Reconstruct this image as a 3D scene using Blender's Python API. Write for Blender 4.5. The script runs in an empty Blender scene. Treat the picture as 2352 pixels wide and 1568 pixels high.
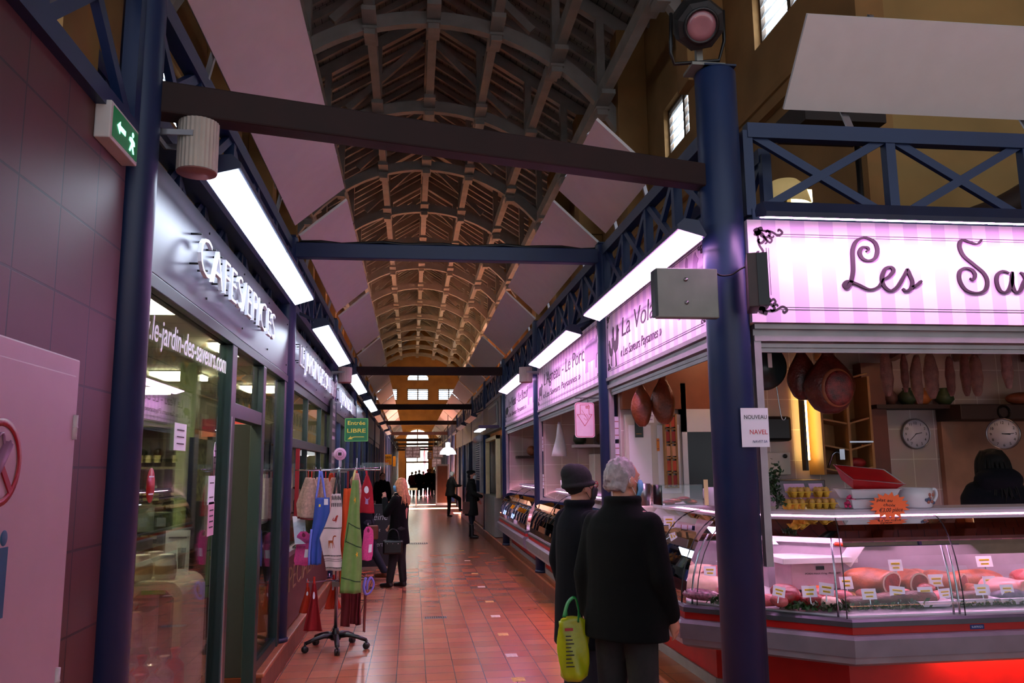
import bpy, math, random
from mathutils import Vector, Matrix
random.seed(7)
PI = math.pi
SC = bpy.context.scene
COL = SC.collection
R = math.radians

# ------------------------------------------------------------------ materials
def lin(c):
    return tuple((x/12.92 if x <= .04045 else ((x+.055)/1.055)**2.4) for x in c)

MATS = {}
def M(name, c=(.5, .5, .5), rough=.5, metal=0., emit=None, es=0., var=.12, scale=6., bump=0., coat=0., bscale=None, spec=.5):
    if name in MATS: return MATS[name]
    m = bpy.data.materials.new(name); m.use_nodes = True
    nt = m.node_tree; b = nt.nodes['Principled BSDF']
    tc = nt.nodes.new('ShaderNodeTexCoord')
    n = nt.nodes.new('ShaderNodeTexNoise'); n.inputs['Scale'].default_value = scale; n.inputs['Detail'].default_value = 4
    nt.links.new(tc.outputs['Object'], n.inputs['Vector'])
    r = nt.nodes.new('ShaderNodeValToRGB')
    l = lin(c)
    r.color_ramp.elements[0].position = .3; r.color_ramp.elements[1].position = .7
    r.color_ramp.elements[0].color = tuple(x*(1-var) for x in l)+(1,)
    r.color_ramp.elements[1].color = tuple(min(1, x*(1+var)) for x in l)+(1,)
    nt.links.new(n.outputs['Fac'], r.inputs['Fac']); nt.links.new(r.outputs['Color'], b.inputs['Base Color'])
    b.inputs['Roughness'].default_value = rough; b.inputs['Metallic'].default_value = metal
    b.inputs['Specular IOR Level'].default_value = spec
    if coat: b.inputs['Coat Weight'].default_value = coat
    if emit:
        b.inputs['Emission Color'].default_value = lin(emit)+(1,); b.inputs['Emission Strength'].default_value = es
    if bump:
        n2 = nt.nodes.new('ShaderNodeTexNoise'); n2.inputs['Scale'].default_value = bscale or scale*6; n2.inputs['Detail'].default_value = 5
        nt.links.new(tc.outputs['Object'], n2.inputs['Vector'])
        bp = nt.nodes.new('ShaderNodeBump'); bp.inputs['Strength'].default_value = bump; bp.inputs['Distance'].default_value = .01
        nt.links.new(n2.outputs['Fac'], bp.inputs['Height']); nt.links.new(bp.outputs['Normal'], b.inputs['Normal'])
    MATS[name] = m
    return m

def M_tiles(name, c1, c2, mortar, w, h, ax, off=(0, 0), ms=.006, rough=.35, offset=0., bump=.3, spec=.5):
    """tiles laid on a plane; ax = the two object axes used"""
    m = bpy.data.materials.new(name); m.use_nodes = True
    nt = m.node_tree; b = nt.nodes['Principled BSDF']
    tc = nt.nodes.new('ShaderNodeTexCoord'); sp = nt.nodes.new('ShaderNodeSeparateXYZ'); cb = nt.nodes.new('ShaderNodeCombineXYZ')
    nt.links.new(tc.outputs['Object'], sp.inputs[0])
    for i in (0, 1):
        a = nt.nodes.new('ShaderNodeMath'); a.operation = 'ADD'; a.inputs[1].default_value = off[i]
        nt.links.new(sp.outputs[ax[i]], a.inputs[0]); nt.links.new(a.outputs[0], cb.inputs[i])
    br = nt.nodes.new('ShaderNodeTexBrick'); br.offset = offset; br.squash = 1
    br.inputs['Scale'].default_value = 1; br.inputs['Brick Width'].default_value = w; br.inputs['Row Height'].default_value = h
    br.inputs['Mortar Size'].default_value = ms; br.inputs['Mortar Smooth'].default_value = .2
    br.inputs['Color1'].default_value = lin(c1)+(1,); br.inputs['Color2'].default_value = lin(c2)+(1,); br.inputs['Mortar'].default_value = lin(mortar)+(1,)
    nt.links.new(cb.outputs[0], br.inputs['Vector'])
    n = nt.nodes.new('ShaderNodeTexNoise'); n.inputs['Scale'].default_value = 3; nt.links.new(cb.outputs[0], n.inputs['Vector'])
    mx = nt.nodes.new('ShaderNodeMix'); mx.data_type = 'RGBA'; mx.blend_type = 'MULTIPLY'; mx.inputs[0].default_value = .35
    nt.links.new(br.outputs['Color'], mx.inputs[6]); nt.links.new(n.outputs['Color'], mx.inputs[7])
    nt.links.new(mx.outputs[2], b.inputs['Base Color'])
    b.inputs['Roughness'].default_value = rough; b.inputs['Specular IOR Level'].default_value = spec
    bp = nt.nodes.new('ShaderNodeBump'); bp.inputs['Strength'].default_value = bump; bp.inputs['Distance'].default_value = .004; bp.invert = True
    nt.links.new(br.outputs['Fac'], bp.inputs['Height']); nt.links.new(bp.outputs['Normal'], b.inputs['Normal'])
    MATS[name] = m
    return m

def M_stripes(name, c1, c2, period, axis, rough=.45):
    m = bpy.data.materials.new(name); m.use_nodes = True
    nt = m.node_tree; b = nt.nodes['Principled BSDF']
    tc = nt.nodes.new('ShaderNodeTexCoord'); sp = nt.nodes.new('ShaderNodeSeparateXYZ'); nt.links.new(tc.outputs['Object'], sp.inputs[0])
    a = nt.nodes.new('ShaderNodeMath'); a.operation = 'DIVIDE'; a.inputs[1].default_value = period; nt.links.new(sp.outputs[axis], a.inputs[0])
    f = nt.nodes.new('ShaderNodeMath'); f.operation = 'FRACT'; nt.links.new(a.outputs[0], f.inputs[0])
    g = nt.nodes.new('ShaderNodeMath'); g.operation = 'GREATER_THAN'; g.inputs[1].default_value = .5; nt.links.new(f.outputs[0], g.inputs[0])
    mx = nt.nodes.new('ShaderNodeMix'); mx.data_type = 'RGBA'; mx.inputs[6].default_value = lin(c1)+(1,); mx.inputs[7].default_value = lin(c2)+(1,)
    nt.links.new(g.outputs[0], mx.inputs[0]); nt.links.new(mx.outputs[2], b.inputs['Base Color'])
    b.inputs['Roughness'].default_value = rough
    MATS[name] = m
    return m

def M_glass(name, tint=(1, 1, 1), refl=1.0, rough=.0, ior=1.45):
    """thin pane: clear transmission with Fresnel mirror reflection"""
    m = bpy.data.materials.new(name); m.use_nodes = True
    nt = m.node_tree; nt.nodes.clear()
    out = nt.nodes.new('ShaderNodeOutputMaterial'); mix = nt.nodes.new('ShaderNodeMixShader')
    tr = nt.nodes.new('ShaderNodeBsdfTransparent'); tr.inputs[0].default_value = lin(tint)+(1,)
    gl = nt.nodes.new('ShaderNodeBsdfGlossy'); gl.inputs['Roughness'].default_value = rough
    fr = nt.nodes.new('ShaderNodeFresnel'); fr.inputs[0].default_value = ior
    mu = nt.nodes.new('ShaderNodeMath'); mu.operation = 'MULTIPLY'; mu.inputs[1].default_value = refl; mu.use_clamp = True
    nt.links.new(fr.outputs[0], mu.inputs[0]); nt.links.new(mu.outputs[0], mix.inputs[0])
    nt.links.new(tr.outputs[0], mix.inputs[1]); nt.links.new(gl.outputs[0], mix.inputs[2]); nt.links.new(mix.outputs[0], out.inputs[0])
    MATS[name] = m
    return m

# ------------------------------------------------------------------ mesh building
ORG = {}
def org_of(o):
    return ORG.get(o.name, Vector((0, 0, 0)))

class MB:
    def __init__(s): s.v = []; s.f = []; s.sm = []
    def add(s, vs, fs, smooth=False):
        n = len(s.v); s.v += [tuple(v) for v in vs]; s.f += [tuple(i+n for i in f) for f in fs]; s.sm += [smooth]*len(fs); return s
    def box(s, x0, x1, y0, y1, z0, z1, rot=None, piv=None):
        vs = [Vector((x, y, z)) for z in (z0, z1) for y in (y0, y1) for x in (x0, x1)]
        if rot is not None:
            p = Vector(piv) if piv is not None else Vector(((x0+x1)/2, (y0+y1)/2, (z0+z1)/2))
            vs = [p+rot@(v-p) for v in vs]
        return s.add(vs, [(0, 2, 3, 1), (4, 5, 7, 6), (0, 1, 5, 4), (2, 6, 7, 3), (0, 4, 6, 2), (1, 3, 7, 5)])
    def bar(s, p, q, w, h, up=(0, 0, 1)):
        """rectangular bar from p to q"""
        p = Vector(p); q = Vector(q); d = (q-p).normalized(); u = Vector(up)
        if abs(d.dot(u)) > .98: u = Vector((1, 0, 0))
        a = d.cross(u).normalized(); b = a.cross(d).normalized()
        vs = [e+a*(i*w/2)+b*(j*h/2) for e in (p, q) for j in (-1, 1) for i in (-1, 1)]
        return s.add(vs, [(0, 1, 3, 2), (4, 6, 7, 5), (0, 4, 5, 1), (2, 3, 7, 6), (0, 2, 6, 4), (1, 5, 7, 3)])
    def tube(s, pts, r, n=10, cap=True, flat=1., up=(0, 0, 1)):
        pts = [Vector(p) for p in pts]; k = len(pts)
        rs = r if isinstance(r, (list, tuple)) else [r]*k
        vs = []; prev = None
        for i, p in enumerate(pts):
            d = (pts[min(i+1, k-1)]-pts[max(i-1, 0)])
            if d.length < 1e-9: d = Vector((0, 0, 1))
            d.normalize()
            if prev is None:
                u = Vector(up)
                if abs(d.dot(u)) > .95: u = Vector((1, 0, 0))
                a = d.cross(u).normalized()
            else:
                a = prev-d*prev.dot(d)
                a = a.normalized() if a.length > 1e-6 else d.orthogonal().normalized()
            prev = a; b = d.cross(a)
            for j in range(n):
                t = 2*PI*j/n; vs.append(p+a*(math.cos(t)*rs[i])+b*(math.sin(t)*rs[i]*flat))
        fs = [(i*n+j, i*n+(j+1) % n, (i+1)*n+(j+1) % n, (i+1)*n+j) for i in range(k-1) for j in range(n)]
        if cap: fs += [tuple(reversed(range(n))), tuple((k-1)*n+j for j in range(n))]
        return s.add(vs, fs, True)
    def cap(s, p, q, r0, r1=None, n=12):
        """tapered capsule with round ends"""
        r1 = r0 if r1 is None else r1
        p = Vector(p); q = Vector(q); d = q-p; L = d.length; d = d.normalized() if L > 1e-6 else Vector((0, 0, 1))
        pts = []; rs = []
        for t in (90, 60, 30, 0): pts.append(p-d*(r0*math.sin(R(t)))); rs.append(max(.0005, r0*math.cos(R(t))))
        for t in (0, 30, 60, 90): pts.append(q+d*(r1*math.sin(R(t)))); rs.append(max(.0005, r1*math.cos(R(t))))
        return s.tube(pts, rs, n)
    def ball(s, c, r, n=14, m=9, rot=None):
        c = Vector(c); r = (r, r, r) if not isinstance(r, (tuple, list)) else r
        vs = []
        for i in range(1, m):
            ph = PI*i/m
            for j in range(n):
                t = 2*PI*j/n; v = Vector((r[0]*math.sin(ph)*math.cos(t), r[1]*math.sin(ph)*math.sin(t), r[2]*math.cos(ph)))
                vs.append(v)
        vs += [Vector((0, 0, r[2])), Vector((0, 0, -r[2]))]
        if rot is not None: vs = [rot@v for v in vs]
        vs = [c+v for v in vs]
        fs = [(i*n+j, (i+1)*n+j, (i+1)*n+(j+1) % n, i*n+(j+1) % n) for i in range(m-2) for j in range(n)]
        T = (m-1)*n
        fs += [(T, j, (j+1) % n) for j in range(n)]+[(T+1, (m-2)*n+(j+1) % n, (m-2)*n+j) for j in range(n)]
        return s.add(vs, fs, True)
    def lathe(s, prof, c, n=24, axis=None, cap=True, sx=1., sy=1.):
        """profile [(r, h)] turned about a vertical (or given) axis at c"""
        c = Vector(c); rot = Vector((0, 0, 1)).rotation_difference(Vector(axis)).to_matrix() if axis is not None else None
        vs = []
        for (r, h) in prof:
            for j in range(n):
                t = 2*PI*j/n; v = Vector((r*math.cos(t)*sx, r*math.sin(t)*sy, h))
                vs.append(c+(rot@v if rot else v))
        k = len(prof)
        fs = [(i*n+j, i*n+(j+1) % n, (i+1)*n+(j+1) % n, (i+1)*n+j) for i in range(k-1) for j in range(n)]
        if cap: fs += [tuple(reversed(range(n))), tuple((k-1)*n+j for j in range(n))]
        return s.add(vs, fs, True)
    def prism(s, pts, fx, t0, t1):
        """extrude a 2D outline; fx(a, b, t) -> point"""
        n = len(pts); vs = [fx(a, b, t0) for a, b in pts]+[fx(a, b, t1) for a, b in pts]
        fs = [tuple(range(n)), tuple(reversed(range(n, 2*n)))]+[(i, i+n, (i+1) % n+n, (i+1) % n) for i in range(n)]
        return s.add(vs, fs)
    def loft(s, rings, cap=True, smooth=True, closed=True):
        n = len(rings[0]); vs = [p for r in rings for p in r]; k = len(rings)
        jn = n if closed else n-1
        fs = [(i*n+j, i*n+(j+1) % n, (i+1)*n+(j+1) % n, (i+1)*n+j) for i in range(k-1) for j in range(jn)]
        if cap and closed: fs += [tuple(reversed(range(n))), tuple((k-1)*n+j for j in range(n))]
        return s.add(vs, fs, smooth)
    def quad(s, a, b, c, d): return s.add([a, b, c, d], [(0, 1, 2, 3)])
    def build(s, name, mat, parent=None, origin=None, mods=(), bevel=0., solid=0.):
        me = bpy.data.meshes.new(name)
        if parent is not None: o0 = org_of(parent)
        elif origin is not None: o0 = Vector(origin)
        else:
            xs = [v[0] for v in s.v]; ys = [v[1] for v in s.v]; zs = [v[2] for v in s.v]
            o0 = Vector(((min(xs)+max(xs))/2, (min(ys)+max(ys))/2, min(zs)))
        me.from_pydata([(v[0]-o0.x, v[1]-o0.y, v[2]-o0.z) for v in s.v], [], s.f)
        me.polygons.foreach_set('use_smooth', s.sm); me.materials.append(mat); me.update()
        o = bpy.data.objects.new(name, me); COL.objects.link(o)
        if parent is not None: o.parent = parent
        else: o.location = o0
        ORG[o.name] = o0.copy()
        if bevel:
            b = o.modifiers.new('b', 'BEVEL'); b.width = bevel; b.segments = 2; b.limit_method = 'ANGLE'; b.angle_limit = R(40)
        if solid:
            b = o.modifiers.new('s', 'SOLIDIFY'); b.thickness = solid; b.offset = 0
        for md in mods:
            b = o.modifiers.new(md[0], md[0])
            for k, v in md[1].items(): setattr(b, k, v)
        return o

def recalc(o):
    import bmesh
    bm = bmesh.new(); bm.from_mesh(o.data); bmesh.ops.recalc_face_normals(bm, faces=bm.faces); bm.to_mesh(o.data); bm.free(); return o

def tag(o, label, cat, group=None):
    o['label'] = label; o['category'] = cat
    if group: o['group'] = group
    return o
def thing(name, label, cat, loc=(0, 0, 0), group=None):
    o = bpy.data.objects.new(name, None); COL.objects.link(o); o.location = loc; o.empty_display_size = .1
    ORG[o.name] = Vector(loc); return tag(o, label, cat, group)
def struct(o): o['kind'] = 'structure'; return o
def kids(o): return [c for c in bpy.data.objects if c.parent == o]
def dup(o, loc=None, rz=None, label=None, parent=None):
    c = o.copy(); COL.objects.link(c)
    if parent is not None: c.parent = parent
    if loc is not None: c.location = loc
    if rz is not None: c.rotation_euler = (0, 0, rz)
    if label: c['label'] = label
    for ch in kids(o): dup(ch, parent=c)
    return c

def text(name, body, mat, loc, xd, h, width=None, parent=None, ext=.002, shear=0., bold=0., align='LEFT', yd=(0, 0, 1)):
    """solid lettering: cap height h, x direction xd, upright yd; width squeezes the line to fit"""
    cu = bpy.data.curves.new(name, 'FONT'); cu.body = body; cu.size = 1; cu.extrude = 0; cu.offset = bold; cu.resolution_u = 3
    t = bpy.data.objects.new(name, cu); COL.objects.link(t)
    bpy.context.view_layer.update()
    me = bpy.data.meshes.new_from_object(t.evaluated_get(bpy.context.evaluated_depsgraph_get()))
    bpy.data.objects.remove(t)
    xs = [v.co.x for v in me.vertices] or [0, 1]; x0, x1 = min(xs), max(xs)
    sy = h/.69; sx = (width/(x1-x0)) if width else sy
    a = {'LEFT': 0, 'CENTER': .5, 'RIGHT': 1}[align]
    X = Vector(xd).normalized(); Y = Vector(yd).normalized(); N = X.cross(Y)
    base = Vector(loc)
    o0 = org_of(parent) if parent is not None else base
    vs = []
    for v in me.vertices:
        x = (v.co.x-x0-(x1-x0)*a)*sx+v.co.y*sy*shear; y = v.co.y*sy
        vs.append(base+X*x+Y*y)
    fs = [tuple(p.vertices) for p in me.polygons]
    n = len(vs)
    allv = [v+N*ext for v in vs]+list(vs)
    allf = list(fs)+[tuple(i+n for i in reversed(f)) for f in fs]
    ec = {}
    for f in fs:
        for i in range(len(f)):
            e = (f[i], f[(i+1) % len(f)]); ec[e] = 1
    for (i, j) in list(ec):
        if (j, i) not in ec: allf.append((j, i, i+n, j+n))
    m2 = bpy.data.meshes.new(name); m2.from_pydata([tuple(v-o0) for v in allv], [], allf); m2.materials.append(mat); m2.update()
    o = bpy.data.objects.new(name, m2); COL.objects.link(o)
    if parent is not None: o.parent = parent
    else: o.location = o0
    bpy.data.meshes.remove(me)
    return o

def smooth_pts(pts, n=6):
    """Catmull-Rom through tuples of any length"""
    out = []; k = len(pts)
    for i in range(k-1):
        p0 = pts[max(i-1, 0)]; p1 = pts[i]; p2 = pts[i+1]; p3 = pts[min(i+2, k-1)]
        for j in range(n):
            t = j/n
            out.append(tuple(.5*((2*b)+(-a+c)*t+(2*a-5*b+4*c-d)*t*t+(-a+3*b-3*c+d)*t**3) for a, b, c, d in zip(p0, p1, p2, p3)))
    out.append(tuple(pts[-1])); return out

def ribbon(mb, pts, fx, w0, w1=None, thick=.004, taper=.25):
    """brush stroke in a plane: widths follow the direction of travel, ends taper"""
    w1 = w0 if w1 is None else w1
    P = smooth_pts(pts, 6); k = len(P); L = []; Rr = []
    for i, p in enumerate(P):
        a = P[max(i-1, 0)]; b = P[min(i+1, k-1)]; dx, dy = b[0]-a[0], b[1]-a[1]; l = math.hypot(dx, dy) or 1
        nx, ny = -dy/l, dx/l
        w = w0+(w1-w0)*abs(dy)/l
        e = min(i, k-1-i)/(k*.12); w *= taper+(1-taper)*min(1, e)
        L.append((p[0]+nx*w/2, p[1]+ny*w/2)); Rr.append((p[0]-nx*w/2, p[1]-ny*w/2))
    vs = []
    for t in (0, thick):
        vs += [fx(a, b, t) for a, b in L]+[fx(a, b, t) for a, b in Rr]
    fs = []
    for i in range(k-1):
        fs += [(i, i+1, k+i+1, k+i), (2*k+i, 3*k+i, 3*k+i+1, 2*k+i+1), (i, 2*k+i, 2*k+i+1, i+1), (k+i, k+i+1, 3*k+i+1, 3*k+i)]
    mb.add(vs, fs)

# ------------------------------------------------------------------ palette
BLUE = M('blue_paint', (.08, .165, .32), .42, var=.1, scale=3)
DBLUE = M('dark_blue_paint', (.07, .12, .24), .45, var=.15)
GREEN = M('dark_green_frame', (.03, .125, .13), .35)
DGREEN = M('deep_green_panel', (.010, .05, .046), .7)
BLACK = M('black_metal', (.05, .05, .06), .4)
STEEL = M('brushed_steel', (.62, .60, .62), .3, metal=.9)
WHITE = M('white_board', (.80, .79, .78), .6, var=.03)
PAPER = M('white_paper', (.90, .89, .92), .7, var=.02)
OCHRE = M('ochre_wall', (.58, .43, .25), .85, var=.2, scale=1.2, bump=.15)
OLIVE = M('pale_ochre_wall', (.62, .50, .30), .85, var=.15, scale=1.2, bump=.15)
TIMBER = M('grey_painted_timber', (.54, .52, .50), .8, var=.14, scale=2.5, bump=.1)
TIEBEAM = M('dark_red_beam', (.13, .035, .035), .75, var=.2)
MAROON = M('maroon_panel', (.30, .14, .15), .5)
# ------------------------------------------------------------------ camera
YAW, PIT, ROL = .1222, .1538, -.0106
HC = 1.75
cy, sy, cp, sp = math.cos(YAW), math.sin(YAW), math.cos(PIT), math.sin(PIT)
fwd = Vector((sy*cp, cy*cp, sp)); rt = Vector((cy, -sy, 0)); up = rt.cross(fwd)
cr, sr = math.cos(ROL), math.sin(ROL)
rt, up = cr*rt+sr*up, -sr*rt+cr*up
cam = bpy.data.cameras.new('camera'); cam.sensor_width = 36; cam.lens = 1880/2352*36; cam.clip_start = .05; cam.clip_end = 300
co = bpy.data.objects.new('camera', cam); COL.objects.link(co)
co.matrix_world = Matrix(((rt.x, up.x, -fwd.x, 0), (rt.y, up.y, -fwd.y, 0), (rt.z, up.z, -fwd.z, HC), (0, 0, 0, 1)))
SC.camera = co
SC.view_settings.view_transform = 'Standard'; SC.view_settings.look = 'None'; SC.view_settings.gamma = 1
SC.view_settings.exposure = EXPOSURE = 0.65
PANE_ES = 5.0

# ------------------------------------------------------------------ sky and sun
w = bpy.data.worlds.new('sky'); SC.world = w; w.use_nodes = True
bg = w.node_tree.nodes['Background']; bg.inputs[0].default_value = (.80, .88, 1, 1); bg.inputs[1].default_value = .7
sun = bpy.data.lights.new('sun', 'SUN'); sun.energy = 330; sun.angle = .009; sun.color = (1, .97, .94)
so = bpy.data.objects.new('sun', sun); COL.objects.link(so)
so.rotation_euler = Vector((-math.cos(R(24)), .03, -math.sin(R(24)))).to_track_quat('-Z', 'Y').to_euler()

YK = [3.5+4.45*k for k in range(17)]
XL, XR = -1.2, 1.93
WL, WR, WE = -4.3, 5.1, 72.4
CX = .4

# ------------------------------------------------------------------ floor and steps
m_floor = M_tiles('terracotta_floor', (.74, .45, .33), (.66, .38, .28), (.34, .22, .20), .25, .25, (0, 1), off=(.115-.25*0, 0), ms=.004, rough=.26)
struct(MB().box(-9, 16, -7, 73, -.1, 0).build('floor', m_floor, origin=(0, 0, 0)))
struct(MB().box(-40, 60, 73, 110, -.12, -.02).build('floor_outside', M('pale_paving', (.75, .74, .70), .8)))
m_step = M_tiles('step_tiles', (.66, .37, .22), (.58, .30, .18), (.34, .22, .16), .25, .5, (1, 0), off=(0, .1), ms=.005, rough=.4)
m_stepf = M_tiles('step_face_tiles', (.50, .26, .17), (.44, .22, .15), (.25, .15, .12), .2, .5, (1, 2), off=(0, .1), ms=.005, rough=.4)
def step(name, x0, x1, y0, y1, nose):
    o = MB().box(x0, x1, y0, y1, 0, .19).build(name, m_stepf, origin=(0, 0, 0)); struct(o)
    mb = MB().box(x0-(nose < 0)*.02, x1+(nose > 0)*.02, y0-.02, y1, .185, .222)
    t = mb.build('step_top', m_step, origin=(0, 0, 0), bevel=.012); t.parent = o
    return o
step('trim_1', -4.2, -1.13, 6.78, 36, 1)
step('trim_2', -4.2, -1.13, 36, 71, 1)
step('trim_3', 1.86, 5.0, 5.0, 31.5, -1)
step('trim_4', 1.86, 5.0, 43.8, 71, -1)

# ------------------------------------------------------------------ hall walls with louvred windows
def wall_with_holes(name, mat, face, holes, a0, a1, z0, z1, thick, axis, extra=None):
    """wall plane split round rectangular holes (a0,a1,z0,z1)"""
    mb = MB()
    cuts = sorted(set([a0, a1]+[h[0] for h in holes]+[h[1] for h in holes]))
    for i in range(len(cuts)-1):
        u0, u1 = cuts[i], cuts[i+1]; zs = sorted([(h[2], h[3]) for h in holes if h[0] <= u0+1e-6 and h[1] >= u1-1e-6]); z = z0
        segs = []
        for (p, q) in zs:
            if p > z: segs.append((z, p))
            z = q
        if z < z1: segs.append((z, z1))
        for (p, q) in segs:
            if axis == 'Y': mb.box(min(face, face+thick), max(face, face+thick), u0, u1, p, q)
            else: mb.box(u0, u1, min(face, face+thick), max(face, face+thick), p, q)
    return mb.build(name, mat, origin=(0, 0, 0))

m_lit = M('daylit_opal_glass', (.9, .93, .97), .6, emit=(.93, .97, 1), es=PANE_ES, var=.02)
m_slat = M('white_louvre', (.80, .82, .84), .5, var=.02, emit=(.9, .95, 1), es=.22)  # faint glow stands in for sky light coming through the slats
m_winf = M('brown_window_frame', (.30, .22, .15), .6)
NWIN = [0]
def louvre_window(fx, a0, a1, z0, z1, n=5, depth=.12, two=True):
    """fx(a, d, z): a along the wall, d into the wall"""
    NWIN[0] += 1
    e = struct(bpy.data.objects.new('window_%d' % NWIN[0], None)); COL.objects.link(e); ORG[e.name] = Vector((0, 0, 0))
    def bx(mb, u0, u1, d0, d1, p, q):
        ps = [fx(u, d, z) for z in (p, q) for d in (d0, d1) for u in (u0, u1)]
        mb.add(ps, [(0, 2, 3, 1), (4, 5, 7, 6), (0, 1, 5, 4), (2, 6, 7, 3), (0, 4, 6, 2), (1, 3, 7, 5)])
    mb = MB(); bx(mb, a0, a1, depth+.08, depth+.1, z0, z1); mb.build('pane', m_lit, e)
    mb = MB()
    for (u0, u1) in ((a0, a0+.06), (a1-.06, a1), ((a0+a1)/2-.05, (a0+a1)/2+.05)): bx(mb, u0, u1, depth-.02, depth+.05, z0, z1)
    for (p, q) in ((z0, z0+.06), (z1-.06, z1)): bx(mb, a0, a1, depth-.02, depth+.05, p, q)
    mb.build('window_frame', m_winf, e)
    mb = MB()
    for i in range(n):
        zc = z0+.08+(z1-z0-.12)*(i+.5)/n; h = (z1-z0-.12)/n
        ps = [fx(u, d, zc+s) for (d, s) in ((depth-.02, -h*.40), (depth+.045, h*.36), (depth+.055, h*.36), (depth-.01, -h*.40)) for u in (a0+.06, a1-.06)]
        mb.add(ps, [(0, 1, 3, 2), (2, 3, 5, 4), (4, 5, 7, 6), (6, 7, 1, 0), (0, 2, 4, 6), (1, 7, 5, 3)])
    mb.build('louvre', m_slat, e)

holesR = []; holesL = []
for k in range(1, 15):
    yc = (YK[k]+YK[k+1])/2-.1
    holesR.append((yc-.95, yc+.95, 7.95, 9.0)); holesL.append((yc-.95, yc+.95, 7.95, 9.0))
doorsY = [(32.9, 34.0), (37.2, 38.4), (41.3, 42.4)]
struct(wall_with_holes('wall_right', OCHRE, WR, holesR+[(a, b, 0, 3.5) for a, b in doorsY], 8.3, WE+.4, 0, 11.45, .35, 'Y'))
struct(wall_with_holes('wall_left', OCHRE, WL, holesL, 3.4, WE+.4, 0, 11.45, -.35, 'Y'))
for (a, b, p, q) in holesR[:8]: louvre_window(lambda u, d, z: (WR+d, u, z), a, b, p, q)
for (a, b, p, q) in holesL[:8]: louvre_window(lambda u, d, z: (WL-d, u, z), a, b, p, q)
# the wall returns to the crossing hall
struct(MB().box(WR+.35, 16, 8.3, 8.65, 0, 11.7).build('wall_right_return', OLIVE, origin=(0, 0, 0)))
struct(MB().box(13.5, 13.9, -7, 8.6, 0, 11.7).build('wall_far_right', OLIVE, origin=(0, 0, 0)))  # unseen crossing-hall wall, added to block the sun near the camera
struct(MB().box(-4.65, -1.32, 3.05, 3.4, 3.1, 11.7).build('wall_left_return', OLIVE, origin=(0, 0, 0)))
# cornices
for nm, x0, x1 in (('trim_5', WR-.14, WR), ('trim_6', WL, WL+.14)):
    mb = MB().box(x0, x1, 9.0, WE, 6.9, 7.0).box(x0+.04*(nm == 'trim_5'), x1-.04*(nm == 'trim_6'), 9.0, WE, 6.72, 6.9)
    struct(mb.build(nm, OCHRE, origin=(0, 0, 0)))
# pilasters
for k in range(2, 16):
    for s, xa, xb in ((1, WR-.66, WR), (-1, WL, WL+.66)):
        if s < 0 and k < 3: continue
        o = MB().box(xa, xb, YK[k]-.28, YK[k]+.28, 8.0, 11.4).box(xa+.15*(s > 0), xb-.15*(s < 0), YK[k]-.2, YK[k]+.2, 7.0, 8.0).build('wall_pilaster', OCHRE, bevel=.015)
        struct(o)
# gable end wall with lunette, three windows, arched window over the doors
gx = .49
gh = [(gx-.93, gx+.93, 7.78, 8.78), (gx-.93+2.72, gx+.93+2.72, 7.78, 8.78), (gx-.93-2.72, gx+.93-2.72, 7.78, 8.78)]
holes = gh+[(gx-.95, gx+.95, 9.5, 10.25), (gx-1.0, gx+1.0, 0, 5.2)]
struct(wall_with_holes('wall_back', OCHRE, WE, sorted(holes, key=lambda h: h[2]), WL, WR, 0, 15, .35, 'X'))
for (a, b, p, q) in gh: louvre_window(lambda u, d, z: (u, WE+d, z), a, b, p, q)
louvre_window(lambda u, d, z: (u, WE+d, z), gx-.95, gx+.95, 9.5, 10.25, 4)
def spandrel(zc, r, z1, hz=1.):
    mb = MB(); n = 16
    for s in (-1, 1):
        out = [(gx+s*r, zc)]+[(gx+s*r*math.cos(PI/2*i/n), zc+hz*r*math.sin(PI/2*i/n)) for i in range(n+1)]+[(gx, z1), (gx+s*r, z1)]
        mb.prism(out, lambda a, b, t: (a, WE+t, b), 0, .1)
    return mb
struct(spandrel(9.5, .96, 10.26, .76).build('trim_7', OCHRE, origin=(0, 0, 0)))
struct(spandrel(4.2, 1.01, 5.21).build('trim_8', OLIVE, origin=(0, 0, 0)))
struct(MB().box(WL, WR, WE-.16, WE, 6.38, 6.5).box(WL, WR, WE-.1, WE, 6.05, 6.38).build('trim_9', OCHRE, origin=(0, 0, 0)))
def arch_band(zc, r, w):
    mb = MB(); n = 20; ri = []
    for i in range(n+1):
        t = PI*i/n; c, s = math.cos(t), math.sin(t)
        ri.append([(gx+c*r, WE-.05, zc+s*r), (gx+c*(r+w), WE-.05, zc+s*(r+w)), (gx+c*(r+w), WE+.02, zc+s*(r+w)), (gx+c*r, WE+.02, zc+s*r)])
    return mb.loft(ri, smooth=False)
struct(arch_band(4.2, 1.0, .12).build('trim_10', M('pale_arch_band', (.78, .62, .40), .8), origin=(0, 0, 0)))
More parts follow.
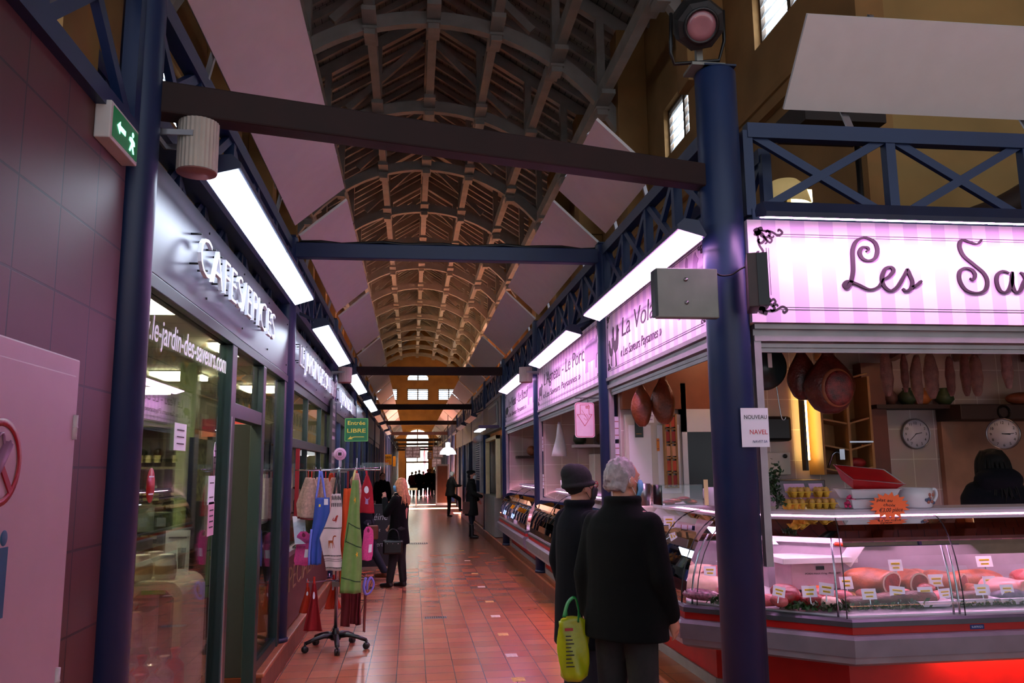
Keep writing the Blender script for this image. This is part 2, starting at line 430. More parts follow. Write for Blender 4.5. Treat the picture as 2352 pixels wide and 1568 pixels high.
# end doorway: glazed doors with bright daylight outside
e = struct(bpy.data.objects.new('door_1', None)); COL.objects.link(e); ORG[e.name] = Vector((0, 0, 0))
MB().box(gx-1.0, gx+1.0, WE+.12, WE+.2, 2.3, 2.46).box(gx-.05, gx+.05, WE+.12, WE+.2, 2.46, 5.2).box(gx-1, gx+1, WE+.12, WE+.2, 4.16, 4.24).box(gx-1.0, gx-.93, WE+.12, WE+.2, 0, 4.2).box(gx+.93, gx+1.0, WE+.12, WE+.2, 0, 4.2).box(gx-.38, gx-.34, WE+.12, WE+.2, 0, 2.3).box(gx-1, gx+1, WE+.12, WE+.2, 3.3, 3.34).build('door_frame', m_winf, e)
MB().box(gx-.97, gx+.97, WE+.15, WE+.16, .02, 5.19).build('glass', M_glass('door_glass', (.95, .97, .98)), e)
mb = MB().lathe([(.02, .0), (.2, .1), (.26, 1.4), (.18, 2.2), (.28, 2.8), (.05, 3.6)], (gx+.75, WE+3.5, .2))
tag(mb.build('banner', M('pink_red_cloth', (.90, .35, .42), .8)), 'tall pink red feather flag standing outside the far end doors', 'flag')
tag(MB().box(-10, 12, 92, 93, -.1, 6).box(-10, -2, 91, 92, -.1, 9).build('building', M('pale_render', (.85, .82, .76), .8)), 'pale building across the street seen through the far end doors', 'building')
# side doors that let the sun stripes in
for i, (a, b) in enumerate(doorsY):
    e = struct(bpy.data.objects.new('door_%d' % (i+2), None)); COL.objects.link(e); ORG[e.name] = Vector((0, 0, 0))
    MB().box(WR+.1, WR+.16, a, a+.05, 0, 3.5).box(WR+.1, WR+.16, b-.05, b, 0, 3.5).box(WR+.1, WR+.16, a, b, 3.45, 3.5).build('door_frame', m_winf, e)

# ------------------------------------------------------------------ roof
ZR, SL = 14.4, .62
def roof_z(x): return ZR-abs(x-CX)*SL
m_deck = M_tiles('roof_boards', (.56, .54, .51), (.50, .48, .46), (.22, .20, .19), .17, 3.1, (0, 1), ms=.008, rough=.85, offset=.5, bump=.4)
mb = MB()
for s in (-1, 1):
    xe = CX+s*5.2
    mb.prism([(CX, ZR), (xe, roof_z(xe)), (xe, roof_z(xe)+.1), (CX, ZR+.1)], lambda a, b, t: (a, t, b), -7, WE+.5)
struct(mb.build('ceiling', m_deck, origin=(0, 0, 0)))
struct(MB().box(CX+5.2, 16, -7, 9.2, 11.6, 11.7).box(-9, CX-5.2, -7, 9.2, 11.6, 11.7).build('ceiling_crossing', TIMBER, origin=(0, 0, 0)))  # unseen roof over the crossing, added to keep the sun out
# common rafters: one object per bay and slope side would be parts of one roof
rf = struct(bpy.data.objects.new('ceiling_rafters', None)); COL.objects.link(rf); ORG[rf.name] = Vector((0, 0, 0))
for k in range(2, 15):
    mb = MB()
    for i in range(1, 7):
        y = YK[k]+4.45*i/7
        for s in (-1, 1):
            xe = CX+s*4.85
            mb.bar((CX, y, ZR-.1), (xe, y, roof_z(xe)-.1), .11, .17)
    mb.build('rafter', TIMBER, rf)
RA, ZC = 4.7, 6.7
PX = (-3.72, -2.72, -1.38, 0, 1.38, 2.72, 3.72)
def arc_z(dx): return ZC+math.sqrt(max(0, RA*RA-dx*dx))
def make_truss(y):
    t = thing('roof_truss', '', 'roof truss', (CX, y, 7.6), 'arched timber roof trusses')
    mb = MB(); ri = []
    for i in range(33):
        a = R(12+156*i/32); c, s = math.cos(a), math.sin(a); ring = []
        for (r, d) in ((RA, -.1), (RA, .1), (RA+.3, .1), (RA+.3, -.1)): ring.append((CX+c*r, y+d, ZC+s*r))
        ri.append(ring)
    mb.loft(ri, smooth=False); mb.build('arch', TIMBER, t)
    for s in (-1, 1):
        xe = CX+s*4.85
        MB().bar((CX, y, ZR-.22), (xe, y, roof_z(xe)-.22), .2, .3).build('rafter', TIMBER, t)
        MB().bar((CX+s*4.6, y, 7.6), (CX+s*4.6, y, 8.4), .22, .26).bar((CX+s*4.95, y, 7.5), (CX+s*4.2, y, 8.7), .2, .18).build('bracket', TIMBER, t)
        MB().bar((CX+s*.2, y, ZR-1.0), (CX+s*2.2, y, arc_z(2.2)+.55), .14, .18).build('brace', TIMBER, t)
    for px in PX:
        z = arc_z(px)
        mb = MB().box(CX+px-.12, CX+px+.12, y-.17, y+.17, z-.14, z+.05).box(CX+px-.15, CX+px+.15, y-.2, y+.2, z-.02, z+.04)
        mb.box(CX+px-.09, CX+px+.09, y-.12, y+.12, z, min(roof_z(CX+px)-.2, z+3.4))
        mb.build('hanger', TIMBER, t)
    return t
truss0 = make_truss(YK[3]); truss0['label'] = 'grey timber arched roof truss nearest the camera of those in view'
for k in range(2, 16):
    if k == 3: continue
    c = dup(truss0, (CX, YK[k], 7.6))
    c['label'] = 'grey timber arched roof truss, number %d counted from the camera' % (k-1)
for j, px in enumerate(PX):
    mb = MB(); z = arc_z(px)+.3
    mb.box(CX+px-.1, CX+px+.1, YK[2], WE, z-.12, z+.2)
    for k in range(2, 15): mb.box(CX+px-.15, CX+px+.15, YK[k]-.75, YK[k]+.75, z-.22, z-.12)
    tag(mb.build('purlin', TIMBER, origin=(CX+px, YK[2], z)), ['grey timber purlin lowest on the left', 'grey timber purlin second from the left wall', 'grey timber purlin just left of the ridge', 'grey timber purlin along the middle of the arches', 'grey timber purlin just right of the ridge', 'grey timber purlin second from the right wall', 'grey timber purlin lowest on the right'][j]+' running the length of the roof', 'purlin', 'roof purlins')
tag(MB().box(CX-.1, CX+.1, YK[2], WE, ZR-.32, ZR-.05).build('ridge_beam', TIMBER), 'grey ridge beam at the very top of the roof', 'beam')
ORD = ['nearest', 'second', 'third', 'fourth', 'fifth', 'sixth', 'seventh', 'eighth', 'ninth', 'tenth', 'eleventh', 'twelfth', 'thirteenth', 'fourteenth', 'fifteenth', 'sixteenth', 'seventeenth']
# ------------------------------------------------------------------ blue columns
def column(x, y, r, z0, z1, label, group):
    t = thing('column', label, 'column', (x, y, z0), group)
    MB().lathe([(r, 0), (r, z1-z0-.02), (r*.9, z1-z0)], (x, y, z0), 28).build('shaft', BLUE, t)
    MB().lathe([(r+.012, 0), (r+.012, .03), (r, .04)], (x, y, z0), 28).build('base_ring', DBLUE, t)
    MB().box(x-r*.8, x+r*.8, y-r*.8, y+r*.8, z1-.0, z1+.012).build('cap_plate', DBLUE, t)
    return t
GL, GR = 'columns along the left side of the aisle', 'columns along the right side of the aisle'
for k in range(0, 16):
    y = YK[k]+(.08 if k == 0 else 0)
    z0 = 0 if k == 0 else .222
    x = XL-.005
    lab = {0: 'thick blue steel column nearest the camera on the left, beside the brown tiled wall', 1: 'blue steel column standing on the tiled step between the coffee shop front and the next shop',
           2: 'blue steel column behind the apron rack on the left'}.get(k, 'blue steel column, %s from the camera in the left row' % ORD[k])
    column(x, y, .09, z0, 4.35 if k == 0 else 4.0, lab, GL)
column(1.945, 4.82, .132, 0, 4.29, 'big round blue column at the corner of the butcher stall, floodlight on top', GR)
for k in range(1, 16):
    lab = {1: 'blue column behind the two customers, between the first and second lilac fascias', 2: 'blue column between the second and third lilac fascias', 3: 'blue column at the far end of the lilac butcher fascias'}.get(k, 'blue column, %s from the camera in the right row' % ORD[k])
    column(XR, YK[k], .09, .222, 4.0, lab, GR)

# ------------------------------------------------------------------ tie beams across the aisle
def beam(p, q, w, h, mat, label, name='tie_beam'):
    o = MB().bar(p, q, w, h).build(name, mat, bevel=.01); tag(o, label, 'beam', 'beams across the aisle'); return o
beam((-1.2, 3.62, 3.40), (1.92, 4.86, 3.58), .12, .15, TIEBEAM, 'dark red beam crossing the aisle at a slant nearest the camera')
beam((-1.2, 7.95, 3.87), (1.93, 7.95, 3.87), .10, .15, BLUE, 'blue beam crossing the aisle between the second columns')
c_ = MB().tube([(-1.1+i*.2, 7.95+.02*math.sin(i), 3.96+.012*math.sin(i*2.1)) for i in range(16)], .018, 8).build('cable_conduit', BLACK); tag(c_, 'black corrugated cable conduit lying on top of the blue beam', 'conduit')
for n_, (k, z) in enumerate(((3, 3.75), (5, 3.68), (7, 3.68), (8, 3.0), (9, 3.62), (11, 3.6), (13, 3.6), (14, 3.3), (15, 3.6))):
    if k == 8: continue
    beam((-1.2, YK[k], z), (1.93, YK[k], z), .10, .17, TIEBEAM, 'dark beam crossing the aisle, %s behind the blue one' % ['next', 'second', 'third', '', 'fourth', 'fifth', 'sixth', 'seventh', 'eighth'][n_])

# ------------------------------------------------------------------ lattice girders above the stalls
def girder(p, q, n, label, group, z0=3.36, z1=3.92, deep=.0):
    p = Vector(p); q = Vector(q)
    t = thing('lattice_girder', label, 'girder', (p.x, p.y, z0), group)
    up_ = Vector((0, 0, 1))
    MB().bar(p+up_*z1, q+up_*z1, .08, .10).build('top_chord', BLUE, t)
    MB().bar(p+up_*z0, q+up_*z0, .08, .08).build('bottom_chord', BLUE, t)
    for i in range(n):
        a = p.lerp(q, i/n); b = p.lerp(q, (i+1)/n)
        MB().bar(a+up_*z0, b+up_*z1, .04, .055).build('diagonal', BLUE, t)
        MB().bar(a+up_*z1, b+up_*z0, .035, .055).build('diagonal', BLUE, t)
    for i in range(n+1):
        a = p.lerp(q, i/n); MB().bar(a+up_*z0, a+up_*z1, .065, .065).build('upright', BLUE, t)
    return t
GG = 'blue lattice girders over the stall fronts'
for k in range(0, 14):
    girder((XL, YK[k]+.1, 0), (XL, YK[k+1]-.1, 0), 5, 'blue lattice girder over the left shop fronts, %s bay from the camera' % ORD[k], GG)
    if k >= 1: girder((XR, YK[k]+.1, 0), (XR, YK[k+1]-.1, 0), 5, 'blue lattice girder over the right stalls, bay %s from the corner column' % ORD[k], GG)
    if k < 4:
        girder((XL-.45, YK[k]+.1, 0), (XL-.45, YK[k+1]-.1, 0), 6, 'rear blue lattice girder behind the left fascias, %s bay' % ORD[k], GG, 3.3, 3.85)
        if k: girder((XR+.4, YK[k]+.1, 0), (XR+.4, YK[k+1]-.1, 0), 6, 'rear blue lattice girder behind the right fascias, %s bay' % ORD[k], GG, 3.3, 3.85)
girder((XL, -1.0, 0), (XL, 3.45, 0), 5, 'blue lattice girder on top of the brown tiled wall', GG, 3.17, 3.92)
girder((1.95, 4.95, 0), (XR, 7.85, 0), 4, 'blue lattice girder over the poultry fascia', GG)
girder((2.38, 5.1, 0), (2.38, 7.85, 0), 4, 'rear blue lattice girder behind the poultry fascia', GG, 3.3, 3.85)
girder((2.14, 4.84, 0), (2.14+.985*7, 4.84, 0), 7, 'blue X-braced girder over the big lilac fascia', GG, 3.33, 3.9)

# ------------------------------------------------------------------ tilted white reflector panels
def panel(x0, z0, x1, z1, y0, y1, label, along='Y'):
    d = Vector((x1-x0, 0, z1-z0)); nrm = Vector((-d.z, 0, d.x)).normalized()*.012
    mb = MB()
    if along == 'Y':
        vs = [Vector((x0, y, z0)) for y in (y0, y1)]+[Vector((x1, y, z1)) for y in (y1, y0)]
        mb.add([v-nrm for v in vs]+[v+nrm for v in vs], [(0, 1, 2, 3), (7, 6, 5, 4), (0, 4, 5, 1), (1, 5, 6, 2), (2, 6, 7, 3), (3, 7, 4, 0)])
    else:   # here x0..x1 are distances in Y and y0..y1 the run in X
        vs = [Vector((y, x0, z0)) for y in (y0, y1)]+[Vector((y, x1, z1)) for y in (y1, y0)]
        n2 = Vector((0, nrm.x, nrm.z))
        mb.add([v-n2 for v in vs]+[v+n2 for v in vs], [(0, 1, 2, 3), (7, 6, 5, 4), (0, 4, 5, 1), (1, 5, 6, 2), (2, 6, 7, 3), (3, 7, 4, 0)])
    t = thing('reflector_panel', label, 'panel', ((y0, x0, z0) if along != 'Y' else (x0, y0, z0)), 'white tilted reflector panels')
    recalc(mb.build('board', WHITE, t))
    m2 = MB()
    for f in (.2, .8):
        if along == 'Y':
            y = y0+(y1-y0)*f; m2.bar((x0, y, z0+.02), (x1, y, z1+.02), .03, .03).bar((x0, y, z0+.02), (x0-.04*(1 if x0 < 0 else -1), y, 3.93), .03, .03)
        else:
            x = y0+min(2.2, (y1-y0))*f; m2.bar((x, x0+.02, z0+.03), (x, x1+.02, z1+.03), .03, .03).bar((x, x0+.03, z0+.02), (x, 4.84, 3.93), .05, .012)
    m2.build('bracket', STEEL, t)
for k in range(0, 13):
    panel(XL+.06, 4.09, XL+.52, 4.48, YK[k]+.22, YK[k+1]-.14, 'white tilted panel over the left side of the aisle, %s from the camera' % ORD[k])
    if k: panel(XR, 4.09, XR-.47, 4.53, YK[k]+.22, YK[k+1]-.14, 'white tilted panel over the right side of the aisle, %s from the camera' % ORD[k])
panel(XR, 4.09, XR-.47, 4.53, 6.12, 7.82, 'short white tilted panel over the right side of the aisle, nearest of that row')
panel(4.9, 4.1, 4.5, 4.55, 2.44, 6.2, 'large white tilted panel over the big lilac fascia at upper right', along='X')

# ------------------------------------------------------------------ fluorescent sign lamps
TUBEW = M('cool_white_tube', (1, 1, 1), .5, emit=(.86, .92, 1.0), es=15, var=0)
TUBEP = M('pink_tube', (1, .9, 1), .5, emit=(1.0, .70, .97), es=22, var=0)
TUBEO = M('unlit_tube', (.70, .80, .92), .3)
def sign_lamp(a, b, out, mat, label, arm_to, tilt=1., w=.085):
    """a, b ends of the lamp; out = horizontal direction towards the sign"""
    a = Vector(a); b = Vector(b); o = Vector(out); z = Vector((0, 0, 1)); L = (b-a).normalized()
    t = thing('sign_lamp', label, 'lamp', tuple(a), 'fluorescent lamps over the fascias')
    # housing: roof-shaped section open downwards and towards the sign
    sec = [(-w, .0), (-w-.01, .03), (-.03, .085), (.03, .085), (w+.01, -.025), (w, -.05), (.02, .0)]
    # face tilts towards the sign: aisle edge high? (u along out, v up)
    f = lambda u, v, e: e+o*u+z*v
    sec = [(-w, .012*tilt), (-w, .04), (-.04, .08), (.05, .07), (w+.01, -.035*tilt+.015), (w, -.035*tilt)]
    if tilt < 0: sec = [(-w, -.03), (-w-.008, .0), (-.04, .07), (.05, .08), (w+.008, .05), (w, .01)]
    recalc(MB().loft([[f(u, v, e) for u, v in sec] for e in (a, b)], smooth=False).build('housing', DBLUE, t))
    n = max(1, round((b-a).length/1.5))
    for i in range(n):
        p = a.lerp(b, i/n)+L*.02; q = a.lerp(b, (i+1)/n)-L*.012
        vs = [f(u, v, e) for e in (p, q) for u, v in (((-w+.012, .006), (w-.01, -.041)) if tilt > 0 else ((-w+.012, -.022), (w-.01, .004)))]+[f(u, v, e) for e in (p, q) for u, v in (((-w+.012, .002), (w-.012, -.045)) if tilt > 0 else ((-w+.012, -.026), (w-.012, .0)))]
        MB().add(vs, [(0, 1, 3, 2), (4, 6, 7, 5), (0, 4, 5, 1), (2, 3, 7, 6), (0, 2, 6, 4), (1, 5, 7, 3)]).build('tube', mat, t)
    for s in (.12, .88):
        p = a.lerp(b, s)+z*.07
        MB().bar(p, p+o*arm_to+z*.12, .025, .03).build('arm', DBLUE, t)
    return t
LY = [(3.85, 6.9, TUBEW), (8.15, 11.1, TUBEW), (12.4, 15.3, TUBEW), (16.9, 20.0, TUBEW), (21.6, 24.5, TUBEO), (26, 29, TUBEO), (30.5, 33.5, TUBEO)]
for i, (a, b, m) in enumerate(LY):
    sign_lamp((-.905, a, 3.165), (-.905, b, 3.165), (-1, 0, 0), m, '%s fluorescent lamp over the left fascias, %s from the camera' % ('unlit bluish' if m is TUBEO else 'lit white', ORD[i]), .26)
for i, (a, b) in enumerate(((4.6, 7.4), (8.25, 11.05), (12.2, 15.0))):
    sign_lamp((1.66, a, 3.15), (1.66, b, 3.15), (1, 0, 0), TUBEP, 'lit pink fluorescent lamp over the %s lilac fascia along the aisle' % ['poultry', 'lamb and pork', 'farthest'][i], .3)
for i, (a, b) in enumerate(((21.6, 24.4), (26, 28.9))):
    sign_lamp((1.62, a, 3.13), (1.62, b, 3.13), (1, 0, 0), TUBEO, 'unlit bluish fluorescent lamp on the right, %s of the two far ones' % ['nearer', 'farther'][i], .3)
sign_lamp((2.03, 4.44, 3.21), (4.98, 4.44, 3.21), (0, 1, 0), TUBEP, 'lit pink fluorescent lamp over the big lilac fascia facing the camera', .38, -1, .07)

# ------------------------------------------------------------------ left fascias with raised letters
GREYF = M('grey_fascia', (.34, .33, .39), .34, var=.05)
LETW = M('white_letter', (.88, .88, .92), .4, var=.02)
def left_fascia(k, body, y0, y1, ty0, ty1, label, lit=True):
    t = thing('fascia_sign', label, 'sign', (XL+.02, y0, 2.64), None)
    MB().box(XL-.0, XL+.035, y0, y1, 2.64, 3.16).build('board', GREYF, t, bevel=.003)
    bo = MB()
    for y in [y0+.1+i*(y1-y0-.2)/4 for i in range(5)]:
        for z in (2.72, 3.1): bo.tube([(XL+.035, y, z), (XL+.042, y, z)], .007, 8)
    bo.build('bolt', BLACK, t)
    if body:
        text('lettering', body, LETW, (XL+.085, ty0, 2.775), (0, 1, 0), .215, ty1-ty0, t, ext=.02, bold=-.018)
        so_ = MB(); nn = int((ty1-ty0)/.16)
        for i in range(nn):
            y = ty0+.05+i*(ty1-ty0-.08)/nn
            for z in (2.83, 2.99): so_.tube([(XL+.03, y, z), (XL+.09, y, z)], .006, 6)
        so_.build('standoff', BLACK, t)
left_fascia(0, 'CAFES/EPICES', 3.62, 7.83, 4.30, 6.65, 'grey fascia board with raised white letters CAFES/EPICES')
left_fascia(1, 'LE JARDIN DES SAVEURS', 8.06, 12.28, 8.2, 12.0, 'grey fascia board with raised letters over the second left shop')
left_fascia(2, 'LE JARDIN DES SAVEURS', 12.52, 16.72, 12.7, 16.4, 'grey fascia board with raised letters over the third left shop')
left_fascia(3, '', 16.97, 21.15, 17.2, 20.9, 'plain grey fascia board over the fourth left shop')

# ------------------------------------------------------------------ lilac butcher fascias
LILX = M_stripes('lilac_stripes_x', (.94, .86, .93), (.84, .74, .87), .19, 0)
LILY = M_stripes('lilac_stripes_y', (.94, .86, .93), (.84, .74, .87), .19, 1)
PLUM = M('plum_print', (.14, .07, .12), .6)
GHOST = M('pale_mauve_print', (.66, .53, .70), .6)
ALU = M('dull_aluminium', (.58, .55, .56), .45, metal=.5)
def ornament(mb, fx, cx_, cz, s, sx_, sz):
    """scrolled corner ornament; fx(a, b, t)"""
    F = lambda a, b, t: fx(cx_+sx_*a*s, cz+sz*b*s, t)
    for st, w in (([(0, 0), (.25, .35), (.6, .45), (.85, .2), (.7, 0), (.55, .12)], .10), ([(0, 0), (.35, .25), (.45, .6), (.2, .85), (0, .7), (.12, .55)], .10),
                  ([(0, 0), (.9, .05), (1.4, .3), (1.7, .1), (1.5, -.1), (1.4, .05)], .09), ([(0, 0), (.05, .9), (.3, 1.4), (.1, 1.7), (-.1, 1.5), (.05, 1.4)], .09),
                  ([(.5, .5), (.8, .8), (.95, .6), (.75, .45)], .08), ([(-.15, -.15), (.1, .3)], .25), ([(-.25, .15), (.05, .25)], .2), ([(.15, -.25), (.25, .05)], .2),
                  ([(.45, .45), (.6, .75), (.45, .9)], .07), ([(.7, .3), (1.0, .45), (1.1, .3)], .07)):
        ribbon(mb, [(a, b) for a, b in st], F, w*1.7, w*1.7, .002, .45)
def fascia_lines(mb, fx, a0, a1, z0, z1):
    for g, w in ((.05, .004), (.065, .003)):
        for z in (z0+g, z1-g): mb.prism([(a0+.12, z-w/2), (a1-.12, z-w/2), (a1-.12, z+w/2), (a0+.12, z+w/2)], fx, 0, .0015)
        for a in (a0+g, a1-g): mb.prism([(a-w/2, z0+.14), (a+w/2, z0+.14), (a+w/2, z1-.14), (a-w/2, z1-.14)], fx, 0, .0015)
def outline(pts, c, s, mirror=1): return [(c[0]+mirror*a*s, c[1]+b*s) for a, b in pts]
HEN = [(0, .0), (.04, .18), (.06, .3), (-.1, .36), (-.2, .5), (-.24, .72), (-.3, .78), (-.22, .84), (-.18, .92), (-.1, .9), (-.06, .8), (-.02, .66), (.06, .58), (.16, .58), (.22, .7), (.2, .9), (.26, .95), (.34, .86), (.33, .62), (.28, .42), (.18, .32), (.12, .28), (.1, .0), (.16, -.02), (.06, -.03)]
PIG = [(-.9, .0), (-.84, .3), (-.95, .45), (-.95, .6), (-.7, .78), (-.3, .84), (.2, .86), (.5, .8), (.62, .9), (.72, .74), (.95, .6), (.98, .48), (.8, .4), (.6, .34), (.56, .0), (.42, .0), (.38, .26), (-.4, .26), (-.5, .3), (-.56, .0), (-.7, .0), (-.72, .24), (-.8, .0)]
SHEEP = [(-.5, .0), (-.48, .3), (-.62, .45), (-.58, .68), (-.4, .82), (-.1, .86), (.2, .84), (.4, .92), (.5, 1.02), (.62, .98), (.76, .84), (.7, .76), (.56, .76), (.5, .6), (.46, .36), (.42, .0), (.34, .0), (.3, .3), (-.26, .3), (-.32, .0), (-.42, .0)]
# the big fascia facing the camera
t = thing('fascia_sign', 'big lilac striped fascia facing the camera with black script letters Les Sav', 'sign', (2.06, 4.8, 2.62))
MB().box(2.065, 8.9, 4.72, 4.78, 2.62, 3.27).build('board', LILX, t)
fxS = lambda a, b, q: (a, 4.72-q, b)
mb = MB(); fascia_lines(mb, fxS, 2.13, 8.8, 2.65, 3.23); mb.build('border_line', PLUM, t)
mb = MB(); ornament(mb, fxS, 2.13, 3.20, .095, 1, -1); ornament(mb, fxS, 2.13, 2.69, .095, 1, 1); mb.build('corner_ornament', PLUM, t)
def savp(cx_, cy_):
    top = 57+.0224*(cx_-878); bot = 598+.005*(cx_-878)
    return (2.065+(cx_-878)*.001262, 3.268-.648*(cy_-top)/(bot-top))
STR = [
 [(1490, 226), (1504, 214), (1494, 202), (1470, 205), (1455, 232), (1468, 262), (1500, 273), (1536, 258), (1551, 215), (1536, 172), (1490, 152), (1445, 168), (1420, 215), (1416, 280), (1412, 335), (1396, 388), (1374, 418), (1361, 402), (1382, 382), (1430, 398), (1490, 424), (1540, 410), (1568, 370)],
 [(1568, 372), (1606, 352), (1628, 324), (1612, 306), (1584, 318), (1564, 362), (1570, 406), (1602, 430), (1640, 412), (1675, 365), (1702, 316)],
 [(1702, 314), (1712, 345), (1724, 385), (1712, 420), (1684, 431), (1668, 420)], [(1716, 410), (1745, 402), (1775, 378)],
 [(2125, 158), (2098, 182), (2055, 172), (2015, 162), (1998, 195), (2015, 245), (2065, 290), (2115, 335), (2132, 380), (2115, 425), (2065, 440), (2010, 425), (1982, 380), (1985, 332), (2015, 310), (2050, 318), (2068, 345), (2055, 372), (2038, 364)],
 [(2258, 335), (2222, 325), (2190, 348), (2184, 392), (2200, 430), (2235, 432), (2262, 395), (2276, 330)], [(2276, 328), (2268, 390), (2280, 432), (2310, 425), (2338, 370)],
 [(2320, 332), (2340, 350), (2352, 400), (2362, 432), (2390, 390), (2408, 335)], [(2408, 335), (2430, 340), (2445, 330)],
 [(2470, 330), (2462, 390), (2474, 430), (2510, 425), (2540, 330)], [(2540, 330), (2534, 390), (2545, 430), (2575, 400)]]
mb = MB(); sh = MB()
for s in STR:
    P = [savp(*q) for q in s]
    ribbon(mb, P, fxS, .011, .026, .012, .5)
    ribbon(sh, [(a+.008, b-.012) for a, b in P], fxS, .010, .024, .001, .5)
sh.build('letter_shade', GHOST, t); mb.build('lettering', PLUM, t)

def aisle_fascia(y0, y1, title, sub, label, draw):
    """y0 far end (left in view), y1 near end"""
    t = thing('fascia_sign', label, 'sign', (XR-.03, y1, 2.62))
    MB().box(XR-.03, XR+.03, y1, y0, 2.62, 3.27).build('board', LILY, t)
    fx = lambda a, b, q: (XR-.03-q, y0-a, b)
    L = y0-y1
    mb = MB(); fascia_lines(mb, fx, 0, L, 2.62, 3.27); mb.build('border_line', PLUM, t)
    mb = MB()
    for a, b, i, j in ((.07, 3.2, 1, -1), (.07, 2.69, 1, 1), (L-.07, 3.2, -1, -1), (L-.07, 2.69, -1, 1)): ornament(mb, fx, a, b, .06, i, j)
    mb.build('corner_ornament', PLUM, t)
    mb = MB(); gh_ = MB(); draw(mb, gh_, fx, L); mb.build('animal_print', PLUM, t); gh_.build('pale_animal_print', GHOST, t)
    text('lettering', title, PLUM, (XR-.03, y0-.62, 2.93), (0, -1, 0), .17, L-1.45, t, ext=.004, shear=.25, bold=-.008)
    text('small_lettering', sub, PLUM, (XR-.03, y0-.55, 2.75), (0, -1, 0), .085, L-1.6, t, ext=.003, shear=.2, bold=-.006)
    return t
def d1(mb, gh_, fx, L):
    mb.prism(outline(HEN, (.18, 2.72), .27), fx, 0, .003); mb.prism(outline(HEN, (.40, 2.70), .40, -1), fx, 0, .003)
    gh_.prism(outline(HEN, (L-.65, 2.80), .36), fx, 0, .003); gh_.prism(outline(HEN, (L-.3, 2.80), .42, -1), fx, 0, .003)
def d2(mb, gh_, fx, L):
    mb.prism(outline(SHEEP, (.3, 2.74), .24), fx, 0, .003); gh_.prism(outline(PIG, (L-.42, 2.78), .38), fx, 0, .003)
def d3(mb, gh_, fx, L):
    mb.prism(outline(PIG, (.32, 2.76), .24), fx, 0, .003); gh_.prism(outline(PIG, (L-.45, 2.78), .4), fx, 0, .003)
aisle_fascia(7.83, 4.98, 'La Volaille', '« Les Saveurs Paysannes »', 'lilac striped fascia with black hens and the words La Volaille', d1)
aisle_fascia(12.33, 8.07, "L'Agneau - Le Porc", '« Les Saveurs Paysannes »', 'lilac striped fascia with a sheep, a pig and lamb and pork lettering', d2)
aisle_fascia(16.73, 12.57, 'Le Veau - Le Bœuf', '« Les Saveurs Paysannes »', 'lilac striped fascia farthest along the aisle, for veal and beef', d3)
# shutter boxes and guide rails under the lilac fascias
def shutter(p, q, label, side):
    """housing from p to q below a fascia; side = inward direction"""
    p = Vector(p); q = Vector(q); s = Vector(side); t = thing('roller_shutter', label, 'shutter', tuple(p))
    f = lambda e, u, z: e+s*u+Vector((0, 0, z))
    sec = [(-.01, 2.615), (-.01, 2.585), (.02, 2.585), (.02, 2.545), (.0, 2.545), (.0, 2.51), (.14, 2.51), (.14, 2.615)]
    recalc(MB().loft([[f(e, u, z) for u, z in sec] for e in (p, q)], smooth=False).build('housing', ALU, t))
    sl = MB()
    for i in range(2): sl.loft([[f(e, .03+i*.001, 2.5-.03*i-z) for z in (0, .026)]+[f(e, .045, 2.5-.03*i-z) for z in (.026, 0)] for e in (p, q)], smooth=False)
    recalc(sl.build('slat', ALU, t))
    L = (q-p).normalized()
    for e in (p+L*.02, q-L*.02):
        for d in (0, .07): MB().bar(f(e, .03, 1.16)+L*0, f(e, .03, 2.54), .05, .045).build('guide_rail', ALU, t); break
    return t
shutter((2.09, 4.76, 0), (8.8, 4.76, 0), 'raised roller shutter under the big lilac fascia', (0, 1, 0))
shutter((1.9, 7.84, 0), (1.9, 4.97, 0), 'raised roller shutter under the poultry fascia', (1, 0, 0))
shutter((1.9, 12.34, 0), (1.9, 8.06, 0), 'raised roller shutter under the lamb and pork fascia', (1, 0, 0))
shutter((1.9, 16.74, 0), (1.9, 12.56, 0), 'raised roller shutter under the farthest lilac fascia', (1, 0, 0))

# ------------------------------------------------------------------ number display boxes on the corner column
GREYB = M('galvanised_grey', (.50, .50, .47), .5, metal=.3)
t = thing('display_box', 'flat grey metal display box on the aisle side of the corner column, seen from behind', 'display', (1.62, 4.6, 2.62))
MB().box(1.43, 1.81, 4.60, 4.66, 2.62, 2.92).build('case', GREYB, t, bevel=.006)
MB().box(1.42, 1.437, 4.60, 4.68, 2.63, 2.91).build('front_panel', BLACK, t)
MB().tube([(1.61, 4.599, 2.85), (1.61, 4.592, 2.85)], .012, 12).tube([(1.61, 4.599, 2.71), (1.61, 4.592, 2.71)], .012, 12).build('screw', STEEL, t)
t = thing('display_box', 'black and brown metal display box angled on the right side of the corner column', 'display', (2.05, 4.5, 2.66))
rz = Matrix.Rotation(R(28), 3, 'Z')
MB().box(1.99, 2.05, 4.42, 4.66, 2.66, 2.98, Matrix.Rotation(R(-20), 3, 'Z'), (2.04, 4.6, 2.8)).build('case', M('brown_metal', (.25, .17, .17), .5), t, bevel=.004)
MB().box(2.045, 2.105, 4.41, 4.45, 2.665, 2.975, Matrix.Rotation(R(-20), 3, 'Z'), (2.04, 4.6, 2.8)).build('front_panel', BLACK, t)
o = MB().tube(smooth_pts([(1.79, 4.62, 2.92), (1.84, 4.64, 2.89), (1.92, 4.66, 2.9), (1.97, 4.64, 2.93), (2.02, 4.55, 2.95)], 5), .006, 6).build('cable', BLACK); tag(o, 'thin black cable slung between the two display boxes on the corner column', 'cable')
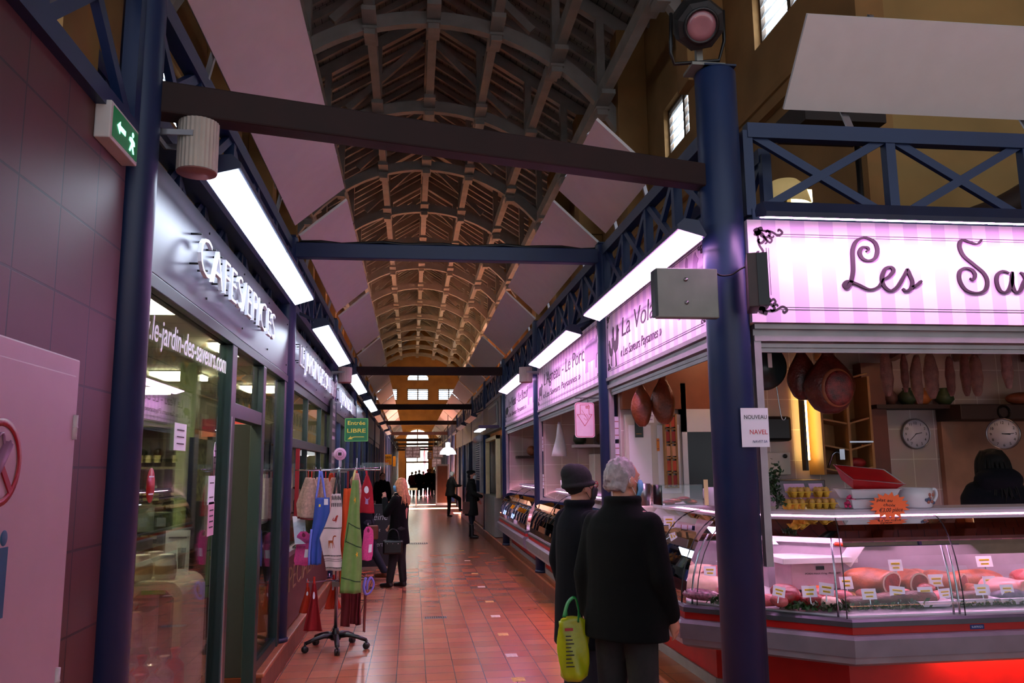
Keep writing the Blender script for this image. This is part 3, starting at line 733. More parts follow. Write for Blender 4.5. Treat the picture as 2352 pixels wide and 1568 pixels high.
# floodlight on the corner column
t = thing('floodlight', 'black theatre floodlight on a yoke on top of the corner column', 'floodlight', (1.85, 4.8, 4.29))
fc = Vector((1.80, 4.70, 4.56)); ax = Vector((-.12, -.75, -.55)).normalized()
rot = Vector((0, 0, 1)).rotation_difference(ax).to_matrix()
mb = MB()
sec8 = lambda r, h: [fc+rot@Vector((r*math.cos(PI/8+PI/4*i), r*math.sin(PI/8+PI/4*i), h)) for i in range(8)]
mb.loft([sec8(.10, -.22), sec8(.15, -.15), sec8(.165, .05), sec8(.15, .12), sec8(.115, .13)], smooth=False)
mb.build('body', M('matt_black', (.045, .04, .045), .6), t)
MB().lathe([(.112, .128), (.112, .142), (.092, .145), (.092, .131)], fc, 24, axis=ax).build('lens_ring', BLACK, t)
MB().lathe([(.001, .133), (.05, .137), (.092, .139), (.092, .135)], fc, 24, axis=ax, cap=False).build('lens', M('pinkish_lens', (.62, .42, .45), .12, coat=.6), t)
yk = [fc+Vector((-.175, 0, .06)), fc+Vector((-.18, .02, -.2)), fc+Vector((-.15, .05, -.26)), fc+Vector((.15, .05, -.22)), fc+Vector((.18, .02, -.1)), fc+Vector((.175, 0, .1))]
MB().tube(yk, .012, 8).build('yoke', BLACK, t)
MB().box(1.76, 1.98, 4.72, 4.9, 4.29, 4.31).box(1.80, 1.84, 4.74, 4.78, 4.31, 4.42).build('mounting_plate', GREYB, t)
# loudspeakers
def speaker(c, r, h, label, tilt=0, armd=(-1, 0, 0)):
    t = thing('loudspeaker', label, 'loudspeaker', c, 'cylindrical white loudspeakers')
    mb = MB(); n = 56
    pts = [(r*(1 if j % 2 else .965)*math.cos(2*PI*j/n), r*(1 if j % 2 else .965)*math.sin(2*PI*j/n)) for j in range(n)]
    q = Vector(c); mb.loft([[q+Vector((a, b, z)) for a, b in pts] for z in (0, h)], smooth=False)
    mb.build('body', M('cream_plastic', (.72, .68, .64), .6), t)
    MB().lathe([(r*.97, -.006), (r*.97, .0)], c, 28).build('grille', M('dusty_pink_grille', (.55, .36, .34), .8), t)
    a = Vector(armd)
    MB().bar(q+Vector((0, -r*.98, h*.65)), q+Vector((0, -r*.98, h*.65))+a*(r+.08), .012, .025).bar(q+Vector((0, r*.98, h*.65)), q+Vector((0, r*.98, h*.65))+a*(r+.08), .012, .025).bar(q+a*(r+.08)+Vector((0, -r, h*.65)), q+a*(r+.08)+Vector((0, r, h*.65)), .012, .025).build('bracket', STEEL, t)
speaker((-.985, 3.72, 3.10), .09, .235, 'white ribbed cylindrical loudspeaker on the nearest left column')
speaker((-.98, 12.15, 3.02), .10, .22, 'white loudspeaker hanging beside the left row, between the second and third lamps')
speaker((1.68, 12.05, 3.02), .10, .22, 'pinkish lit loudspeaker on the right row beside the third lilac fascia', armd=(1, 0, 0))

# ------------------------------------------------------------------ tiled wall, exit sign, metal cabinet at the left edge
m_wt = M_tiles('brown_wall_tiles', (.36, .18, .16), (.34, .165, .15), (.15, .08, .08), .305, .295, (1, 2), off=(-2.56, -2.95+.295*20), ms=.005, rough=.5, bump=.2)
struct(MB().box(-1.34, -1.2, -2.0, 3.45, 0, 3.13).build('wall_tiled', m_wt, origin=(0, 0, 0)))
t = thing('exit_sign', 'white emergency exit box with green running man at the top of the tiled wall', 'sign', (-1.2, 3.14, 2.99))
MB().box(-1.2, -1.14, 3.09, 3.40, 3.0, 3.15).build('case', WHITE, t, bevel=.005)
lg = MB().box(-1.141, -1.137, 3.11, 3.385, 3.015, 3.135).build('legend', M('exit_green', (.05, .30, .18), .3, emit=(.06, .42, .24), es=.25), t)
gw = M('exit_glow', (.8, 1, .85), .4, emit=(.55, 1, .8), es=1.8)
mb = MB(); fxE = lambda a, b, q: (-1.137+q, a, b)
mb.prism([(3.15, 3.075), (3.18, 3.1), (3.18, 3.085), (3.24, 3.085), (3.24, 3.065), (3.18, 3.065), (3.18, 3.05)], fxE, 0, .002)
mb.prism([(3.29, 3.03), (3.31, 3.065), (3.285, 3.07), (3.29, 3.085), (3.315, 3.09), (3.345, 3.08), (3.35, 3.065), (3.33, 3.06), (3.345, 3.03), (3.335, 3.028), (3.318, 3.052), (3.3, 3.028)], fxE, 0, .002)
mb.ball((-1.137, 3.325, 3.105), (.003, .011, .011)); mb.build('pictogram', gw, lg)
t = thing('metal_cabinet', 'pale pink metal cabinet with a no smoking sticker, at the left edge', 'cabinet', (-1.2, 2.3, .2))
PK = M('pale_enamel', (.72, .58, .62), .45, var=.03)
CX0 = -1.125
MB().box(-1.2, CX0, 1.6, 2.93, .25, 2.13).build('body', PK, t, bevel=.006)
dr = MB().box(CX0, CX0+.012, 1.64, 2.875, .3, 2.07).build('door', PK, t, bevel=.004)
for z in (1.9, 1.1): MB().tube([(CX0+.014, 2.88, z-.04), (CX0+.014, 2.88, z+.04)], .010, 12).tube([(CX0+.014, 2.88, z-.002), (CX0+.014, 2.88, z+.002)], .0115, 12).build('hinge', M('pale_hinge', (.80, .72, .74), .35), dr)
RED = M('sign_red', (.62, .06, .12), .4); NAVY = M('navy_print', (.10, .16, .40), .5); TEAL = M('teal_print', (.05, .33, .45), .5)
MB().lathe([(.12, .001), (.12, .004), (.10, .004), (.10, .001)], (CX0+.012, 2.40, 1.78), 40, axis=(1, 0, 0), cap=False).build('sticker_ring', RED, dr)
MB().tube([(CX0+.016, 2.35, 1.73), (CX0+.016, 2.43, 1.83)], .016, 8).tube(smooth_pts([(CX0+.016, 2.36, 1.84), (CX0+.016, 2.40, 1.86), (CX0+.016, 2.42, 1.82), (CX0+.016, 2.45, 1.84)], 4), .004, 6).build('cigarette_print', M('mauve_print', (.62, .42, .55), .5), dr)
MB().bar((CX0+.015, 2.33, 1.86), (CX0+.015, 2.47, 1.70), .004, .02).build('sticker_bar', RED, dr)
MB().ball((CX0+.013, 2.46, 1.575), (.003, .02, .022)).bar((CX0+.013, 2.46, 1.55), (CX0+.013, 2.46, 1.36), .05, .004).build('pictogram', TEAL, dr)
MB().box(CX0+.012, CX0+.015, 2.35, 2.475, .95, 1.3).build('label', NAVY, dr)
MB().box(CX0+.012, CX0+.015, 2.2, 2.49, .3, 1.15).build('leaflet', M('clear_sleeve', (.80, .60, .68), .15), t)
# ------------------------------------------------------------------ butcher stall materials
ENAM = M('white_enamel', (.84, .82, .84), .3, var=.03)
CREAM = M('cream_panel', (.76, .72, .68), .5, var=.04)
REDP = M('red_panel', (.66, .06, .05), .4)
RUBBER = M('grey_bumper', (.46, .43, .46), .42, metal=.2)
TRIMG = M('dark_grey_trim', (.30, .30, .33), .35, metal=.4)
CHROME = M('chrome', (.70, .70, .73), .2, metal=1)
CGLASS = M_glass('counter_glass', (.96, .98, .98), 1.1)
SGLASS = M_glass('shop_glass', (.93, .96, .95), .75)
WOOD = M('reddish_wood', (.42, .20, .11), .45, var=.25, scale=3)
OAK = M('light_wood', (.62, .44, .24), .55, var=.2, scale=3)
DWOOD = M('dark_wood', (.18, .09, .06), .6)
YELL = M('yellow_label', (.95, .80, .10), .6)
CARDM = M('price_card', (.86, .85, .88), .5, var=.02)
INTUBE = M('counter_tube', (1, .9, .95), .5, emit=(1.0, .74, .90), es=30, var=0)
WARMT = M('warm_tube', (1, .9, .8), .5, emit=(1.0, .74, .55), es=22, var=0)
ORT = M('orange_tube', (1, .6, .4), .5, emit=(1.0, .62, .42), es=26, var=0)

def offpath(P, s):
    """polyline moved s to its inward side (right-hand normal of travel for the stall corner)"""
    P = [Vector((p[0], p[1])) for p in P]; N = []
    for i in range(len(P)-1):
        d = (P[i+1]-P[i]).normalized(); N.append(Vector((-d.y, d.x)))
    out = []
    for i, p in enumerate(P):
        if i == 0: out.append(p+N[0]*s)
        elif i == len(P)-1: out.append(p+N[-1]*s)
        else:
            b = (N[i-1]+N[i]); b = b/b.length; out.append(p+b*(s/max(.3, b.dot(N[i]))))
    return out
def sweep(mb, P, prof, closed=True):
    cols = [offpath(P, s) for s, z in prof]
    rings = [[Vector((cols[j][i].x, cols[j][i].y, prof[j][1])) for j in range(len(prof))] for i in range(len(P))]
    return mb.loft(rings, cap=closed, smooth=False, closed=closed)
def glass_prof(s0, z0, s1, z1, n=10, bulge=1.):
    return [(s0+(s1-s0)*(1-math.cos(PI/2*i/n))**bulge, z0+(z1-z0)*math.sin(PI/2*i/n)) for i in range(n+1)]

def counter(P, label, seams, tube=True, glow=True, closed_ends=True, deckmat=ENAM, ztop=1.42):
    t = thing('display_counter', label, 'display counter', (P[0][0], P[0][1], .22), 'refrigerated display counters')
    fix = lambda o: recalc(o)
    fix(sweep(MB(), P, [(.30, .222), (.30, .56), (.7, .56), (.7, .222)]).build('base_panel', REDP, t))
    fix(sweep(MB(), P, [(.29, .222), (.285, .30), (.30, .30)]).build('kick_plate', ALU, t))
    fix(sweep(MB(), P, [(.015, .60), (.02, .56), (.06, .54), (.32, .54), (.32, .60)]).build('lower_rail', M('pale_rail', (.55, .52, .56), .4, metal=.2), t))
    fix(sweep(MB(), P, [(0, .602), (0, .70), (.015, .72), (.06, .725), (.3, .725), (.3, .602)]).build('bumper', RUBBER, t))
    fix(sweep(MB(), P, [(.045, .725), (.045, .768), (.3, .768), (.3, .725)]).build('red_stripe', REDP, t))
    fix(sweep(MB(), P, [(.035, .770), (.035, .80), (.05, .815), (.09, .818), (.3, .818), (.3, .77)]).build('grey_trim', TRIMG, t))
    fix(sweep(MB(), P, [(.10, .80), (.10, .828), (.82, .86), (.82, .80)]).build('deck', deckmat, t))
    fix(sweep(MB(), P, [(.82, .80), (.82, 1.20), (.90, 1.24), (.95, 1.24), (.95, .222), (.86, .222)]).build('rear_panel', M('mauve_grey_enamel', (.58, .53, .57), .4), t))
    fix(sweep(MB(), P, [(.78, 1.20), (.78, 1.235), (1.0, 1.235), (1.0, 1.20)]).build('rear_shelf', ENAM, t))
    gp = glass_prof(.06, .815, .50, ztop-.015, 12)
    sweep(MB(), P, gp, False).build('glass', CGLASS, t)
    zt = ztop
    fix(sweep(MB(), P, [(.46, zt-.005), (.455, zt+.015), (.48, zt+.03), (.86, zt+.03), (.86, zt-.01), (.5, zt-.012)]).build('top_shelf', M('lilac_enamel', (.80, .74, .80), .3, var=.03), t))
    if tube: fix(sweep(MB(), P, [(.52, zt-.035), (.52, zt-.015), (.545, zt-.015), (.545, zt-.035)]).build('light_tube', INTUBE, t))
    for (ux0, ux1, uy0, uy1) in (glow or []): MB().box(ux0, ux1, uy0, uy1, .525, .539).build('under_light', ORT, t)
    # curved glass supports and seams at given places along the path (segment, fraction)
    for (i, f, kind) in seams:
        a = Vector(P[i][:2]); b = Vector(P[i+1][:2])
        for kk, off in enumerate((0,) if kind == 'single' else (-.02, .02)):
            cols = []
            for s, z in glass_prof(.075, .82, .515, zt-.02, 10):
                o = offpath(P, s); p = o[i].lerp(o[i+1], f); d = (b-a).normalized(); p = p+d*off; cols.append((p.x, p.y, z))
            MB().tube(cols, .007, 8).build('support', CHROME, t)
        cols = []
        for s, z in glass_prof(.056, .80, .494, zt-.015, 10):
            o = offpath(P, s); p = o[i].lerp(o[i+1], f)+(b-a).normalized()*.05; cols.append((p.x, p.y, z))
        MB().tube(cols, .0035, 6).build('seam', BLACK, t)
    return t
PB = [(1.79, 7.64), (1.82, 5.62), (2.66, 4.87), (6.2, 4.87)]
big = counter(PB, 'curved glass butcher counter wrapping the corner stall, full of meat', [(0, .62, 'single'), (0, .93, 'single'), (1, .03, 'single'), (1, .93, 'single'), (2, .20, 'double'), (2, .55, 'double')], glow=[(3.35, 6.0, 5.02, 5.045)])
text('maker_plate', 'SURFRIGO', M('pale_print', (.75, .78, .9), .5), (3.46, 4.913, .742), (1, 0, 0), .012, .075, big, ext=.001)
MB().box(3.45, 3.545, 4.914, 4.916, .733, .762).build('badge', NAVY, big)
counter([(1.68, 12.28), (1.66, 8.3)], 'curved glass counter of the lamb and pork stall, cream labels behind its glass', [(0, .35, 'single'), (0, .5, 'double'), (0, .95, 'single')], glow=[(1.86, 1.88, 8.4, 10.6)])
counter([(1.70, 16.6), (1.68, 12.6)], 'curved glass counter of the farthest lilac stall along the aisle', [(0, .3, 'single'), (0, .55, 'double'), (0, .95, 'single')], glow=None)

# ------------------------------------------------------------------ stall shells
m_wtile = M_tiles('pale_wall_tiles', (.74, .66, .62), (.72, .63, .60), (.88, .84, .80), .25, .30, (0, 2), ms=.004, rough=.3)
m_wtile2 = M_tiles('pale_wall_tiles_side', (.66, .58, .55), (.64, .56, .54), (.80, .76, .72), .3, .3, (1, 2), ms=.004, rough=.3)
struct(MB().box(2.0, 7.0, 7.75, 7.83, .22, 2.95).build('wall_stall_back', m_wtile, origin=(0, 0, 0)))
struct(MB().box(1.95, 7.0, 12.3, 12.4, .22, 2.95).build('wall_stall_second', m_wtile, origin=(0, 0, 0))) if False else None
struct(MB().box(1.97, 5.0, 12.30, 12.38, .22, 2.95).build('wall_stall_middle', m_wtile, origin=(0, 0, 0)))
struct(MB().box(1.97, 5.0, 16.75, 16.83, .22, 2.95).build('wall_stall_far', m_wtile, origin=(0, 0, 0)))
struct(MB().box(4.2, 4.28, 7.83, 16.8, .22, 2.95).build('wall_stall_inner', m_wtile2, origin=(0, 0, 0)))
m_board = M_tiles('varnished_boards', (.46, .23, .13), (.42, .20, .12), (.20, .09, .06), .12, 2.5, (0, 1), ms=.004, rough=.35, offset=.4)
for i, (x0, x1, y0, y1) in enumerate(((1.98, 7.0, 4.9, 7.75), (1.98, 4.2, 7.83, 12.3), (1.98, 4.2, 12.38, 16.75))):
    struct(MB().box(x0, x1, y0, y1, 2.93, 2.99).build('ceiling_stall_%s' % 'abc'[i], m_board, origin=(0, 0, 0)))
for i in range(6):
    x = 2.4+.75*i
    o = MB().bar((x, 4.95, 2.85), (x+.9, 7.7, 2.85), .10, .14).build('ceiling_joist', WOOD, bevel=.01); tag(o, 'varnished reddish ceiling joist in the corner stall, number %d from the left' % (i+1), 'beam', 'varnished joists in the corner stall')
for i in range(3):
    y = 9+1.2*i; o = MB().bar((2.0, y, 2.85), (4.2, y+.4, 2.85), .09, .14).build('ceiling_joist', WOOD); tag(o, 'varnished ceiling joist of the lamb and pork stall, %s' % ['nearest', 'middle', 'farthest'][i], 'beam', 'joists in the second stall')
# warm lamps inside the stalls
for i, (x, y, z) in enumerate(((2.9, 7.2, 2.88), (4.9, 6.6, 2.88), (3.0, 9.6, 2.88), (3.0, 14.0, 2.88))):
    t = thing('ceiling_lamp', ['small lamp under the corner stall ceiling above the white doors', 'small lamp under the corner stall ceiling above the clocks', 'small lamp under the second stall ceiling', 'small lamp under the far stall ceiling'][i], 'lamp', (x, y, z))
    MB().lathe([(.07, 0), (.08, .05)], (x, y, z-.005), 20).build('housing', ENAM, t)
    MB().lathe([(.001, -.03), (.04, -.025), (.065, -.004)], (x, y, z), 20, cap=False).build('diffuser', M('warm_lamp', (1, .9, .8), .5, emit=(1, .78, .6), es=60), t)

# ------------------------------------------------------------------ back of the corner stall
t = thing('panel_door', 'white panelled doors at the back of the corner stall, left of the dark opening', 'door', (2.3, 7.7, .22))
MB().box(2.03, 2.60, 7.69, 7.745, .24, 2.25).build('leaf', CREAM, t)
for x in (2.06, 2.34): MB().box(x, x+.22, 7.682, 7.69, .5, 1.35).box(x, x+.22, 7.682, 7.69, 1.5, 2.15).build('raised_panel', ENAM, t, bevel=.01)
MB().box(2.58, 2.63, 7.66, 7.745, .22, 2.55).box(2.93, 2.98, 7.66, 7.745, .22, 2.55).box(2.58, 2.98, 7.66, 7.745, 2.08, 2.30).build('frame', ENAM, t)
tag(MB().box(2.63, 2.93, 7.70, 7.745, .24, 2.08).build('dark_opening', M('black_recess', (.012, .012, .016), .3)), 'black doorway opening in the white back wall of the corner stall', 'doorway')  # flat black panel; the doorway's darkness is put into its colour
tag(MB().box(2.0, 3.2, 7.66, 7.75, 2.30, 2.78).build('wall_panelling', M('orange_wood', (.50, .28, .16), .5)), 'orange brown wooden panel above the white doors', 'panel')
t = thing('bottle_rack', 'narrow wooden lattice rack hung on the white door, beside the dark doorway', 'rack', (2.45, 7.62, 1.55))
mb = MB()
for x in (2.40, 2.455, 2.51): mb.box(x-.008, x+.008, 7.62, 7.68, 1.55, 2.25)
for i in range(6): mb.box(2.395, 2.515, 7.62, 7.68, 1.55+i*.138, 1.562+i*.138)
mb.build('frame', OAK, t)
for i in range(5):
    for x in (2.428, 2.483): MB().box(x-.018, x+.018, 7.63, 7.67, 1.575+i*.138, 1.67+i*.138).build('packet', M('packet_%d' % ((i+int(x*100)) % 3), [(.75, .25, .12), (.85, .60, .45), (.60, .12, .10)][(i+int(x*100)) % 3], .5), t)
def poster(name, label, x0, x1, y, z0, z1, mat, lines=3, cat='poster', lm=None, facing=-1):
    t = thing(name, label, cat, ((x0+x1)/2, y, z0))
    MB().box(x0, x1, y-.003, y+.003, z0, z1).build('sheet', mat, t)
    mb = MB(); h = z1-z0; w = x1-x0
    for i in range(lines):
        zz = z1-h*(.18+.64*i/max(1, lines-1)); mb.box(x0+w*.12, x1-w*(.12+.1*(i % 2)), y-.005, y-.0032, zz-h*.02, zz+h*.02)
    mb.build('print_line', lm or PLUM, t)
    return t
poster('photo_frame', 'small dark framed photo on the white door', 2.12, 2.20, 7.675, 2.03, 2.22, M('dark_photo', (.10, .13, .10), .3), 2, 'picture', OAK)
poster('notice', 'small white notice taped high on the white door', 2.24, 2.31, 7.676, 2.17, 2.34, PAPER, 4, 'notice', GHOST)
poster('calendar_strip', 'small blue and orange strip on the white door', 2.33, 2.355, 7.676, 1.90, 2.02, M('orange_strip', (.90, .50, .10), .5), 2, 'notice', NAVY)
# hanging hams
BIGCUT = M('ham_cut_face', (.40, .10, .09), .4, var=.7, scale=22, bump=.4)
def ham(p, h, r, label, lean=0., dark=False, grp='hams hanging from the ceiling'):
    t = thing('cured_ham', label, 'ham', p, grp)
    m = M('dark_ham' if dark else 'cured_ham', (.30, .09, .06) if dark else (.44, .20, .10), .35, var=.5, scale=9, bump=.5)
    x, y, z = p; ri = []
    for i in range(17):
        f = i/16; zz = z+h*(1-f)
        rr = r*(.20+.14*(1-f)**3+.9*math.sin(PI*min(1, max(0, (f-.18)/.95)))**1.1*(f > .18)) if f < .97 else r*.35
        rr = max(.02, rr) if i else r*.12
        cx_ = x+lean*math.sin(f*PI)*.5; ring = []
        for j in range(20):
            a = 2*PI*j/20; q = rr*(1+.10*math.sin(a*2+f*4)+.05*math.sin(a*5+f*9)); ring.append((cx_+math.cos(a)*q, y+math.sin(a)*q*.62, zz))
        ri.append(ring)
    MB().loft(ri).build('meat', m, t)
    MB().tube([(x, y, z+h-.02), (x, y, z+h+.10), (x, y, min(2.93, z+h+.35))], .004, 6).build('string', M('twine', (.70, .62, .55), .8), t)
    return t
hm = ham((2.85, 5.32, 2.10), .50, .15, 'big dark ham with cut face hanging over the counter right of the corner column', .02, True)
c_ = Vector((2.875, 5.24, 2.27)); rt_ = Matrix.Rotation(R(6), 3, 'Y')
MB().ball(c_+Vector((0, .01, 0)), (.118, .03, .135), 24, 12, rt_).build('fat_rim', M('yellow_fat', (.55, .30, .18), .5, var=.3, scale=14), hm)
MB().ball(c_+Vector((.004, -.006, -.004)), (.104, .026, .120), 24, 12, rt_).build('cut_face', BIGCUT, hm)
ham((2.71, 5.42, 2.2), .42, .09, 'slimmer dark ham hanging behind the big one right of the corner column', .01, True)
ham((2.0, 7.0, 2.10), .44, .078, 'left one of two hams hanging in the poultry stall window', 0)
ham((2.205, 7.0, 2.12), .50, .092, 'right and larger one of two hams hanging in the poultry stall window', -.02)
# dry sausages in a row
def saucisson(x, y, z0, z1, r, c, label, bend=0., k=0):
    t = thing('dry_sausage', label, 'sausage', (x, y, z0), 'dry sausages hanging over the counter')
    ri = []
    for i in range(15):
        f = i/14; z = z0+(z1-z0)*f; rr = r*min(1, math.sin(PI*min(max(f, .02), .98))**.35)*(1+.06*math.sin(f*17+k))
        ri.append([(x+bend*math.sin(f*PI)+rr*(1+.05*math.sin(3*a+k))*math.cos(a), y+rr*math.sin(a), z) for a in [2*PI*j/14 for j in range(14)]])
    MB().loft(ri).build('sausage', M('sausage_%d' % c, [(.52, .36, .32), (.44, .26, .23), (.60, .44, .42)][c], .7, var=.3, scale=18, bump=.6), t)
    MB().tube([(x, y, z1-.01), (x+.01, y, z1+.07), (x, y, 2.93)], .002, 5).tube([(x+.02, y, z1-.01), (x+.02, y, 2.93)], .002, 5).build('string', M('twine', (.70, .62, .55), .8), t)
SA = [(3.64, 2.27, 2.62, .043, 0, 0), (3.73, 2.28, 2.61, .036, 1, 0), (3.79, 2.30, 2.60, .03, 1, 0), (3.90, 2.21, 2.59, .044, 0, -.02), (4.09, 2.26, 2.62, .055, 0, 0), (4.17, 2.27, 2.58, .035, 1, 0), (4.30, 2.27, 2.61, .038, 1, 0), (4.48, 2.28, 2.62, .050, 0, 0), (4.66, 2.33, 2.66, .042, 2, 0)]
SN = ['leftmost dry sausage of the hanging row', 'second dry sausage from the left, half behind its neighbours', 'thin third dry sausage from the left', 'fourth hanging sausage, bent and lowest of the row', 'fifth dry sausage from the left, thick with string wrap', 'sixth dry sausage from the left, dark and narrow', 'seventh dry sausage from the left', 'eighth dry sausage from the left, long and blunt', 'rightmost and highest dry sausage of the hanging row']
for k, (x, z0, z1, r, c, b) in enumerate(SA): saucisson(x, 5.9+.12*(k % 3 == 1), z0, z1, r, c, SN[k], b, k)
# clocks
def clock(c, r, label, face='-Y', hour=(2, 38)):
    t = thing('wall_clock', label, 'clock', c)
    ax = Vector((0, -1, 0)) if face == '-Y' else Vector((-.80, -.60, 0)).normalized()
    X = Vector((0, 0, 1)).cross(ax); X.normalize(); Z = Vector((0, 0, 1)); q = Vector(c)
    MB().lathe([(r*.9, .0), (r, .005), (r, .03), (r*.94, .035), (r*.92, .02)], q, 48, axis=ax, cap=False).build('rim', STEEL, t)
    fa = MB().lathe([(r*.95, .001), (r*.95, .018)], q, 48, axis=ax).build('face', M('clock_face', (.80, .78, .82), .5), t)
    for h in range(1, 13):
        a = R(30*h); p = q+ax*.019+X*(math.sin(a)*r*.72)+Z*(math.cos(a)*r*.72-r*.09)
        text('numeral', str(h), BLACK, p, X, r*.17, None, fa, ext=.001, align='CENTER')
    for ang, L, w in ((R(30*hour[0]+hour[1]*.5), .42, .05), (R(6*hour[1]), .62, .035)):
        d = X*math.sin(ang)+Z*math.cos(ang); MB().bar(q+ax*.021-d*r*.08, q+ax*.021+d*r*L, r*w, .002, up=ax).build('hand', BLACK, t)
clock((5.03, 7.74, 2.05), .152, 'round silver wall clock on the pale tiles of the corner stall')
clock((5.66, 7.3, 2.03), .15, 'second silver wall clock, seen at an angle above the person behind the counter', '-X', (3, 15))
# wooden parts and shelves
tag(MB().box(5.28, 6.95, 7.68, 7.745, .3, 2.2).build('wood_panelling', M('pale_wood_panel', (.60, .42, .32), .5, var=.15)), 'pale wood panelling to the right of the tiled part of the back wall', 'panelling')
t = thing('wall_shelf', 'thick dark wooden beam shelf above the second clock', 'shelf', (5.9, 7.45, 2.16))
MB().box(5.27, 6.9, 7.35, 7.74, 2.17, 2.32).build('board', DWOOD, t, bevel=.01)
MB().lathe([(.06, -.012), (.072, 0), (.06, .012), (.048, 0), (.06, -.012)], (5.72, 7.34, 2.24), 24, axis=(0, 1, 0), cap=False).build('iron_ring', BLACK, t)
o = MB().ball((6.05, 7.5, 2.385), (.17, .09, .066), 20, 12).build('loaf', M('bread_crust', (.50, .24, .14), .6, var=.3, bump=.4)); tag(o, 'brown loaf of bread on the dark beam shelf', 'bread')
tag(MB().box(4.5, 5.5, 7.5, 7.74, 2.29, 2.33).build('thin_shelf', DWOOD), 'thin dark shelf behind the hanging sausages', 'shelf')
for i, (x, c, r) in enumerate(((4.72, (.34, .20, .16), .07), (4.9, (.16, .22, .12), .09), (5.05, (.62, .34, .14), .10), (5.3, (.20, .26, .14), .09))):
    o = MB().lathe([(r*.5, 0), (r, .05), (r*.95, .10), (r*.4, .15), (r*.45, .17)], (x, 7.62, 2.332), 18).build('pot', M('pot_%d' % i, c, .6)); tag(o, ['small brown', 'green leafy', 'orange round', 'dark green'][i]+' pot on the thin shelf behind the sausages', 'pot', 'pots on the thin shelf')
t = thing('shelf_unit', 'lit yellowish wooden shelf unit standing in the back doorway behind the hams', 'shelf unit', (4.12, 7.6, 1.7))
mb = MB()
for x in (3.90, 4.17, 4.40): mb.box(x-.012, x+.012, 7.45, 7.74, 1.66, 2.60)
mb.box(3.9, 4.4, 7.72, 7.74, 1.66, 2.6)
mb.build('carcass', OAK, t)
for z in (1.68, 1.90, 2.15, 2.58):
    MB().bar((3.9, 7.6, z+.04), (4.17, 7.6, z-.01), .28, .016).bar((4.17, 7.6, z-.01), (4.4, 7.6, z+.05), .28, .016).build('shelf', OAK, t)
t = thing('lamp_strip', 'vertical yellowish lit strip beside the wooden shelf unit', 'lamp', (3.83, 7.66, 1.7)); MB().box(3.80, 3.83, 7.6, 7.63, 1.8, 2.6).build('tube', M('yellow_tube', (1, .95, .7), .5, emit=(1, .85, .5), es=14), t); MB().box(3.775, 3.80, 7.58, 7.66, 1.7, 2.62).build('holder', BLACK, t)
tag(MB().ball((4.27, 7.55, 1.77), (.10, .06, .05)).build('red_cloth', M('crimson_cloth', (.55, .05, .09), .6)), 'crumpled crimson cloth bag on the lowest shelf of the wooden unit', 'cloth')
tag(MB().tube(smooth_pts([(3.98, 7.55, 1.72), (4.0, 7.52, 1.80), (4.02, 7.5, 1.86), (4.08, 7.5, 1.88)], 4), .012, 8).build('tap', CHROME), 'chrome tap standing in front of the wooden shelf unit', 'tap')
tag(MB().box(4.05, 4.1, 7.44, 7.5, 1.8, 1.9).box(4.16, 4.40, 7.44, 7.5, 1.96, 1.975).build('wire_holder', CHROME), 'small wire holder on the wooden shelf unit', 'holder')
tag(MB().box(4.42, 4.66, 7.60, 7.745, .3, 2.75).build('wood_post', WOOD), 'wide reddish wooden upright right of the shelf unit', 'upright')
tag(MB().box(3.20, 3.76, 7.2, 7.745, .3, 1.62).build('oven', M('grey_oven', (.36, .33, .35), .35, metal=.5), bevel=.01), 'grey metal oven at the back behind the egg cartons', 'oven')
tag(MB().box(3.36, 3.62, 7.5, 7.74, 1.98, 2.22).build('radio', BLACK, bevel=.03), 'black box radio on the back wall left of the lit shelf', 'radio')
t = thing('tablet_holder', 'grey electronic box with knob on the back wall left', 'box', (3.5, 7.7, 1.7)); MB().box(3.34, 3.66, 7.66, 7.74, 1.66, 1.88).build('case', CREAM, t, bevel=.01); MB().lathe([(.02, 0), (.02, .02)], (3.6, 7.66, 1.84), 16, axis=(0, -1, 0)).build('knob', BLACK, t)
o = MB().tube(smooth_pts([(2.56, 5.55, 2.5), (2.58, 5.55, 2.3), (2.60, 5.55, 2.1), (2.62, 5.55, 2.07), (2.635, 5.55, 2.09)], 5), .004, 6).build('meat_hook', CHROME); tag(o, 'long thin steel hook hanging left of the big dark ham', 'hook')
t = thing('mirror', 'round dark greenish convex mirror just right of the corner column', 'mirror', (2.42, 5.4, 2.2)); MB().lathe([(.16, 0), (.165, .01), (.16, .03)], (2.42, 5.4, 2.43), 40, axis=(0, -1, 0)).build('rim', BLACK, t); MB().lathe([(.15, .028), (.15, .032)], (2.42, 5.4, 2.43), 40, axis=(0, -1, 0)).build('disc', M('dark_teal', (.10, .16, .17), .3), t); MB().box(2.44, 2.47, 5.36, 5.367, 2.42, 2.52).build('label', PAPER, t)
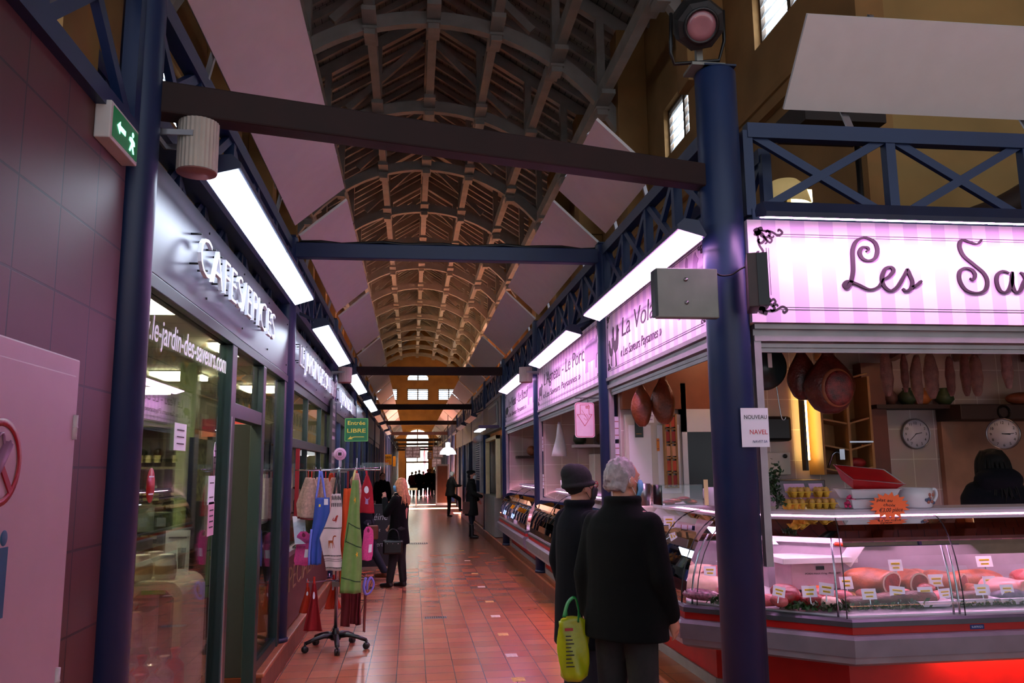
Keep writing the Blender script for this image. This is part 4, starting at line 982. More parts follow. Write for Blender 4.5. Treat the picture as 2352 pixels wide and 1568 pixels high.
# ------------------------------------------------------------------ things on the counter top
ZT = 1.452
def egg_box(x, y, z, label, n=4):
    t = thing('egg_carton', label, 'egg carton', (x, y, z), 'yellow egg cartons on the counter')
    m = M('yellow_pulp', (.80, .62, .20), .8, var=.15, scale=30)
    L = n*.05
    mb = MB()
    for i in range(n):
        for j in range(2): mb.lathe([(.012, 0), (.022, .03), (.0255, .042), (.022, .042), (.01, .012)], (x-L/2+.025+i*.05, y+(j-.5)*.05, z), 12)
    mb.box(x-L/2-.003, x+L/2+.003, y-.052, y+.052, z+.036, z+.041); tr_ = mb.build('tray', m, t)
    for i in range(n):
        for j in range(2): MB().ball((x-L/2+.025+i*.05, y+(j-.5)*.05, z+.047), (.0205, .0205, .026), 12, 8).build('egg', M('egg_shell', (.78, .56, .26), .5), tr_)
    rot = Matrix.Rotation(R(-65), 3, 'X')
    MB().box(x-L/2, x+L/2, y+.052, y+.056, z+.042, z+.10, Matrix.Rotation(R(-25), 3, 'X'), (x, y+.05, z+.042)).build('lid', M('pink_card', (.80, .60, .74), .6), t)
egg_box(2.61, 5.46, ZT, 'lower left yellow egg carton on the counter', 3); egg_box(2.81, 5.47, ZT, 'lower right yellow egg carton on the counter', 4)
egg_box(2.66, 5.47, ZT+.078, 'upper left yellow egg carton resting on another', 3); egg_box(2.80+.02, 5.47, ZT+.078, 'upper right yellow egg carton resting on another', 2)
t = thing('bead_cluster', 'bunch of bright pink beads beside the egg cartons', 'beads', (3.01, 5.42, ZT)); mb = MB()
for i in range(46):
    a = random.random()*2*PI; u = random.random(); rr = .052*(1-u*.75)
    mb.ball((3.01+math.cos(a)*rr, 5.42+math.sin(a)*rr*.7, ZT+.012+u*.075), .0115, 8, 6)
mb.build('bead', M('pink_bead', (.85, .20, .42), .25), t)
def tub(x0, x1, y0, y1, z, h, fl, mat, name, label, cat, inner=None, rot=None):
    t = thing(name, label, cat, ((x0+x1)/2, (y0+y1)/2, z)); th = .006
    def rect(e, zz): return [Vector(v) for v in ((x0-e, y0-e, zz), (x1+e, y0-e, zz), (x1+e, y1+e, zz), (x0-e, y1+e, zz))]
    rings = [rect(0, z), rect(fl, z+h), rect(fl+.008, z+h), rect(fl+.008, z+h+.004), rect(fl-th, z+h+.004), rect(-th, z+th)]
    if rot is not None:
        pv = Vector(((x0+x1)/2, (y0+y1)/2, z)); rings = [[pv+rot@(v-pv) for v in r] for r in rings]
    if inner: recalc(MB().loft(rings[:4], smooth=False, cap=True).build('shell', mat, t, bevel=.003)); recalc(MB().loft([rings[3], rings[4], rings[5]], smooth=False, cap=False).add(rings[5], [(0, 1, 2, 3)]).build('lining', inner, t))
    else: recalc(MB().loft(rings, smooth=False).build('shell', mat, t, bevel=.003))
    return t
WP = M('white_porcelain', (.82, .80, .84), .25, var=.03); REDPL = M('red_plastic', (.70, .06, .10), .35)
tub(3.0, 3.31, 5.38, 5.56, ZT, .06, .02, WP, 'food_tub', 'lower white tub of the stack behind the orange star', 'tub')
tub(3.01, 3.32, 5.39, 5.57, ZT+.068, .06, .025, WP, 'food_tub', 'upper white tub of the stack under the red tray', 'tub')
tub(3.02, 3.30, 5.40, 5.56, ZT+.15, .085, .05, REDPL, 'oven_dish', 'red and white rectangular dish tilted on top of the white tubs', 'dish', WP, Matrix.Rotation(R(22), 3, 'X')@Matrix.Rotation(R(6), 3, 'Y'))
t = thing('star_card', 'orange star-shaped price card reading plat au choix 3,00 pièce', 'price card', (3.2, 5.27, 1.40))
pts = []; cxs, czs = 3.215, 1.475
for i in range(36):
    a = 2*PI*i/36; q = (1.0 if i % 2 == 0 else .76)*(1+.05*math.sin(i*1.7)); pts.append((cxs+math.cos(a)*q*.148, czs+math.sin(a)*q*.088))
MB().prism(pts, lambda a, b, q: (a, 5.30+q, b), 0, .003).build('card', M('fluo_orange', (1.0, .42, .20), .6, var=.02), t)
INK = M('dark_ink', (.12, .05, .10), .6)
text('writing', 'plat au', INK, (3.125, 5.299, 1.505), (1, 0, -.06), .02, .11, t, ext=.001, shear=.3)
text('writing', 'choix', INK, (3.17, 5.299, 1.472), (1, 0, -.06), .02, .085, t, ext=.001, shear=.3)
text('writing', '€3,00 pièce', INK, (3.135, 5.299, 1.432), (1, 0, .02), .026, .17, t, ext=.001, shear=.3)
def mug(x, y, z, r, h, label, hd=1, mat=WP):
    t = thing('chamber_mug', label, 'mug', (x, y, z))
    MB().lathe([(r*.86, 0), (r*.94, .01), (r*.97, h*.5), (r, h), (r*.95, h), (r*.9, h*.5), (r*.85, .012)], (x, y, z), 36).build('bowl', mat, t)
    MB().tube(smooth_pts([(x+hd*r*.94, y-.01, z+h*.85), (x+hd*r*1.28, y-.01, z+h*.92), (x+hd*r*1.36, y-.01, z+h*.6), (x+hd*r*1.15, y-.01, z+h*.3), (x+hd*r*.93, y-.01, z+h*.22)], 5), r*.09, 10).build('handle', mat, t)
    mb = MB(); m2 = MB()
    for i in range(9):
        a = R(-62+random.uniform(-22, 22)); zz = z+h*(.45+random.uniform(-.28, .28)); rr = r*1.0
        (mb if i % 2 else m2).ball((x+math.cos(a)*rr, y+math.sin(a)*rr, zz), (.012, .004, .012), 8, 6)
    mb.build('flower_print', M('flower_ink', (.28, .30, .42), .5), t); m2.build('rose_print', M('rose_ink', (.62, .34, .30), .5), t)
mug(3.49, 5.44, ZT, .118, .135, 'large white mug with flower print beside the orange star'); mug(2.30, 6.12, ZT, .07, .14, 'white mug with dark flowers beside the glass box of meat', -1)
mug(2.16, 11.3, ZT, .12, .13, 'white butterfly-patterned mug on the second counter', 1)
# leafy garland by the shutter rail
def leaves(name, pts, n, size, mat, label, cat='greenery', spread=.03, kind='stuff', zmin=None):
    mb = MB()
    for i in range(n):
        p = Vector(random.choice(pts) if not isinstance(pts, tuple) else pts); j = random.random()*(len(pts)-1); k = int(j); p = Vector(pts[k]).lerp(Vector(pts[min(k+1, len(pts)-1)]), j-k)
        p += Vector([random.gauss(0, spread) for _ in range(3)])
        if zmin is not None: p.z = max(zmin, p.z)
        d = Vector([random.uniform(-1, 1) for _ in range(3)]).normalized(); u = d.orthogonal().normalized(); v = d.cross(u)
        s = size*random.uniform(.6, 1.3)
        mb.add([p-u*s, p-v*s*.5+d*s*.2, p+u*s, p+v*s*.5-d*s*.2, p+d*s*.1], [(0, 1, 4), (1, 2, 4), (2, 3, 4), (3, 0, 4)])
    o = mb.build(name, mat); o['kind'] = kind; o['label'] = label; o['category'] = cat
    if zmin is not None: pass
    return o
LEAF = M('dark_leaf', (.10, .20, .08), .5, var=.5, scale=20)
leaves('garland', [(2.50, 5.45, 1.74), (2.46, 5.45, 1.62), (2.49, 5.44, 1.55), (2.50, 5.44, 1.48)], 260, .018, LEAF, 'dark leafy garland hanging beside the egg cartons', spread=.024)
# glass box, bin and slips on the aisle-side counter top
t = thing('glass_case', 'small glass case with ribs of meat on the poultry counter', 'case', (2.02, 6.2, ZT))
MB().box(1.86, 2.18, 6.05, 6.35, ZT, ZT+.012).build('tray', WP, t)
MB().box(1.86, 2.18, 6.05, 6.055, ZT+.012, ZT+.16).box(1.86, 1.865, 6.05, 6.35, ZT+.012, ZT+.16).box(1.86, 2.18, 6.05, 6.35, ZT+.16, ZT+.165).build('glass', CGLASS, t)
MB().box(2.185, 2.215, 6.03, 6.04, ZT+.01, ZT+.2).build('label', M('yellow_white_slip', (.88, .78, .55), .5), t)
MEATR = M('meat_red', (.55, .13, .12), .35, var=.5, scale=14, bump=.3); MEATP = M('meat_pink', (.72, .36, .36), .35, var=.3, scale=14, bump=.3); MEATO = M('meat_orange', (.62, .30, .17), .4, var=.5, scale=10, bump=.3); MEATB = M('meat_brown', (.36, .17, .12), .45, var=.5, scale=14, bump=.4); FAT = M('fat', (.88, .72, .64), .4, var=.15, scale=16)
for i in range(4): tag(MB().ball((1.96+.06*i, 6.2+.02*(i % 2), ZT+.03+.012*(i % 3)), (.05, .07, .018)).build('rib_of_meat', [MEATR, MEATO][i % 2]), 'slab of reddish meat inside the small glass case, %s' % ['leftmost', 'second', 'third', 'rightmost'][i], 'meat', 'slabs inside the glass case')
t = thing('steel_bin', 'steel ticket box on the poultry counter left of the glass case', 'box', (1.80, 6.3, ZT)); MB().lathe([(.045, 0), (.055, .17), (.05, .17), (.04, .01)], (1.81, 6.35, ZT), 4).build('body', STEEL, t)
# ------------------------------------------------------------------ scale and stands inside the big counter
ZD = .845
t = thing('weighing_scale', 'pale weighing scale with flat plate and black small print inside the glass counter', 'scale', (2.8, 5.7, ZD))
MB().box(2.55, 3.10, 5.55, 5.88, 1.075, 1.115).build('plate', ENAM, t, bevel=.004)
MB().box(2.62, 3.0, 5.58, 5.85, .9, 1.075).build('body', M('pinkish_case', (.70, .56, .60), .4), t, bevel=.006)
text('small_print', 'POIDS MAX 15 kg  PRIX NET', BLACK, (2.72, 5.578, 1.0), (1, 0, 0), .012, .26, t, ext=.001); MB().box(2.80, 2.86, 5.574, 5.58, 1.03, 1.055).build('display', BLACK, t)
t = thing('knife_rack', 'slanted white and wooden knife rack inside the glass counter', 'rack', (3.15, 5.5, 1.05)); MB().bar((3.03, 5.6, 1.07), (3.16, 5.5, 1.30), .05, .09).build('board', ENAM, t); MB().bar((3.055, 5.585, 1.08), (3.185, 5.49, 1.30), .03, .05).build('wood', OAK, t); MB().bar((3.15, 5.6, 1.26), (3.45, 5.66, 1.20), .05, .03).build('arm', ENAM, t)
tag(MB().cap((2.92, 5.5, 1.21), (3.02, 5.5, 1.20), .014, .012).build('knife', M('orange_handle', (.9, .25, .12), .4)), 'orange knife handle beside the slanted rack', 'knife')
# ------------------------------------------------------------------ meat
def lump(p, r, mat, label, name='meat_piece', rz=0, cut=None, seed=0, grp=None, cat='meat', squ=3):
    r = [q*1.22 for q in r]; rnd = random.Random(seed); x, y, z = p; rx, ry, rzz = r; rot = Matrix.Rotation(rz, 3, 'Z'); n, m = 20, 12; ri = []
    for i in range(m+1):
        f = i/m; u = -rx+2*rx*f; q = max(.02, (1-abs(2*f-1)**squ))**.5 if not (cut and i == m) else .92
        if cut and f > .8: q = max(q, .92)
        ring = []
        for j in range(n):
            a = 2*PI*j/n; k = q*(1+.07*math.sin(2*a+seed+f*3)+.05*math.sin(3*a+f*7+seed*2)); v = rot@Vector((u, math.cos(a)*ry*k, math.sin(a)*rzz*k)); ring.append((x+v.x, y+v.y, z+rzz+v.z))
        ri.append(ring)
    if not cut:
        o = MB().loft(ri).build(name, mat); recalc(o); tag(o, label, cat, grp); return o
    t = thing(name, label, cat, p, grp); recalc(MB().loft(ri).build('rind', mat, t))
    c = ri[-1]; cc = Vector([sum(q[i] for q in c)/n for i in range(3)]); ax = rot@Vector((1, 0, 0))
    MB().add([Vector(q)+ax*.002 for q in c], [tuple(range(n))]).build('fat_edge', FAT, t)
    MB().add([cc+(Vector(q)-cc)*.84+ax*.004 for q in c], [tuple(range(n))]).build('cut_face', cut, t)
    return t
MG = 'meats on the deck of the big counter'
def tray(x, y, z, w, d, h, label, fl=.02): return tub(x-w/2, x+w/2, y-d/2, y+d/2, z, h, fl, WP, 'serving_tray', label, 'tray')
lump((2.42, 5.25, ZD), (.07, .07, .052), MEATR, 'dark red cured chunk behind the shutter rail', seed=1, grp=MG); lump((2.56, 5.18, ZD), (.07, .05, .035), MEATR, 'small streaky red piece beside the dark chunk', seed=2, grp=MG)
lump((2.30, 5.3, ZD), (.09, .05, .03), MEATP, 'pale pink piece nearest the blue column', seed=3, grp=MG); lump((2.66, 5.14, ZD), (.06, .045, .03), FAT, 'pale bagged piece in the corner of the counter', seed=4, grp=MG)
lump((2.70, 5.40, ZD), (.07, .06, .045), M('glazed_orange', (.80, .35, .10), .25), 'shiny orange glazed roast in front of the scale', seed=5, grp=MG); lump((2.52, 5.42, ZD), (.06, .05, .04), FAT, 'white fatty bundle in front of the scale', seed=6, grp=MG)
lump((2.86, 5.16, ZD), (.09, .05, .03), MEATB, 'brown sausage-shaped roast at the front edge', seed=7, grp=MG); lump((3.16, 5.16, ZD), (.17, .06, .038), MEATB, 'long brown tied terrine at the front edge', seed=8, grp=MG, cut=MEATP)
MB_ = MB().box(2.95, 3.75, 5.28, 5.56, ZD+.02, ZD+.045).build('carving_board', OAK, bevel=.006); tag(MB_, 'light wooden carving board under the hams', 'board')
ZB = ZD+.045
lump((3.10, 5.44, ZB), (.14, .10, .065), MEATO, 'half cured ham with dark cut face on the carving board', name='ham', rz=R(-62), cut=MEATR, seed=9, cat='ham'); lump((3.37, 5.40, ZB), (.08, .07, .06), MEATO, 'thick ham slice with pale rim on the carving board', name='ham', rz=R(-80), cut=MEATR, seed=10, cat='ham')
lump((3.62, 5.42, ZB), (.12, .065, .055), MEATO, 'rolled ham with round red cut end', name='ham', rz=R(-55), cut=MEATR, seed=11, cat='ham'); lump((3.92, 5.48, ZD+.03), (.17, .09, .06), MEATO, 'large orange-skinned cooked ham at the back', name='ham', rz=R(10), seed=12, cat='ham')
lump((3.98, 5.30, ZD+.02), (.13, .09, .05), M('pale_ham', (.86, .56, .54), .35), 'pale pink cooked ham with flat cut side', name='ham', rz=R(-60), cut=M('pale_ham_cut', (.90, .62, .60), .35), seed=13, cat='ham')
tray(3.34, 5.16, ZD, .20, .16, .035, 'white tray behind the double glass support'); tray(3.62, 5.16, ZD, .24, .15, .04, 'white tray of brown terrine'); tray(3.93, 5.15, ZD, .26, .15, .04, 'white tray of speckled terrine'); tray(4.22, 5.15, ZD, .22, .15, .04, 'white tray near the right edge of the picture')
lump((3.62, 5.16, ZD+.01), (.09, .05, .03), MEATB, 'brown terrine with round cut end in a white tray', cut=M('terrine_cut', (.48, .28, .18), .5, var=.4, scale=40), seed=14, grp=MG); lump((3.92, 5.15, ZD+.01), (.11, .05, .03), M('ash_terrine', (.34, .26, .36), .5, var=.4, scale=30), 'ash-coated terrine with speckled cut end', cut=M('terrine_cut', (.48, .28, .18), .5), seed=15, grp=MG); lump((4.22, 5.15, ZD+.01), (.08, .05, .03), MEATO, 'orange piece in the rightmost tray', seed=16, grp=MG)
lump((3.50, 5.25, ZD), (.10, .05, .03), MEATP, 'pink sliced piece between board and trays', seed=17, grp=MG); lump((2.80, 5.32, ZD), (.09, .06, .03), MEATR, 'flat red piece left of the carving board', seed=18, grp=MG)

# more meats filling the deck between the large hams
XM = [((2.78, 5.24, .87), (.07, .05, .03), MEATP), ((2.98, 5.26, .87), (.08, .05, .03), MEATR), ((3.20, 5.28, .87), (.08, .04, .03), MEATP), ((3.42, 5.30, .89), (.07, .05, .03), MEATR), ((2.46, 5.36, .86), (.08, .06, .045), MEATR), ((2.62, 5.28, .86), (.07, .05, .04), MEATP),
      ((3.74, 5.26, .87), (.09, .05, .035), MEATO), ((4.12, 5.25, .88), (.08, .05, .04), MEATR), ((4.25, 5.40, .88), (.12, .08, .06), MEATP), ((3.22, 5.50, .9), (.10, .06, .05), MEATR), ((3.50, 5.52, .9), (.12, .06, .05), MEATO), ((2.34, 5.18, .86), (.05, .04, .03), MEATP)]
WH = ['between the brown roast and the board', 'at the left front corner of the board', 'on the front edge of the board', 'on the board in front of the thick slice', 'behind the dark chunk', 'in front of the weighing scale', 'in front of the rolled ham', 'behind the rightmost tray', 'at the far right edge of the picture', 'behind the half ham', 'behind the rolled ham', 'in the front corner beside the column']
for i, (p, r, m) in enumerate(XM): lump(p, r, m, '%s piece of meat %s' % ({id(MEATP): 'pink', id(MEATR): 'deep red', id(MEATO): 'brownish'}[id(m)], WH[i]), rz=i*1.3, seed=100+i, grp=MG)
# poultry side
K = [((2.02, 6.45), FAT), ((2.12, 6.62), MEATP), ((2.25, 6.5), FAT), ((2.2, 6.75), MEATP), ((2.05, 6.85), FAT), ((2.33, 6.3), MEATP), ((2.36, 6.65), FAT), ((2.0, 6.15), MEATP), ((2.42, 6.45), MEATP), ((2.28, 6.95), FAT)]
for i, ((x, y), m) in enumerate(K): lump((x, y, ZD), (.10, .07, .05), m, 'pale plucked chicken in the poultry counter, number %d from the front' % (i+1), name='chicken', rz=i, seed=20+i, grp='plucked chickens', cat='poultry')
lump((2.10, 6.0, ZD), (.15, .07, .05), FAT, 'big pale log of foie gras by the glass seam', name='terrine', rz=R(-20), seed=41); lump((1.98, 5.62, ZD), (.11, .05, .03), M('speckled_pack', (.55, .36, .42), .25, var=.6, scale=50), 'glossy wrapped speckled packet at the counter corner', rz=R(-40), seed=42); lump((2.14, 5.62, ZD), (.05, .04, .035), MEATP, 'wrapped pink piece at the counter corner', seed=43)
lump((2.26, 5.42, ZD), (.08, .05, .03), FAT, 'wrapped pale piece behind the blue column', seed=44)
tray(2.32, 5.95, ZD, .2, .26, .04, 'white tray in the poultry part of the counter')
leaves('radicchio', [(2.08, 6.2, ZD+.05), (2.14, 6.16, ZD+.05)], 60, .02, M('purple_leaf', (.30, .05, .12), .5), 'purple leaves between the chickens', spread=.02, zmin=ZD+.01)
PARS = M('green_garnish', (.12, .26, .07), .55, var=.6, scale=30)
leaves('parsley', [(1.98, 5.48, ZD+.02), (2.14, 5.40, ZD+.02)], 120, .018, PARS, 'green garnish at the chamfered corner of the counter', spread=.018, zmin=ZD+.01)
leaves('parsley', [(2.35, 5.2, ZD+.02), (2.62, 5.08, ZD+.02), (2.75, 5.06, ZD+.02), (3.28, 5.06, ZD+.02)], 420, .018, PARS, 'strip of dark green garnish along the front of the meats', spread=.016, zmin=ZD+.01)
leaves('parsley', [(3.5, 5.06, ZD+.01), (4.4, 5.06, ZD+.01)], 200, .014, PARS, 'thin strip of garnish in front of the white trays', spread=.012, zmin=ZD+.01)
# price tags
def price(x, y, z, w, h, label, lean=-12, yaw=0, roll=0, two=True):
    w *= 1.15; h *= 1.15
    t = thing('price_tag', label, 'price tag', (x, y, z), 'white price tags with yellow labels')
    rot = Matrix.Rotation(R(yaw), 3, 'Z')@Matrix.Rotation(R(lean), 3, 'X')@Matrix.Rotation(R(roll), 3, 'Y'); pv = Vector((x, y, z))
    def bx(mb, x0, x1, y0, y1, z0, z1): mb.box(x+x0, x+x1, y+y0, y+y1, z+z0, z+z1, rot, pv); return mb
    cd_ = bx(MB(), -w/2, w/2, -.0015, .0015, 0, h).build('card', CARDM, t)
    bx(MB(), -w*.32, w*.32, -.0028, -.0016, h*.55, h*.72).build('yellow_label', YELL, cd_)
    if two: bx(MB(), -w*.25, w*.25, -.0028, -.0016, h*.20, h*.36).build('yellow_label', YELL, cd_)
    bx(bx(MB(), -w*.30, w*.28, -.0034, -.0029, h*.60, h*.64), -w*.22, w*.2, -.0034, -.0029, h*.26, h*.30).build('print_line', INK, cd_)
    bx(MB(), -.003, .003, 0, .004, -.04, .01).build('pin', CHROME, t)
PT = [(2.30, 5.1, .935, .07, .055, 25, 'leftmost of the front tags, beside the blue column'), (2.51, 5.1, .925, .085, .062, 0, 'in front of the dark red chunk'), (2.62, 5.1, .935, .085, .065, 15, 'second in front of the scale, tilted'), (2.91, 5.1, .90, .085, .058, 0, 'above the brown roast'), (3.10, 5.1, .905, .09, .062, 12, 'tilted above the long brown terrine'), (3.31, 5.12, .895, .09, .06, 0, 'behind the double glass support'), (3.46, 5.14, .89, .075, .05, -6, 'half hidden just right of the double glass support'), (3.69, 5.1, .905, .08, .06, 0, 'above the brown terrine tray'), (3.87, 5.1, .90, .08, .058, 0, 'above the ash-coated terrine')]
for x, y, z, w, h, ro, l in PT: price(x, y, z, w, h, 'white price tag with yellow labels, '+l, roll=ro*.6)
for x, y, z, w, h, l in ((2.935, 5.42, .92, .08, .07, 'left of the half ham'), (3.277, 5.38, 1.035, .085, .065, 'standing on top of the half ham'), (3.54, 5.34, .93, .095, .07, 'in front of the thick ham slice'), (3.90, 5.30, .92, .08, .065, 'between the rolled and pale hams'), (3.79, 5.22, .885, .08, .055, 'low in front of the rolled ham'), (4.02, 5.50, 1.03, .105, .065, 'highest, above the orange-skinned ham')):
    price(x, y, z, w, h, 'white price tag with yellow labels, '+l)
for x, y, z, l in ((1.93, 6.55, 1.28, 'left one on the upper shelf of the poultry counter'), (2.05, 6.5, 1.29, 'right one on the upper shelf of the poultry counter'), (2.10, 6.35, .96, 'among the chickens'), (2.17, 5.95, .96, 'leaning by the foie gras log'), (2.33, 6.1, 1.0, 'beside the chickens near the column'), (2.3, 5.6, .94, 'low beside the blue column')):
    price(x, y, z, .075, .06, 'white price tag with yellow labels, '+l, yaw=-20)
# inner glass shelf on the poultry side
t = thing('glass_shelf', 'glass shelf inside the poultry counter with meats on it', 'shelf', (2.3, 6.6, 1.2)); MB().box(2.05, 2.50, 5.9, 7.7, 1.215, 1.223).build('pane', CGLASS, t); MB().box(2.05, 2.06, 5.9, 7.7, 1.2, 1.215).build('rail', CHROME, t)
for i in range(5): lump((2.22+.05*(i % 2), 6.1+.26*i, 1.223), (.10, .06, .03), [MEATB, MEATP, MEATR][i % 3], 'meat piece on the inner glass shelf, %s from the front' % ORD[i].replace('nearest', 'first'), rz=i, seed=60+i, grp='meats on the inner glass shelf')
# labels and contents of the aisle counters
for j, (y0, y1, nm) in enumerate(((8.6, 12.0, 'lamb and pork'), (12.9, 16.3, 'farthest'))):
    for i in range(6):
        y = y0+(y1-y0)*(i+.5)/6
        t = tub(1.86, 2.12, y-.22, y+.22, .86, .04, .01, M('cream_tray', (.84, .76, .62), .4), 'food_tray', 'cream tray of meat in the %s counter, %s from the near end' % (nm, ORD[i].replace('nearest', 'first')), 'tray')
        lump((1.98, y, .88), (.12, .10, .035), [MEATR, MEATP, FAT][(i+j) % 3], 'meat lying in tray %d of the %s counter' % (i+1, nm), rz=i, seed=80+i+10*j, grp='meats in the %s counter' % nm)
# notices on the columns
def sheet(c, r, a0, a1, z0, z1, label, lines, cat='notice'):
    """paper bent round a column; angles in degrees"""
    t = thing('notice', label, cat, (c[0], c[1], z0)); n = 8; ring = lambda rr, z: [(c[0]+rr*math.cos(R(a0+(a1-a0)*i/n)), c[1]+rr*math.sin(R(a0+(a1-a0)*i/n)), z) for i in range(n+1)]
    MB().loft([ring(r, z0), ring(r, z1)], closed=False).build('paper', PAPER, t, solid=.0008)
    return t
t = thing('notice', 'white notice NOUVEAU NAVEL taped to the corner column', 'notice', (1.95, 4.68, 1.9))
MB().box(1.935, 2.105, 4.665, 4.668, 1.86, 2.09).build('paper', PAPER, t)
text('print', 'NOUVEAU', PLUM, (1.955, 4.664, 2.025), (1, 0, 0), .024, .14, t, ext=.0008); text('print', 'NAVEL', M('red_ink', (.75, .12, .15), .6), (1.985, 4.664, 1.935), (1, 0, 0), .027, .11, t, ext=.0008); text('writing', 'NAVET SA', NAVY, (2.0, 4.664, 1.885), (1, 0, 0), .015, .09, t, ext=.0008, shear=.2)
def col_notice(y, z0, z1, w, label, x=XR-.02, lines=3):
    t = thing('notice', label, 'notice', (x, y-.095, z0), 'white notices on the right columns')
    MB().box(x, x+w, y-.098, y-.095, z0, z1).build('paper', PAPER, t); mb = MB()
    for i in range(lines): zz = z1-(z1-z0)*(.2+.3*i); mb.box(x+w*.1, x+w*.85, y-.1, y-.0985, zz-.008, zz)
    mb.build('print_line', M('rose_ink', (.62, .34, .30), .5) , t)
col_notice(7.95, 2.02, 2.24, .12, 'upper white notice on the column behind the customers'); col_notice(7.95, 1.77, 1.98, .15, 'lower white notice on the column behind the customers'); col_notice(12.4, 2.0, 2.22, .05, 'narrow white notice on the second-from-corner column', XR); col_notice(12.4, 1.45, 1.66, .11, 'white notice just above the counter on the second-from-corner column')
# queue ticket sign
t = thing('hanging_sign', 'pink and white sign with red arrow and hand hanging in front of the lamb fascia', 'sign', (1.5, 8.1, 2.3))
q = Vector((1.71, 8.05, 2.22)); w_, h_ = .10, .175
def rr(w, h, r, n=5): return [(sx_*(w-r)+r*math.cos(R(a0+90*i/n)), sz*(h-r)+r*math.sin(R(a0+90*i/n))) for sx_, sz, a0 in ((1, 1, 0), (-1, 1, 90), (-1, -1, 180), (1, -1, 270)) for i in range(n+1)]
fq = lambda a, b, s: (q.x+a, q.y-s, q.z+b)
MB().prism(rr(w_, h_, .03), fq, 0, .012).build('plate', M('pale_pink_plate', (.92, .80, .86), .4), t)
m_ = MB(); o_ = rr(w_-.007, h_-.007, .026); i_ = rr(w_-.011, h_-.011, .023)
m_.loft([[fq(a, b, .0135) for a, b in o_], [fq(a, b, .0135) for a, b in i_]], cap=False, smooth=False)
ARW = [(-.045, .15), (.045, .15), (.045, .055), (.075, .055), (0, -.06), (-.075, .055), (-.045, .055), (-.045, .15)]
for i in range(7): m_.bar(fq(ARW[i][0], ARW[i][1], .013), fq(ARW[i+1][0], ARW[i+1][1], .013), .004, .002, up=(0, 1, 0))
m_.box(q.x+.012, q.x+.05, q.y-.0145, q.y-.0125, q.z+.115, q.z+.14)
for st in ([(-.03, .10), (-.01, .07), (.01, .04), (.03, .0)], [(-.035, .06), (-.01, .055), (.015, .03)], [(-.01, .02), (.01, .0), (.03, .0)], [(.015, .06), (.03, .04), (.035, .01)]): m_.tube([fq(a, b, .013) for a, b in smooth_pts(st, 3)], .0015, 5)
m_.build('red_print', M('red_ink', (.75, .12, .15), .6), t)
text('print', '88', PAPER, (q.x+.031, q.y-.0145, q.z+.119), (1, 0, 0), .017, .03, t, ext=.001, align='CENTER')
MB().bar((1.62, 8.06, 2.44), (1.9, 8.06, 2.44), .01, .008).tube([(1.68, 8.06, 2.44), (1.68, 8.06, 2.39)], .003).tube([(1.75, 8.06, 2.44), (1.75, 8.06, 2.39)], .003).build('bracket', BLACK, t)
# second and third stall interiors
t = thing('bag', 'white plastic bag hanging at the left of the second stall window', 'bag', (2.12, 12.1, 1.95)); 
ri = []
for i in range(9):
    f = i/8; ri.append([(2.15+(.02+.09*f)*math.cos(a)*(1+.15*math.sin(3*a+f*5)), 11.9+(.02+.06*f)*math.sin(a), 2.42-.5*f) for a in [2*PI*j/14 for j in range(14)]])
MB().loft(ri).build('body', M('white_plastic', (.82, .80, .82), .4), t)
tag(MB().box(2.4, 3.4, 12.0, 12.28, 2.05, 2.09).build('wall_shelf', ENAM), 'white shelf on the back wall of the second stall', 'shelf'); tag(MB().box(2.66, 3.3, 11.9, 12.28, .3, 1.95).build('refrigerator', CREAM, bevel=.01), 'tall pale refrigerator at the back of the second stall', 'refrigerator')
tag(MB().box(2.95, 3.3, 9.3, 9.5, .3, 2.2).build('cupboard', CREAM), 'pale cupboard side seen through the second stall window', 'cupboard')
for i in range(3): o = MB().lathe([(.06, 0), (.1, .06), (.09, .14), (.04, .17)], (2.5+.35*i, 12.15, 2.092), 16).build('jar', M('dark_jar_%d' % i, [(.12, .18, .10), (.30, .20, .12), (.15, .12, .12)][i], .4)); tag(o, 'dark %s pot on the white shelf of the second stall' % ['left', 'middle', 'right'][i], 'pot', 'pots on the second stall shelf')
tag(MB().box(2.5, 2.62, 12.28, 12.29, 2.12, 2.4).build('sticker', TEAL), 'small green poster on the back wall of the second stall', 'poster')
tag(MB().box(2.1, 3.2, 16.4, 16.7, 1.95, 2.0).build('wall_shelf', DWOOD), 'dark shelf in the far lilac stall', 'shelf')
for i in range(3): o = MB().ball((2.4+.3*i, 16.5, 2.10), .1).build('pumpkin', M('pumpkin_%d' % (i % 2), [(.50, .28, .14), (.22, .20, .10)][i % 2], .6)); tag(o, '%s round gourd on the dark shelf of the far stall' % ['left', 'middle', 'right'][i], 'gourd', 'gourds on the far stall shelf')
# big wood board ends and stove pipe above the corner stall
t = thing('wall_lamp', 'pale half-round wall lamp glowing above the stall roof behind the girder', 'lamp', (3.2, 7.9, 3.6))
MB().lathe([(.001, .26), (.12, .24), (.2, .16), (.235, 0), (.22, 0), (.19, .15), (.1, .22)], (3.45, 7.0, 4.14), 28, cap=False).build('shade', M('pale_shade', (.80, .72, .50), .6, emit=(1, .85, .55), es=.12), t)
MB().box(3.48, 3.64, 6.85, 6.95, 4.14, 4.26).build('bulb_box', M('lit_bulb', (1, .95, .8), .4, emit=(1, .95, .75), es=2), t)
MB().tube([(3.45, 7.0, 2.99), (3.45, 7.0, 4.2)], .015).build('stem', BLACK, t)
t = thing('ventilation_duct', 'dark ventilation box behind the upper right panel', 'duct', (3.6, 7.1, 4.5)); MB().box(3.6, 4.4, 6.8, 7.4, 4.92, 5.15).build('box', M('dark_brown_box', (.16, .10, .09), .6), t); MB().tube([(4.42, 7.35, 5.15), (4.42, 7.35, 2.99)], .03).build('support', BLACK, t)
